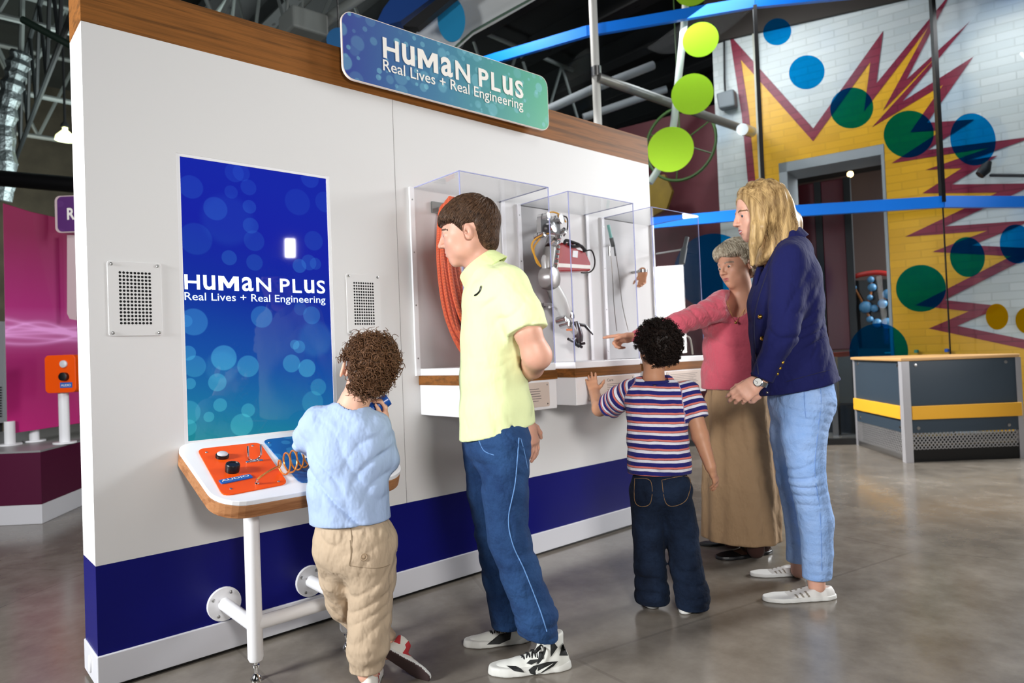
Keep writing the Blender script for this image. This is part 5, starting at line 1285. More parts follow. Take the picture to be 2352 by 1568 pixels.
teen = thing('person', 'teenage boy in a lime green polo shirt and blue jeans, hands behind his back', 'person', (1.03, -.80, 0))
hd = Head(at(1075, 531, 2.2), -RH*.985+FH*.10-UP*.17, UP-RH*.15, .218)
S = Sdf(); hd.build(S)
S.add(f_loft([at(1092, 570, 2.21), at(1108, 605, 2.205), at(1122, 640, 2.2)], [(.053, .047), (.050, .050), (.062, .068)], RH), .025)
S.add(f_loft([at(1122, 655, 2.2), at(1133, 780, 2.2), at(1140, 960, 2.2)], [(.06, .10), (.08, .11), (.09, .11)], RH), .03)
for hp_, kn_, an_ in ((at(1160, 1010, 2.14), at(1165, 1225, 2.12), at(1240, 1450, 2.10)), (at(1115, 1010, 2.27), at(1135, 1220, 2.29), at(1168, 1425, 2.33))): S.add(f_loft([hp_, kn_, an_], [.06, .046, .030], RH), .03)
el, wr = at(1232, 815, 2.05), at(1198, 868, 2.32)
S.add(f_loft([at(1172, 665, 2.09), at(1212, 762, 2.04), el], [.043, .041, .040], RH), .02); S.add(f_seg(el+UP*.004, el+RH*.012-UP*.006, .034, .030), .02)
S.add(f_loft([el, at(1222, 842, 2.14), wr], [.041, .037, .025], RH), .02)
hand(S, wr, unit(-RH*.8-UP*.25+FH*.35), -FH*.6-RH*.5, UP, .92, [(.5, .6, .4)]*4, (.6, .7, .3), wrist_r=.024)
el2, wr2 = at(1178, 855, 2.40), at(1213, 962, 2.36)
S.add(f_loft([at(1135, 665, 2.31), el2, wr2], [.042, .037, .023], RH), .02)
hand(S, wr2, unit(-UP*.92+RH*.22), FH*.3-RH*.7, -FH*.25+RH*.85, .92, [(.25, .25, .2), (.3, .3, .2), (.35, .35, .25), (.4, .4, .3)], (.9, .6, -.1), wrist_r=.023)
body = S.mesh('body', [SK1, LIP, BROWD], *bounds([at(1075, 440, 2.2), at(1075, 620, 2.2), el, wr2, at(1225, 1050, 2.36), at(1240, 1480, 2.1), at(1168, 1450, 2.33), at(985, 560, 2.2)], .12), vox=VX, parent=teen, regions=[(1, hd.lips()), (2, hd.brows(.075))])
hd.eyes(body, '3c4a58', (.0, 1, -.25))
# short straight brown hair, fringe combed forward
HB = hair_mat('brown_hair', '2a1c14', '5a4332', 110, .4)
def teen_ok(q):
    x, y, z = q
    if y > .17: return z > .135-.35*max(0, abs(x)-.2)
    if y > .03: return z > -.06+(y-.03)*1.3
    if y > -.17: return z > .055
    return z > -.36+max(0, (-.17-y))*-.1
S = Sdf(); S.add(hd.e((0, -.065, .135), (.350, .438, .395)), .02); S.add(hd.e((0, .19, .20), (.27, .19, .16)), .10*hd.H); S.add(hd.e((0, -.26, -.14), (.25, .155, .24)), .08*hd.H)
F_ = lambda q: np.where(q[:, 1] > .17, .13, np.where(q[:, 1] > .03, -.07+(q[:, 1]-.03)*1.43, np.where(q[:, 1] > -.15, .045, -.36)))
S.icut(lambda P: (lambda q: (F_(q)-q[:, 2])*hd.H*.75)(hd.loc(P)), .004)
hair = S.mesh('hair', HB, hd.c-.17, hd.c+.17, vox=.0035, parent=teen)
rs = np.random.RandomState(5)
st = hug(ellipsoid_flow(hd, (0, -.065, .135), (.352, .44, .397), (0, -.62, .75), 2600, 2.75, .12, .75, 8, teen_ok, rs, .03), S, hd.c)
strands_mesh('hair_strands', st, .0019, HB, hair)
# polo shirt
LIME = cloth('lime_pique', 'dde7b0', .05, 9, 1100, .3); LIMED = cloth('lime_collar', 'd8e4a4', .05, 9, 1100, .3)
S = Sdf(); tl = lambda P: P[:, 2]
S.add(f_loft([at(1127, 652, 2.2), at(1133, 690, 2.2), at(1135, 780, 2.2), at(1133, 870, 2.2), at(1140, 940, 2.2), at(1144, 1030, 2.2)], [(.078, .11), (.100, .150), (.107, .142), (.108, .135), (.117, .14), (.126, .146)], RH), .03)
S.add(f_seg(at(1160, 655, 2.1), at(1150, 655, 2.32), .055, .055), .04)
n_ = unit(at(1216, 778, 2.03)-at(1198, 720, 2.055)); pc = at(1211, 760, 2.035)
S.add(f_cut(f_loft([at(1168, 662, 2.10), at(1198, 720, 2.055), at(1216, 778, 2.03), at(1224, 800, 2.02)], [(.062, .058), (.060, .055), (.062, .054), (.062, .054)], RH), pc, n_), .035)
S.add(f_loft([at(1140, 662, 2.31), at(1165, 760, 2.38)], [.058, .054], RH), .035)
S.sub(f_seg(at(1100, 585, 2.2), at(1118, 632, 2.2), .056, .054), .01)
S.disp(ripple(.003, UP*.5+RH, 30, .35, 3)); S.disp(creases(.008, UP*.55+RH*.8, 34, 3)); S.disp(creases(.012, UP*.8-RH*.6, 55, 8, near_pt(at(1175, 760, 2.08), .09))); S.disp(creases(.010, RH, 40, 9, near_pt(at(1160, 930, 2.08), .10)))
hemn = RH*.2-UP*.98
S.cut(at(1143, 991, 2.2), hemn, .004)
S.sub(f_ell(at(1176, 1003, 2.06), (.006, .10, .036), [unit(RH), unit(FH), UP]), .004)
shirt = S.mesh('polo_shirt', LIME, *bounds([at(1050, 620, 2.2), at(1240, 1030, 2.2), at(1170, 650, 2.0), at(1170, 700, 2.42), pc], .06), vox=VC-.001, parent=teen)
# collar: a folded band round the neck
b = MB(); cs = []
cN = unit(UP*.80-RH*.58)
def col_pt(a, h, o):
    c = at(1107, 618, 2.2); e1 = unit(RH-cN*np.dot(RH, cN)); e2 = np.cross(cN, e1); return c + e1*(math.cos(a)*(.062+o)) + e2*(math.sin(a)*(.060+o)) + cN*h
K = 40; a0, a1 = PI*1.08-2*PI+.0, PI*.92
for (h, o) in ((.022, -.004), (.030, .001), (.024, .008), (.004, .017), (-.018, .027), (-.020, .023), (.0, .010), (.014, .000)):
    for i in range(K+1):
        a = a0+(a1-a0)*i/K; dip = math.exp(-((abs(a)-PI*.9)/.5)**2)
        b.v.append(tuple(col_pt(a, h-(.018*dip if h < .02 else .004*dip), o+.006*dip)))
R8 = 8
for r in range(R8):
    for i in range(K): b.face((r*(K+1)+i, r*(K+1)+i+1, ((r+1) % R8)*(K+1)+i+1, ((r+1) % R8)*(K+1)+i))
b.face([r*(K+1) for r in range(R8)]); b.face([r*(K+1)+K for r in range(R8)][::-1])
cl = b.build('collar', LIMED, shirt, smooth=True, world=True)
# emblem on the chest: small dark gull-like mark
b = MB(); b.tube(smooth_path([at(1089, 679, 2.068), at(1097, 674, 2.064), at(1103, 666, 2.062), at(1105, 655, 2.063)], 5), [.0012]+[.0028]*13+[.001]*2, 6); b.build('chest_emblem', MAT['black'], shirt, world=True, smooth=True)
# jeans
JN = denim('mid_blue_denim', '1c3156', '2c4a74')
S = Sdf()
S.add(f_loft([at(1140, 965, 2.2), at(1140, 1015, 2.2)], [(.100, .115), (.100, .13)], RH), .03)
S.add(f_loft([at(1160, 1015, 2.13), at(1160, 1130, 2.12), at(1166, 1225, 2.11), at(1196, 1320, 2.10), at(1232, 1415, 2.09), at(1236, 1475, 2.09)], [(.079, .082), (.070, .074), (.064, .068), (.060, .064), (.061, .062), (.058, .060)], RH), .035)
S.add(f_loft([at(1113, 1015, 2.27), at(1120, 1130, 2.28), at(1133, 1225, 2.30), at(1150, 1330, 2.32), at(1168, 1416, 2.33), at(1172, 1455, 2.33)], [(.076, .078), (.066, .07), (.060, .064), (.058, .06), (.06, .062), (.062, .062)], RH), .03)
S.disp(ripple(.003, UP+RH*.5, 40, .35, 2)); S.disp(creases(.006, UP+RH*.5, 45, 2)); S.disp(creases(.012, UP*.9-RH*.35, 45, 4, near_pt(at(1195, 1240, 2.1), .09))); S.disp(creases(.014, UP, 80, 6, near_pt(at(1240, 1430, 2.1), .07))); S.disp(creases(.012, UP, 80, 7, near_pt(at(1165, 1395, 2.33), .07))); S.disp(creases(.010, UP*.7+RH*.7, 60, 9, near_pt(at(1170, 1030, 2.1), .08)))
cn1 = at(1232, 1460, 2.09); cn2 = at(1170, 1436, 2.33)
S.icut(lambda P: np.where((P-(cn1+cn2)/2) @ FH < 0, (P-cn1) @ unit(-UP*.97-RH*.22), (P-cn2) @ unit(-UP)), .004)
je = S.mesh('jeans', JN, *bounds([at(1060, 960, 2.2), at(1240, 1000, 2.2), at(1290, 1480, 2.05), at(1120, 1440, 2.36), at(1150, 980, 2.05)], .05), vox=VC, parent=teen)
sp_ = smooth_path([(1192, 1005), (1183, 1110), (1168, 1190), (1178, 1250), (1205, 1310), (1240, 1400), (1256, 1450)], 10)
b = MB().tube([hit(S, p[0], p[1], 1.95, .0008) for p in sp_], .0018, 6); b.build('side_seam', M('pale_stitch', '5f8ac0', .8), je, world=True, smooth=True)
b = MB()
for pp_ in ([(1196, 1006), (1205, 1040), (1212, 1075)], [(1100, 1012), (1112, 1035), (1135, 1045)]): b.tube([hit(S, p[0], p[1], 1.95, .0006) for p in smooth_path(pp_, 6)], .0014, 6)
b.build('pocket_stitch', bpy.data.materials['pale_stitch'], je, world=True, smooth=True)
# high-top basketball shoes
SHW = M('white_leather', 'dedfd8', .4, var=.04, vs_=40, bump=.1); SHB = M('black_mesh_panel', '121414', .6, bump=.6, bs=500); SOLE = M('off_white_sole', 'd6d6d0', .5); LACE = M('black_lace', '0b0b0c', .7)
def basket_shoe(heel, toe, side_sign, D0, panels, oval=None, swoosh=None):
    U, So, tc, (h0, a, up, sd, L, k) = shoe_sdf(heel, toe, UP, 1.05, 1.08, True, .03)
    pts = [heel, toe, np.array(heel)+UP*.17, np.array(toe)+UP*.1]
    up_ = U.mesh('shoe', SHW, *bounds(pts, .07), vox=.0026, parent=teen)
    So.mesh('shoe_sole', SOLE, *bounds(pts, .06), vox=.003, parent=up_)
    A_ = Sdf(); A_.ops = U.ops; W_ = Sdf(); W_.add(lambda P: np.minimum(U.val(P, U.ops), So.val(P, So.ops)), 0)
    for po in panels: surf_patch('mesh_panel', SHB, up_, W_, po, D0-.2, D0+.2)
    if oval: surf_patch('side_panel', SHB, up_, W_, oval, D0-.2, D0+.2); surf_patch('curved_tick_mark', SHW, up_, W_, swoosh, D0-.2, D0+.2, .0048, 3)
    b = MB()
    for i in range(6):
        t = .30+.075*i; h = .081-.0085*i; wd = .026
        p = lambda s_, dt=0., dh=0.: h0+a*L*(t+dt)+sd*s_*k+up*(h+dh)*k
        b.tube(smooth_path([p(-wd, .03, -.02), p(-wd*.4, .02, .0), p(wd*.5, -.012, .001), p(wd, -.03, -.02)], 4), .0032, 6); b.tube(smooth_path([p(wd, .03, -.02), p(wd*.4, .02, .003), p(-wd*.5, -.012, .004), p(-wd, -.03, -.02)], 4), .0032, 6)
    p = lambda t, s_, h: h0+a*L*t+sd*s_*k+up*h*k
    b.tube(smooth_path([p(.32, 0, .085), p(.36, .03*side_sign, .098), p(.43, .045*side_sign, .082), p(.35, .02*side_sign, .085), p(.32, 0, .085)], 6), .003, 6); b.tube(smooth_path([p(.32, 0, .085), p(.40, -.03, .09), p(.45, -.035, .075)], 6), .003, 6)
    b.tube(smooth_path([p(.32, 0, .086), p(.30, .04*side_sign, .088), p(.36, .05*side_sign, .06), p(.42, .052*side_sign, .045)], 6), .003, 6)
    b.build('shoelace', LACE, up_, world=True, smooth=True)
    return up_
def fl(px, py): 
    p = on_z(px, py); return np.array([p[0], p[1], 0.])
basket_shoe(fl(1300, 1532), fl(1136, 1545), -1, 2.08, [[(1264, 1464), (1281, 1486), (1265, 1509)], [(1293, 1476), (1305, 1505), (1285, 1505)], [(1209, 1523), (1217, 1515), (1236, 1513), (1238, 1496), (1249, 1495), (1249, 1512), (1221, 1526)], [(1163, 1528), (1185, 1529), (1197, 1535), (1205, 1544), (1182, 1541)]],
    [(1214, 1538), (1225, 1529), (1256, 1520), (1282, 1518), (1271, 1530), (1247, 1544), (1228, 1550), (1218, 1546)], [(1236, 1531), (1235, 1541), (1272, 1522), (1241, 1545), (1231, 1548), (1230, 1541)])
basket_shoe(fl(1210, 1470), fl(1076, 1482), -1, 2.32, [[(1118, 1480), (1147, 1456), (1161, 1453), (1176, 1442), (1172, 1468), (1147, 1479)]])
# ------------------------------------------------------------------ curly-haired small child at the console
def leg_cut(c1, n1, c2, n2, split_p, split_n):
    return lambda P: np.where((P-split_p) @ split_n < 0, (P-c1) @ unit(n1), (P-c2) @ unit(n2))
SK2 = skin_mat('child_skin', 'dba488', 'e6b8a2')
kid = thing('person', 'curly-haired small child in a pale blue top and khaki trousers holding a blue handset', 'person', (.62, -.55, 0))
hk = Head(at(847, 850, 2.13), FH*.95-RH*.28-UP*.06, UP*.94+RH*.30, .195)
S = Sdf(); hk.build(S, True); Ak = np.array([unit(hk.r*.8-hk.f*.6*-1), unit(hk.f*.8-hk.r*.6), hk.u]); S.add(hk.e((-.40, -.03, -.08), (.035, .085, .14)), .02*hk.H); S.sub(hk.e((-.43, -.0, -.07), (.03, .05, .08)), .01)
S.add(f_loft([at(836, 885, 2.12), at(815, 920, 2.11), at(803, 955, 2.1)], [(.044, .042), (.043, .043), (.06, .05)], RH), .02)
S.add(f_loft([at(800, 985, 2.1), at(802, 1100, 2.1), at(808, 1200, 2.1)], [(.08, .04), (.085, .05), (.08, .05)], RH), .03)
for pts in ((at(850, 1240, 2.1), at(852, 1390, 2.1), at(845, 1545, 2.08)), (at(772, 1240, 2.13), at(785, 1370, 2.22), at(888, 1490, 2.2))): S.add(f_loft(pts, [.055, .042, .032], RH), .03)
elL, wrL = at(699, 1012, 2.15), at(735, 1045, 2.31)
S.add(f_loft([at(728, 975, 2.1), elL, wrL], [.027, .024, .020], RH), .02)
hand(S, wrL, unit(FH*.8+RH*.4-UP*.3), -UP-FH*.3, RH, .62, [(.2, .2, .2)]*4, wrist_r=.02)
elR, wrR = at(889, 1058, 2.14), at(884, 975, 2.20)
S.add(f_loft([at(862, 988, 2.12), elR, wrR], [.027, .025, .020], RH), .02)
hand(S, wrR, unit(UP*.93+RH*.05-FH*.1), -RH*.9-FH*.25, -FH*.9+RH*.2, .66, [(.55, .75, .5), (.6, .8, .55), (.65, .85, .55), (.7, .9, .6)], (.35, .9, .45), wrist_r=.020)
body = S.mesh('body', [SK2, LIP], *bounds([at(770, 760, 2.1), at(920, 900, 2.2), at(690, 1030, 2.1), wrL, at(740, 1075, 2.42), elR, at(845, 1575, 2.08), at(900, 1510, 2.2), at(850, 850, 2.0), at(850, 850, 2.3)], .08), vox=VX, parent=kid, regions=[(1, hk.lips())])
hk.eyes(body, '4a3a2a')
HC = hair_mat('curly_brown_hair', '3a2618', '7a573e', 120, .42)
def kid_ok(q):
    x, y, z = q
    if y > .15: return z > .14
    if x < -.20 and y > -.36 and z < .10: return False
    if y > -.10: return z > -.02
    return z > -.40
S = Sdf(); S.add(hk.e((0, -.085, .12), (.37, .45, .42)), .02); S.add(hk.e((0, -.22, -.12), (.30, .24, .26)), .1*hk.H)
S.sub(hk.e((0, .50, -.18), (.5, .42, .36)), .02); 
for x in (-1, 1): S.sub(hk.e((x*.40, .02, -.14), (.14, .15, .16)), .01)
hair = S.mesh('hair', HC, hk.c-.14, hk.c+.14, vox=.004, parent=kid)
rs = np.random.RandomState(2)
cu = curls(hk, (0, -.085, .13), (.41, .49, .46), 620, .0085, 1.9, .030, kid_ok, rs, .45, 9) + curls(hk, (0, -.20, -.10), (.33, .28, .31), 260, .0075, 1.7, .028, lambda q: q[1] < -.12 and q[2] > -.42 and q[0] > -.24, rs, .5, 9)
strands_mesh('hair_curls', cu, .0021, HC, hair)
BL = cloth('pale_blue_jersey', 'aabfe2', .07, 12, 1000, .2, fold=.02)
S = Sdf()
S.add(f_loft([at(803, 958, 2.1), at(802, 985, 2.1), at(800, 1060, 2.1), at(802, 1130, 2.1), at(804, 1230, 2.1)], [(.085, .055), (.118, .07), (.117, .082), (.121, .088), (.124, .092)], RH), .03)
S.add(f_loft([at(730, 962, 2.1), elL, at(728, 1037, 2.27)], [(.040, .042), (.034, .035), (.029, .030)], RH), .03)
S.add(f_loft([at(866, 978, 2.12), elR, at(886, 1000, 2.185)], [(.040, .042), (.038, .038), (.030, .030)], RH), .03)
S.sub(f_seg(at(812, 920, 2.11), at(806, 942, 2.1), .047, .046), .008)
S.disp(creases(.012, RH*.8+UP*.55, 30, 12)); S.disp(creases(.010, RH*.95+UP*.4, 44, 13, near_pt(at(770, 1080, 2.0), .10), 1.5)); S.disp(creases(.012, UP*.8-RH*.5, 50, 14, near_pt(at(860, 1070, 2.0), .07), 1.5)); S.disp(ripple(.003, UP*.6+RH, 36, .4, 8))
S.disp(ripple(.004, UP*.3+RH, 110, .3, 9, near_pt(at(845, 958, 2.06), .03)))
S.cut(at(803, 1196, 2.1), -UP*.99+RH*.02, .004)
top = S.mesh('long_sleeve_top', BL, *bounds([at(690, 940, 2.1), at(910, 1210, 2.1), at(800, 1100, 1.98), at(800, 1100, 2.24), elL, elR, at(716, 1054, 2.30)], .06), vox=.0045, parent=kid)
b = MB(); ring_tube(b, at(806, 951, 2.1), UP*.9+RH*.25, .049, .047, RH, .0032); b.build('neck_rib', BL, top, world=True, smooth=True)
KH = cloth('khaki_cotton', 'bda88f', .08, 10, 800, .3, fold=.024)
S = Sdf()
S.add(f_loft([at(808, 1180, 2.1), at(815, 1225, 2.1), at(815, 1262, 2.1)], [(.094, .066), (.114, .086), (.112, .09)], RH), .03)
S.add(f_loft([at(852, 1255, 2.1), at(854, 1330, 2.1), at(850, 1410, 2.1), at(846, 1480, 2.08), at(842, 1530, 2.08)], [(.076, .085), (.070, .076), (.064, .068), (.062, .064), (.050, .052)], RH), .03)
S.add(f_loft([at(774, 1250, 2.12), at(780, 1320, 2.15), at(790, 1378, 2.21)], [(.066, .08), (.058, .068), (.052, .058)], RH), .03)
S.add(f_loft([at(790, 1378, 2.22), at(842, 1430, 2.24), at(880, 1468, 2.22)], [(.052, .056), (.05, .052), (.040, .042)], RH), .025)
S.disp(ripple(.003, UP, 50, .4, 2)); S.disp(creases(.009, UP*.6+RH*.7, 40, 22, None, 2.4)); S.disp(creases(.009, UP*.8-RH*.6, 55, 23, near_pt(at(850, 1430, 2.0), .10), 2.6)); S.disp(creases(.008, UP*.9+RH*.4, 48, 25, near_pt(at(850, 1480, 2.0), .08), 2.6)); S.disp(creases(.010, UP*.35+RH*.9, 55, 24, near_pt(at(800, 1260, 2.0), .07), 1.5))
S.disp(ripple(.0028, RH, 210, .05, 3, lambda P: np.exp(-((P[:, 2]-at(808, 1212, 2.1)[2])/.013)**2)))
S.cut(at(842, 1537, 2.08), -UP, .004)
tr = S.mesh('khaki_trousers', KH, *bounds([at(720, 1190, 2.1), at(905, 1250, 2.1), at(842, 1545, 2.06), at(880, 1480, 2.26), at(810, 1250, 1.99), at(810, 1250, 2.22)], .05), vox=.0045, parent=kid)
P = hit(S, 836, 1279, 1.9, .001); b = MB(); ring_tube(b, P, P-CAM, .009, .009, RH, .0022, 16); b.lathe(P, [(.005, 0), (.004, .002), (.001, .003)], CAM-P, 12); b.build('pocket_button', M('khaki_button', '9c8468', .5), tr, world=True, smooth=True)
b = MB(); b.tube([hit(S, x, y, 1.9, .0006) for x, y in smooth_path([(802, 1298), (835, 1303), (872, 1304), (896, 1296)], 5)], .0013, 6); b.tube([hit(S, x, y, 1.9, .0006) for x, y in smooth_path([(804, 1240), (806, 1270), (802, 1298)], 5)], .0013, 6); b.tube([hit(S, x, y, 1.9, .0006) for x, y in smooth_path([(806, 1212), (808, 1250), (805, 1300)], 5)], .0013, 6); b.build('pocket_stitch', M('khaki_stitch', '8d7a62', .8), tr, world=True, smooth=True)
b = MB().slab([at(890, 1230, 2.06), at(908, 1240, 2.10), at(908, 1270, 2.10), at(892, 1265, 2.06)], FH*.02+RH*.004); b.build('side_pocket_flap', KH, tr, world=True, bevel=.004)
# printed canvas shoes
def canvas_mat():
    t = NT('printed_canvas'); co = t.obj(); vo = t.n('ShaderNodeTexVoronoi'); vo.inputs['Scale'].default_value = 42; t.l(co, vo.inputs['Vector']); sc_ = t.n('ShaderNodeSeparateColor'); t.l(vo.outputs['Color'], sc_.inputs[0])
    t.set(color=t.mix(t.math('GREATER_THAN', sc_.outputs[0], .62), lin('dfdbd2'), lin('bf3238')), rough=.8); return t.m
CAN = canvas_mat(); RUB = M('white_rubber', 'dcdcd8', .5); OUT = M('dark_outsole', '3b2a2a', .7, bump=.5, bs=120)
def canvas_shoe(heel, toe, up, parent):
    U, So, tc, (h0, a, up, sd, L, k) = shoe_sdf(heel, toe, up, 1.12, 1.0, True, .026); pts = [heel, toe, np.array(heel)+up*.14, np.array(toe)+up*.1]
    sh = U.mesh('shoe', CAN, *bounds(pts, .06), vox=.003, parent=parent)
    so = So.mesh('shoe_sole', [RUB, OUT], *bounds(pts, .06), vox=.003, parent=sh, regions=[(1, lambda P: tc(P)[:, 2]*k < .0042)])
    return sh
canvas_shoe(np.array([*at(848, 1592, 2.045)[:2], 0.0]), np.array([*(at(848, 1592, 2.045)+FH*.165-RH*.02)[:2], 0.0]), UP, kid)
fc = at(930, 1523, 2.14); ax_ = unit(RH*.82-UP*.40-FH*.25)
canvas_shoe(fc-ax_*.076+FH*-.012, fc+ax_*.078-FH*.012, unit(FH*.80+UP*.55-RH*.05), kid)
# blue handset in the child's right hand
hs = thing('audio_handset', 'blue plastic audio handset held to the ear of the curly-haired child', 'handset', at(865, 935, 2.18))
b = MB(); p0, p1 = at(835, 952, 2.185), at(893, 916, 2.205); b.tube([p0, p0*.7+p1*.3, p1*.75+p0*.25, p1], [.020, .020, .022, .019], 14); b.build('handset_body', MAT['bluep'], hs, world=True, smooth=True, bevel=.002)
MB().lathe(p0, [(.014, 0), (.020, .006), (.020, .016), (.012, .018)], unit(FH*.5-RH*.3+UP*.5), 16).build('ear_cup', MAT['bluep'], hs, world=True, smooth=True)

# ------------------------------------------------------------------ boy in the striped T-shirt
SK3 = skin_mat('tan_skin', 'b98566', 'c99678')
boy = thing('person', 'small boy in a striped T-shirt and dark jeans touching the middle display case', 'person', (1.76, -.90, 0))
hb = Head(at(1509, 800, 2.70), FH*.93-RH*.36, UP, .188)
S = Sdf(); hb.build(S, True)
S.add(f_loft([at(1503, 838, 2.69), at(1501, 868, 2.70), at(1503, 890, 2.70)], [(.040, .040), (.041, .041), (.045, .038)], RH), .02)
S.add(f_loft([at(1505, 910, 2.69), at(1511, 1000, 2.67), at(1514, 1090, 2.65)], [(.075, .03), (.075, .045), (.08, .05)], RH), .03)
legL = [at(1484, 1120, 2.66), at(1490, 1250, 2.65), at(1497, 1372, 2.64)]; legR = [at(1548, 1120, 2.64), at(1570, 1250, 2.62), at(1590, 1372, 2.60)]
for l_ in (legL, legR): S.add(f_loft(l_, [.05, .04, .030], RH), .03)
el, wr = at(1377, 938, 2.94), at(1366, 902, 3.12)
S.add(f_loft([at(1447, 905, 2.73), el, wr], [.036, .032, .0225], RH), .02); 
hand(S, wr, unit(UP*.62+FH*.38-RH*.10), FH+RH*.1, RH, .66, [(.12, .1, .1), (.1, .1, .1), (.12, .1, .1), (.15, .12, .1)], (.8, .55, .15), spread=.16, wrist_r=.0215)
el2, wr2 = at(1608, 1000, 2.64), at(1632, 1072, 2.60)
S.add(f_loft([at(1582, 905, 2.69), el2, wr2], [.036, .032, .021], RH), .02)
hand(S, wr2, unit(-UP*.9+RH*.33+FH*.1), FH*.5-RH*.8, FH*.8-RH*.2, .64, [(.3, .35, .3), (.35, .4, .3), (.4, .45, .3), (.45, .5, .3)], (.9, .6, .3), wrist_r=.020)
body = S.mesh('body', [SK3, LIP], *bounds([at(1455, 735, 2.7), at(1560, 735, 2.7), el, wr, at(1340, 850, 3.25), at(1660, 1130, 2.6), at(1497, 1390, 2.64), at(1590, 1390, 2.6)], .09), vox=VX, parent=boy, regions=[(1, hb.lips())])
hb.eyes(body, '2a1a10')
HBK = hair_mat('black_hair', '0b0807', '241813', 150, .5)
def boy_ok(q):
    x, y, z = q
    if y > .18: return z > .16
    if y > -.06: return z > .0
    return z > -.36
S = Sdf(); S.add(hb.e((0, -.07, .12), (.42, .49, .46)), .02); S.add(hb.e((0, -.20, -.12), (.33, .26, .25)), .1*hb.H); S.sub(hb.e((0, .54, -.18), (.5, .42, .36)), .02)
for x in (-1, 1): S.sub(hb.e((x*.46, .06, -.16), (.15, .16, .17)), .01)
S.disp(lambda P: .0025*np.sin(P[:, 0]*420+3*np.sin(P[:, 2]*160))*np.sin(P[:, 1]*400+2*np.sin(P[:, 0]*170))*np.sin(P[:, 2]*410))
hair = S.mesh('hair', HBK, hb.c-.14, hb.c+.14, vox=.003, parent=boy)
cu = curls(hb, (0, -.07, .12), (.48, .55, .52), 900, .0045, 2.2, .014, boy_ok, np.random.RandomState(4), .1, 7) + curls(hb, (0, -.20, -.12), (.38, .32, .30), 300, .0045, 2, .013, lambda q: q[1] < -.15 and q[2] > -.36, np.random.RandomState(5), .1, 7)
strands_mesh('hair_curls', cu, .0016, HBK, hair, 3)
def stripe_mat():
    t = NT('striped_jersey'); at_ = t.n('ShaderNodeAttribute'); at_.attribute_name = 'stripe'; co = t.obj()
    u = t.math('ADD', at_.outputs['Fac'], t.math('MULTIPLY', t.math('SUBTRACT', t.noise(co, 9, 2), .5), .012)); f = t.math('FRACT', t.math('DIVIDE', u, .0335))
    nd = t.n('ShaderNodeValToRGB'); nd.color_ramp.interpolation = 'CONSTANT'; e = nd.color_ramp.elements; e[0].position = 0; e[0].color = lin('dfe0ea'); e[1].position = .30; e[1].color = lin('141433')
    for p_, c_ in ((.34, 'd4756c'), (.54, '24246e')): x = e.new(p_); x.color = lin(c_)
    t.l(f, nd.inputs[0]); t.set(color=nd.outputs[0], rough=.85, spec=.2, sheen=.1); t.bump(t.math('MULTIPLY', t.noise(co, 18, 3), .014), 1., 1.); return t.m
S = Sdf(); NAVYJ = cloth('navy_rib', '22226a', .05)
zs = lambda P: P[:, 2]+.05*((P-at(1507, 980, 2.6)) @ RH)
fT = f_loft([at(1503, 885, 2.71), at(1506, 908, 2.70), at(1508, 950, 2.69), at(1511, 1010, 2.67), at(1514, 1060, 2.65), at(1516, 1110, 2.65)], [(.085, .05), (.112, .066), (.118, .076), (.118, .078), (.121, .082), (.125, .086)], RH)
S.add(fT, .03, zs)
dL = unit(at(1398, 932, 2.86)-at(1452, 895, 2.73)); sL = at(1452, 895, 2.73); fL = f_loft([sL, at(1424, 915, 2.78), at(1396, 935, 2.87), at(1384, 942, 2.90)], [.047, .050, .052, .052], RH); S.add(f_cut(fL, at(1398, 932, 2.86), dL), .03, lambda P: (P-sL) @ dL)
sR = at(1580, 898, 2.69); dR = unit(at(1603, 970, 2.65)-sR); fR = f_loft([sR, at(1594, 935, 2.67), at(1604, 975, 2.645), at(1609, 990, 2.64)], [.045, .048, .050, .050], RH); S.add(f_cut(fR, at(1601, 962, 2.65), dR), .03, lambda P: (P-sR) @ dR*-1+.01)
S.sub(f_seg(at(1501, 860, 2.70), at(1503, 876, 2.70), .047, .050), .008)
S.disp(ripple(.003, UP, 45, .4, 5)); S.disp(creases(.010, UP*.9+RH*.25, 48, 31, near_pt(at(1520, 1050, 2.57), .10))); S.disp(creases(.008, UP*.5+RH*.8, 40, 32))
S.cut(at(1515, 1086, 2.65), -UP*.995-RH*.03, .004)
ts = S.mesh('striped_tshirt', stripe_mat(), *bounds([at(1430, 860, 2.7), at(1600, 1100, 2.65), at(1390, 940, 2.92), at(1610, 980, 2.6), at(1510, 1000, 2.55), at(1510, 1000, 2.78)], .05), vox=.0045, parent=boy)
b = MB(); ring_tube(b, at(1503, 878, 2.70), UP, .054, .048, RH, .008); b.build('neck_rib', NAVYJ, ts, world=True, smooth=True)
DJ = denim('dark_denim', '0f1624', '1f2c42')
S = Sdf()
S.add(f_loft([at(1515, 1072, 2.65), at(1516, 1120, 2.65)], [(.098, .064), (.110, .09)], RH), .03)
S.add(f_loft([at(1484, 1130, 2.66), at(1489, 1220, 2.65), at(1492, 1300, 2.64), at(1498, 1362, 2.635), at(1498, 1395, 2.635)], [(.064, .08), (.060, .07), (.058, .062), (.062, .066), (.06, .065)], RH), .025)
S.add(f_loft([at(1550, 1130, 2.64), at(1566, 1220, 2.63), at(1576, 1300, 2.61), at(1590, 1365, 2.60), at(1592, 1400, 2.60)], [(.064, .08), (.060, .07), (.058, .062), (.062, .066), (.06, .065)], RH), .025)
S.disp(creases(.009, UP*.8+RH*.4, 45, 41, None, 2.)); S.disp(creases(.013, UP, 65, 42, near_pt(at(1495, 1345, 2.6), .07), 1.6)); S.disp(creases(.013, UP, 65, 43, near_pt(at(1588, 1345, 2.56), .07), 1.6))
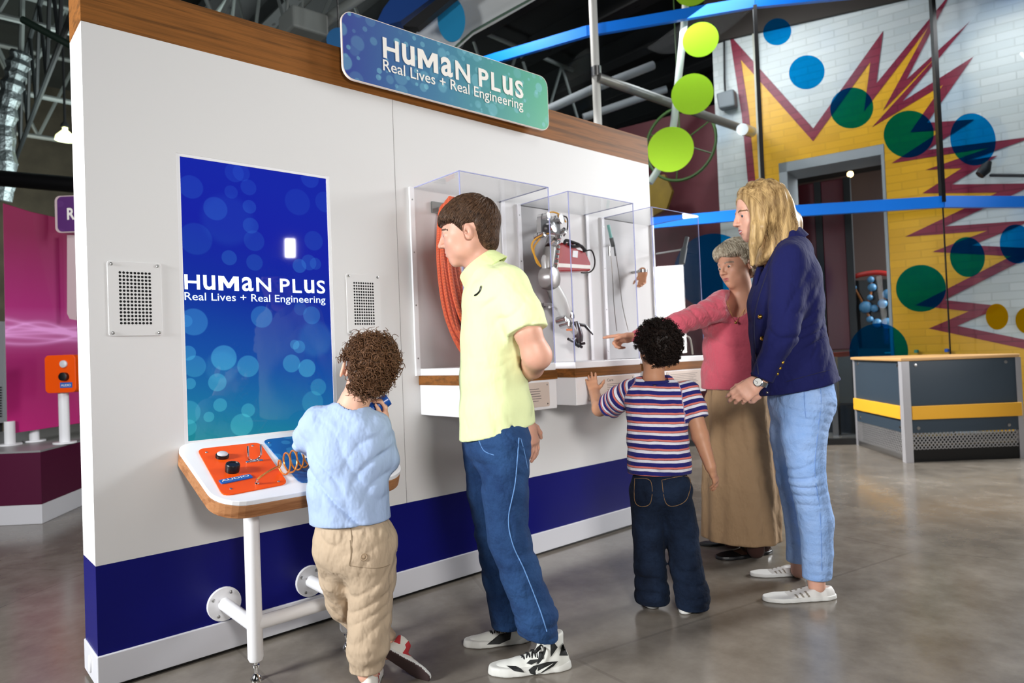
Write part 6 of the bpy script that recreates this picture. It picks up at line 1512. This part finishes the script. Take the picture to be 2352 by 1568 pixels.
S.icut(leg_cut(at(1498, 1381, 2.635), -UP, at(1592, 1393, 2.60), -UP, at(1543, 1300, 2.62), RH), .004)
dj = S.mesh('dark_jeans', DJ, *bounds([at(1440, 1075, 2.65), at(1600, 1090, 2.65), at(1498, 1390, 2.55), at(1600, 1405, 2.55), at(1515, 1120, 2.76)], .06), vox=.0048, parent=boy)
STI = M('tan_stitch', '8a6b45', .8)
for pk_ in ([(1458, 1098), (1458, 1150), (1475, 1163), (1495, 1152), (1494, 1104)], [(1520, 1102), (1528, 1152), (1548, 1162), (1578, 1145), (1582, 1095)]):
    pts = [hit(S, x, y, 2.45, .0006) for x, y in smooth_path(pk_ + [pk_[0]], 6)]; MB().tube(pts, .0013, 5).build('pocket_stitch', STI, dj, world=True, smooth=True)
def low_shoe(heel, toe, parent, upm, solem, w=1.0, hgt=1., vox=.003, regions=(), up=UP):
    U, So, tc, (h0, a, up, sd, L, k) = shoe_sdf(heel, toe, up, w, hgt, False, .018); pts = [heel, toe, np.array(heel)+up*.1, np.array(toe)+up*.08]
    sh = U.mesh('shoe', upm, *bounds(pts, .06), vox=vox, parent=parent, regions=[(i, (lambda f: lambda P: f(tc(P)))(f)) for i, f in regions]); So.mesh('shoe_sole', solem, *bounds(pts, .06), vox=vox, parent=sh)
    return sh, (h0, a, up, sd, L, k)
low_shoe(fl(1500, 1396), fl(1500, 1396)+FH*.17-RH*.01, boy, RUB, RUB, 1.15)
low_shoe(fl(1572, 1408), fl(1572, 1408)+FH*.145+RH*.10, boy, RUB, RUB, 1.15)
# ------------------------------------------------------------------ older woman in the rose sweater
SK4 = skin_mat('mature_skin', 'c08a6e', 'd09c82')
old = thing('person', 'older grey-haired woman in a rose V-neck sweater and long brown skirt pointing at a case', 'person', (2.55, -.70, 0))
ho = Head(at(1690, 606, 3.25), -RH*.86-FH*.42-UP*.20, UP-RH*.17, .222)
LAT = unit(RH*.80-FH*.60); DEP = np.array([LAT[1], -LAT[0], 0]); DEP *= np.sign(np.dot(DEP, -FH)+1e-9)
S = Sdf(); ho.build(S)
S.add(f_loft([at(1699, 650, 3.26), at(1704, 680, 3.27), at(1703, 705, 3.28)], [(.052, .050), (.050, .050), (.085, .062)], LAT), .03)
S.add(f_loft([at(1700, 712, 3.28), at(1699, 740, 3.28), at(1698, 800, 3.30)], [(.13, .070), (.155, .090), (.13, .09)], LAT), .04)
S.add(f_loft([at(1698, 800, 3.3), at(1699, 900, 3.3)], [(.12, .08), (.12, .09)], LAT), .03)
for p_ in ((at(1668, 950, 3.32), at(1670, 1120, 3.36), at(1680, 1225, 3.40)), (at(1726, 950, 3.24), at(1730, 1120, 3.22), at(1735, 1242, 3.2))): S.add(f_loft(list(p_), [.08, .05, .026], RH), .03)
sh, el, wr = at(1640, 712, 3.20), at(1560, 742, 3.13), at(1462, 773, 3.20)
S.add(f_loft([sh, el, wr], [.042, .036, .025], RH), .02)
dh = unit(-RH*.97+FH*.15-UP*.08)
hand(S, wr, dh, -UP*.75-FH*.5, -UP*.2+FH*.1+UP*.9, .95, [(.0, .05, .05), (.9, 1.1, .7), (1.0, 1.2, .8), (1.1, 1.2, .8)], (.55, .8, .35), wrist_r=.023)
body = S.mesh('body', [SK4, M('lip_rose', 'b06a62', .4), M('brow_grey', '8a7868', .8)], *bounds([at(1630, 530, 3.25), at(1750, 530, 3.25), at(1380, 775, 3.2), at(1690, 1270, 3.2), at(1680, 1250, 3.42), at(1790, 700, 3.15)], .12), vox=.0034, parent=old, regions=[(1, ho.lips()), (2, ho.brows(.075))])
ho.eyes(body, '5a5550', (0, 1, -.35))
HG = hair_mat('grey_blonde_hair', '7d6e58', 'd6cab4', 60, .45)
def old_ok(q):
    x, y, z = q
    if y > .16: return z > .22-.3*abs(x)
    if y > .02: return z > -.10+(y-.02)*1.8
    if y > -.17: return z > .02
    return z > -.36
S = Sdf(); S.add(ho.e((0, -.075, .13), (.385, .46, .425)), .02); S.add(ho.e((0, -.24, -.14), (.29, .20, .24)), .1*ho.H); S.add(ho.e((.10, .17, .30), (.22, .19, .15)), .1*ho.H); S.add(ho.e((-.12, .16, .28), (.22, .19, .15)), .1*ho.H)
F2 = lambda q: np.where(q[:, 1] > .16, .22-.3*np.abs(q[:, 0]), np.where(q[:, 1] > .02, -.10+(q[:, 1]-.02)*1.8, np.where(q[:, 1] > -.16, .02, -.36)))
S.icut(lambda P: (lambda q: (F2(q)-q[:, 2])*ho.H*.75)(ho.loc(P)), .005)
hair = S.mesh('hair', HG, ho.c-.17, ho.c+.17, vox=.004, parent=old)
st = hug(ellipsoid_flow(ho, (0, -.075, .13), (.387, .463, .43), (.25, .35, .85), 2300, 2.75, .25, .9, 9, old_ok, np.random.RandomState(8), .02), S, ho.c)
strands_mesh('hair_strands', st, .0026, HG, hair)
# sweater
def knit_mat():
    t = NT('rose_knit'); co = t.obj(); f = t.noise(co, 10, 3); t.set(color=t.mix(f, lin('b34a5a'), lin('c45a68')), rough=.9, spec=.15, sheen=.3)
    sp = t.n('ShaderNodeSeparateXYZ'); t.l(co, sp.inputs[0]); w_ = t.math('SINE', t.math('MULTIPLY', t.math('ADD', sp.outputs[0], t.math('MULTIPLY', sp.outputs[1], .6)), 620.)); h = t.math('ADD', t.math('MULTIPLY', w_, .0003), t.math('MULTIPLY', t.noise(co, 18, 3), .016)); t.bump(h, 1., 1.); return t.m
KN = knit_mat()
S = Sdf()
S.add(f_loft([at(1700, 708, 3.28), at(1699, 738, 3.28), at(1697, 800, 3.29), at(1694, 860, 3.29), at(1694, 930, 3.29)], [(.150, .080), (.178, .105), (.168, .118), (.172, .125), (.178, .13)], LAT), .03)
S.add(f_seg(at(1660, 690, 3.24), at(1740, 690, 3.30), .055, .055), .03)
S.add(f_loft([sh, el, wr+dh*-.005], [.060, .050, .034], RH), .05)
S.add(f_loft([at(1765, 715, 3.33), at(1775, 800, 3.35), at(1755, 880, 3.28)], [.06, .052, .04], RH), .04)
f_ = unit(-RH*.62-FH*.75)
S.sub(f_ell(at(1699, 693, 3.22), (.062, .12, .085), [LAT, unit(f_), UP]), .01); S.sub(f_seg(at(1692, 690, 3.12), at(1689, 748, 3.12), .062, .006), .01); S.sub(f_seg(at(1704, 668, 3.27), at(1704, 690, 3.27), .058, .06), .01)
S.disp(creases(.010, UP*.9+RH*.3, 34, 51)); S.disp(creases(.008, RH*.8+UP*.5, 60, 52, near_pt(at(1600, 735, 3.1), .1)))
S.cut(at(1690, 893, 3.29), -UP*.99-RH*.02, .006)
sw = S.mesh('rose_sweater', KN, *bounds([at(1465, 770, 3.2), at(1640, 680, 3.15), at(1810, 920, 3.3), at(1700, 900, 3.12), at(1700, 900, 3.48)], .06), vox=.0055, parent=old)
nk = thing  # (pendant below)
Pp = hit(S, 1689, 752, 2.95, -.004, 3.45)
b = MB(); c0 = at(1704, 690, 3.22); b.tube(smooth_path([at(1668, 690, 3.19), at(1680, 722, 3.165), at(1690, 738, 3.165), at(1702, 722, 3.18), at(1722, 692, 3.22)], 6), .0012, 5); b.ball(at(1690, 741, 3.163), .007, 10); b.build('necklace', M('gold_chain', 'a8824a', .3, 1), old, world=True, smooth=True)
# long skirt
SKM = cloth('brown_cotton_skirt', '9b7f60', .07, 8, 700, .25, fold=.02)
S = Sdf(); fS = f_loft([at(1697, 880, 3.3), at(1697, 930, 3.3), at(1698, 1010, 3.3), at(1700, 1120, 3.3), at(1702, 1260, 3.3)], [(.150, .115), (.158, .125), (.168, .145), (.178, .165), (.186, .178)], LAT); S.add(fS, .03)
def pleats(P):
    q = P-at(1699, 1000, 3.3); th = np.arctan2(q @ DEP, q @ LAT); return .007*np.sin(th*11+.6*np.sin(P[:, 2]*6))*(.6+.4*np.sin(th*3+1))
S.disp(pleats); S.disp(creases(.010, RH*.95+UP*.25, 26, 61))
S.cut(at(1700, 1234, 3.3), -UP*.999-RH*.03, .005)
S.mesh('long_skirt', SKM, *bounds([at(1600, 880, 3.3), at(1800, 1240, 3.3), at(1700, 1240, 3.08), at(1700, 1240, 3.52)], .06), vox=.0065, parent=old)
SHO = M('brown_patent_leather', '2a1914', .15, coat=.5); TIG = cloth('brown_tights', '3a2520', .05)
S = Sdf(); S.add(f_loft([at(1680, 1190, 3.40), at(1682, 1245, 3.40)], [.048, .040], RH), .02); l1 = S.mesh('tights', TIG, *bounds([at(1680, 1190, 3.40), at(1682, 1245, 3.40)], .07), vox=.005, parent=old)
S = Sdf(); S.add(f_loft([at(1734, 1190, 3.2), at(1736, 1262, 3.19)], [.050, .040], RH), .02); S.mesh('tights', TIG, *bounds([at(1734, 1190, 3.2), at(1736, 1262, 3.19)], .07), vox=.005, parent=old)
def mary_jane(heel, toe):
    sh_, (h0, a, up, sd, L, k) = low_shoe(heel, toe, old, SHO, MAT['black'], 1.05, .82)
    p = lambda t, s_, h: h0+a*L*t+sd*s_*k+up*h*k
    MB().tube(smooth_path([p(.45, -.045, .02), p(.46, -.034, .055), p(.46, 0, .068), p(.46, .034, .055), p(.45, .045, .02)], 6), .006, 8).build('strap', SHO, sh_, world=True, smooth=True)
    MB().ball(p(.45, -.043, .035), .008, 10).build('buckle', MAT['steel'], sh_, world=True, smooth=True)
mary_jane(fl(1764, 1268), fl(1656, 1283)); mary_jane(fl(1694, 1246), fl(1614, 1252))

# ------------------------------------------------------------------ young woman in the navy blazer
SK5 = skin_mat('rosy_skin', 'd69f88', 'e0b09b')
yw = thing('person', 'young blonde woman in a navy blazer and light blue jeans leaning forward with hands together', 'person', (2.26, -1.12, 0))
hy = Head(at(1742, 488, 2.75), -RH*.985+FH*.02-UP*.17, UP-RH*.17, .228)
S = Sdf(); hy.build(S, False, 1.)
S.add(f_loft([at(1768, 525, 2.76), at(1785, 560, 2.76), at(1800, 590, 2.76)], [(.052, .048), (.050, .048), (.075, .075)], RH), .025)
S.add(f_loft([at(1805, 600, 2.76), at(1803, 700, 2.76), at(1835, 880, 2.76)], [(.07, .11), (.09, .11), (.09, .11)], RH), .03)
nl_ = [at(1850, 930, 2.68), at(1854, 1110, 2.66), at(1876, 1345, 2.67)]; fl_ = [at(1828, 930, 2.82), at(1820, 1100, 2.865), at(1838, 1195, 2.88), at(1834, 1310, 2.905)]
for l_ in (nl_, fl_): S.add(f_loft(l_, [.07, .045, .032] if len(l_) == 3 else [.065, .044, .040, .031], RH), .03)
sh, el, wr = at(1812, 622, 2.62), at(1798, 765, 2.57), at(1748, 873, 2.59)
S.add(f_loft([sh, el, wr], [.040, .036, .0255], RH), .02)
hand(S, wr, unit(-RH*.80-UP*.55+FH*.12), FH*.75-UP*.45-RH*.2, -RH*.35+UP*.75+FH*.35, .95, [(.35, .45, .3), (.4, .5, .35), (.45, .55, .4), (.5, .6, .4)], (.3, .85, .5), wrist_r=.024)
el2, wr2 = at(1790, 770, 2.88), at(1748, 892, 2.76)
S.add(f_loft([at(1800, 625, 2.89), el2, wr2], [.04, .036, .025], RH), .02)
hand(S, wr2, unit(-RH*.75-UP*.35-FH*.35), UP*.6-FH*.7, -RH*.2+UP*.5+FH*.8, .92, [(.3, .4, .3)]*4, (.5, .8, .3), wrist_r=.023)
body = S.mesh('body', [SK5, M('lip_red', 'b5525a', .35), M('brow_dark_blonde', '6b4e36', .8), M('teeth_white', 'eeeae4', .25)], *bounds([at(1680, 410, 2.75), at(1830, 620, 2.75), el, wr, at(1660, 930, 2.6), at(1880, 1370, 2.66), at(1832, 1320, 2.92), el2], .10), vox=VX, parent=yw,
    regions=[(1, hy.lips()), (3, lambda P: (lambda q: (np.abs(q[:, 0]) < .07) & (q[:, 1] > .30) & (q[:, 1] < .385) & (np.abs(q[:, 2]+.264) < .016))(hy.loc(P))), (2, hy.brows(.08))])
hy.eyes(body, '4a5a6a', (-.1, 1, -.15))
HBL = hair_mat('blonde_hair', '6f5230', 'd6b57e', 60, .38, (1, 1, .12))
S = Sdf(); S.add(hy.e((0, -.08, .14), (.385, .46, .41)), .02)
S.add(f_loft([hy.p(.0, -.14, .05), at(1790, 520, 2.76), at(1778, 560, 2.755), at(1752, 596, 2.74)], [(.090, .085), (.080, .088), (.062, .085), (.022, .06)], RH), .04)
S.add(f_loft([hy.p(-.30, .02, .10), at(1741, 520, 2.67), at(1733, 560, 2.67), at(1729, 605, 2.68)], [(.040, .024), (.034, .018), (.024, .015), (.010, .010)], RH), .04)
S.add(f_loft([hy.p(0, -.42, .0), at(1812, 505, 2.76), at(1826, 530, 2.76)], [(.035, .07), (.026, .05), (.008, .02)], RH), .03)
S.sub(hy.e((-.04, .45, -.10), (.34, .29, .43)), .012)
S.disp(lambda P: .003*np.sin(hy.loc(P)[:, 1]*34+4*np.sin(P[:, 2]*9)+2*hy.loc(P)[:, 0]))
hair = S.mesh('hair', HBL, *bounds([at(1690, 405, 2.75), at(1840, 615, 2.75), at(1760, 500, 2.62), at(1760, 500, 2.9)], .04), vox=.004, parent=yw)
rs = np.random.RandomState(12); st = []
for _ in range(900):       # long strands from the parting, over the crown and down
    t0 = rs.rand(); x = -1 if rs.rand() < .8 else 1
    top_ = hy.p(.02*x, .30-.68*t0, .50-.35*(t0-.35)**2*2); side = hy.p(x*.385, .09-.50*t0, .10+.05*rs.randn()); 
    low = hy.p(x*(.33-.1*rs.rand()), .03-.42*t0, -.32+.06*rs.randn()); end = hy.p(x*(.27-.12*rs.rand()), .0-.30*t0+.05*rs.randn(), -.60+.20*t0+.10*rs.randn())
    mid_ = hy.p(x*.22, .30-.68*t0, .44-.1*(t0-.35)**2)
    st.append(smooth_path([top_, mid_, side, low, end], 4))
st = hug(st, S, hy.c, .0008)
strands_mesh('hair_strands', st, .0023, HBL, hair)
# blazer
BZ = cloth('navy_blazer_wool', '161a50', .06, 10, 900, .2, fold=.016); GOLD = M('gold_button', 'd8a84a', .2, 1)
S = Sdf()
S.add(f_loft([at(1812, 585, 2.75), at(1808, 640, 2.75), at(1803, 700, 2.75), at(1806, 760, 2.75), at(1817, 820, 2.75), at(1832, 900, 2.75), at(1838, 930, 2.75)], [(.085, .125), (.122, .165), (.141, .165), (.138, .152), (.147, .155), (.164, .168), (.17, .17)], RH), .03)
S.add(f_seg(at(1815, 590, 2.63), at(1812, 590, 2.87), .06, .06), .04)
S.add(f_loft([at(1806, 545, 2.75), at(1800, 575, 2.75)], [(.060, .065), (.085, .09)], RH), .02)
dS = unit(wr-el); pc = wr-dS*.006
S.add(f_cut(f_loft([sh, at(1806, 700, 2.59), el, wr, wr+dS*.03], [(.068, .06), (.062, .054), (.056, .052), (.040, .042), (.040, .042)], RH), pc, dS), .028)
S.add(f_loft([at(1800, 625, 2.89), el2, at(1755, 876, 2.78)], [.062, .056, .040], RH), .03)
S.sub(f_seg(at(1777, 535, 2.75), at(1768, 600, 2.75), .058, .050), .008); S.sub(f_seg(at(1756, 590, 2.74), at(1738, 650, 2.74), .045, .010), .01)
S.disp(creases(.008, UP*.6-RH*.7, 34, 71)); S.disp(creases(.016, UP*.7-RH*.6, 55, 72, near_pt(at(1850, 740, 2.62), .07), 1.5)); S.disp(creases(.014, UP*.9+RH*.2, 60, 73, near_pt(at(1795, 770, 2.52), .06), 1.4))
S.cut(at(1830, 889, 2.75), -UP*.985+RH*.18, .005)
bz = S.mesh('navy_blazer', BZ, *bounds([at(1715, 530, 2.75), at(1935, 910, 2.75), at(1820, 700, 2.54), at(1820, 700, 2.97), wr], .06), vox=.0048, parent=yw)
for px, py, r in ((1747, 727, .011), (1752, 777, .011), (1763, 901, .006)): 
    P = hit(S, px, py, 2.45, .001, 2.9); MB().ball(P, (r, r, r*.9), 12).build('gold_button', GOLD if r > .008 else MAT['steel'], bz, world=True, smooth=True)
for px, py in ((1798, 832), (1792, 845), (1786, 858)):
    P = hit(S, px, py, 2.4, .001, 2.9); MB().ball(P, .0065, 10).build('cuff_button', GOLD, bz, world=True, smooth=True)
b = MB(); lp_ = [hit(S, x, y, 2.45, .0015, 2.95) for x, y in smooth_path([(1776, 590), (1757, 640), (1741, 690), (1733, 735), (1735, 800), (1745, 880)], 6)]; b.tube(lp_, .0028, 6); b.build('lapel_edge', M('blazer_shadow_piping', '12143a', .8), bz, world=True, smooth=True)
b = MB().tube([hit(S, x, y, 2.45, .0008, 2.95) for x, y in smooth_path([(1800, 878), (1835, 868), (1880, 856), (1905, 850)], 5)], .0014, 5); b.build('pocket_welt', bpy.data.materials['blazer_shadow_piping'], bz, world=True)
# collar stand-up at the back of the neck
b = MB(); cc = at(1797, 548, 2.75); cn_ = unit(UP*.86-RH*.45); e1 = unit(RH-cn_*np.dot(RH, cn_)); e2 = np.cross(cn_, e1)
for (h, o) in ((-.03, .012), (.012, .006), (.022, .010), (.014, .018), (-.035, .032)):
    for i in range(25):
        a = -1.9+3.8*i/24; b.v.append(tuple(cc+e1*math.cos(a)*(.060+o)+e2*math.sin(a)*(.062+o)+cn_*h))
for r in range(4):
    for i in range(24): b.face((r*25+i, r*25+i+1, (r+1)*25+i+1, (r+1)*25+i))
b.build('collar', BZ, bz, world=True, smooth=True)
# watch and ring
wt = thing('wristwatch', 'silver wristwatch with a white dial on the young woman\'s near wrist', 'watch', wr)
wd = unit(wr-el); wc = wr+wd*.010; nrm = unit(-FH*.72+UP*.50-RH*.25); nrm = unit(nrm-wd*np.dot(nrm, wd)); tt = np.cross(wd, nrm)
b = MB(); n = 28; P0 = []
for w_, o in ((-.009, 0), (.009, 0), (.009, .003), (-.009, .003)):
    for i in range(n): t = 2*PI*i/n; P0.append(wc+wd*w_+(nrm*math.cos(t)*(.0235+o)+tt*math.sin(t)*(.0275+o)))
b.v += [tuple(p) for p in P0]
for r in range(4):
    for i in range(n): b.face((r*n+i, r*n+(i+1) % n, ((r+1) % 4)*n+(i+1) % n, ((r+1) % 4)*n+i))
b.build('watch_strap', MAT['steel'], wt, world=True, smooth=True)
cs_ = MB().lathe(wc+nrm*.024, [(.017, 0), (.018, .004), (.017, .007), (.0145, .008)], nrm, 26).build('watch_case', MAT['chrome'], wt, world=True, smooth=True)
MB().lathe(wc+nrm*.0322, [(.0142, 0), (.0142, .0006)], nrm, 24).build('dial', M('white_dial', 'e9e9e6', .3), cs_, world=True)
b = MB(); dp = wc+nrm*.0332; b.bar(dp, dp+wd*.009, .0012, .0006, up=tuple(nrm)); b.bar(dp, dp+tt*.011, .0009, .0006, up=tuple(nrm)); b.build('watch_hand', MAT['black'], cs_, world=True)
# jeans
LJ = denim('light_blue_denim', '7fa3d8', '9db9e4', 7)
S = Sdf()
S.add(f_loft([at(1836, 875, 2.75), at(1840, 920, 2.75)], [(.120, .13), (.122, .145)], RH), .03)
S.add(f_loft([at(1852, 925, 2.68), at(1846, 1000, 2.665), at(1855, 1100, 2.655), at(1874, 1195, 2.66), at(1877, 1270, 2.665), at(1876, 1345, 2.67)], [(.100, .098), (.082, .086), (.064, .070), (.064, .066), (.056, .056), (.053, .054)], RH), .03)
S.add(f_loft([at(1826, 925, 2.82), at(1815, 1000, 2.84), at(1820, 1100, 2.865), at(1838, 1195, 2.88), at(1837, 1270, 2.90), at(1832, 1315, 2.91)], [(.096, .09), (.078, .08), (.062, .066), (.062, .062), (.052, .054), (.05, .052)], RH), .03)
S.disp(creases(.008, UP*.9+RH*.4, 48, 81, None, 1.5)); S.disp(creases(.013, UP*.95-RH*.25, 75, 82, near_pt(at(1855, 1095, 2.6), .08), 1.4)); S.disp(creases(.010, UP*.9, 80, 83, near_pt(at(1880, 940, 2.6), .07), 1.4)); S.disp(creases(.010, UP, 80, 84, near_pt(at(1876, 1300, 2.6), .06), 1.4))
S.icut(lambda P: np.where((P-(at(1876, 1325, 2.67)+at(1832, 1290, 2.90))/2) @ FH < 0, (P-at(1876, 1326, 2.67)) @ -UP, (P-at(1832, 1289, 2.90)) @ -UP), .004)
lj = S.mesh('light_jeans', LJ, *bounds([at(1755, 880, 2.75), at(1925, 900, 2.75), at(1900, 1330, 2.6), at(1832, 1300, 2.98), at(1850, 950, 2.57)], .05), vox=.0048, parent=yw)
b = MB().tube([hit(S, x, y, 2.4, .0016, 2.9) for x, y in smooth_path([(1847, 895), (1848, 930), (1851, 960)], 5)], .0013, 5); b.tube([hit(S, x, y, 2.4, .0016, 2.9) for x, y in smooth_path([(1884, 880), (1886, 930), (1880, 985), (1872, 1080), (1884, 1180), (1888, 1310)], 6)], .0013, 5); b.build('side_seam', M('denim_seam_blue', '6f93cc', .8), lj, world=True, smooth=True)
WSH = M('white_suede', 'dcdad6', .6, var=.03, bump=.1); STP = M('taupe_stripe', '8a8276', .6)
def stripe_pred(q):
    m = np.zeros(len(q), bool)
    for t0 in (.44, .53, .62): m |= np.abs(q[:, 0]-t0+(.035-q[:, 2])*2.2) < .017
    return m & (np.abs(q[:, 1]) > .014) & (q[:, 2] > .018)
low_shoe(fl(1910, 1372), fl(1764, 1378), yw, [WSH, STP], RUB, .98, .86, .0024, [(1, stripe_pred)]); low_shoe(fl(1846, 1318), fl(1732, 1321), yw, [WSH, STP], RUB, .98, .86, .0024, [(1, stripe_pred)])

# ------------------------------------------------------------------ prosthetic hand and implant in the end case
ph = thing('prosthetic_hand', 'flesh-coloured prosthetic hand hanging on the back of the end case', 'prosthetic hand', on_y(1474, 640, -.07))
S = Sdf(); wp_ = on_y(1476, 628, -.075); hand(S, wp_, unit(-UP*.98-RH*.1), -RH*.5-FH*.8, -RH*.95, .62, [(.55, .7, .5), (.6, .7, .5), (.65, .75, .5), (.7, .8, .5)], (.6, .8, .5), wrist_r=.026)
S.add(f_seg(wp_, wp_+UP*.012, .026, .024), .01)
S.mesh('rubber_hand', skin_mat('rubber_skin', 'c98f6a', 'd8a27e'), *bounds([wp_, wp_-UP*.14], .07), vox=.003, parent=ph)
MB().tube([wp_+UP*.006, wp_+UP*.022], .028, 18).build('wrist_cuff', MAT['steel'], ph, world=True, smooth=True); MB().tube([wp_+UP*.014, (wp_+UP*.014)*[1, 0, 1]+[0, -.001, 0]], .008, 8).build('wall_pin', MAT['steel'], ph, world=True)
i2 = thing('tube_implant', 'dark slim implant device hanging in the right part of the end case', 'implant', on_y(1570, 570, -.20))
MB().tube([on_y(1578, 545, -.2), on_y(1572, 572, -.2)], .013, 12).build('device_top', M('slate_plastic', '4f5558', .5), i2, world=True, smooth=True); MB().tube([on_y(1572, 570, -.2), on_y(1566, 605, -.2)], .018, 12).build('device_body', bpy.data.materials['slate_plastic'], i2, world=True, smooth=True)
MB().tube([on_y(1572, 572, -.2), on_y(1572, 572, -.2)*[1, 0, 1]+[0, -.001, 0]], .006, 8).build('wall_pin', MAT['steel'], i2, world=True)
wc_ = MB().tube(smooth_path([on_y(1560, 782, -.2)*[1, 1, 0]+[0, 0, .961], on_y(1570, 775, -.22), on_y(1585, 778, -.24), on_y(1590, 795, -.24)*[1, 1, 0]+[0, 0, .961]], 6), .005, 8); tag(wc_.build('white_tube', M('cream_tube', 'd8d2c4', .4), None, smooth=True), 'short cream tube curving on the floor of the end case', 'tube')
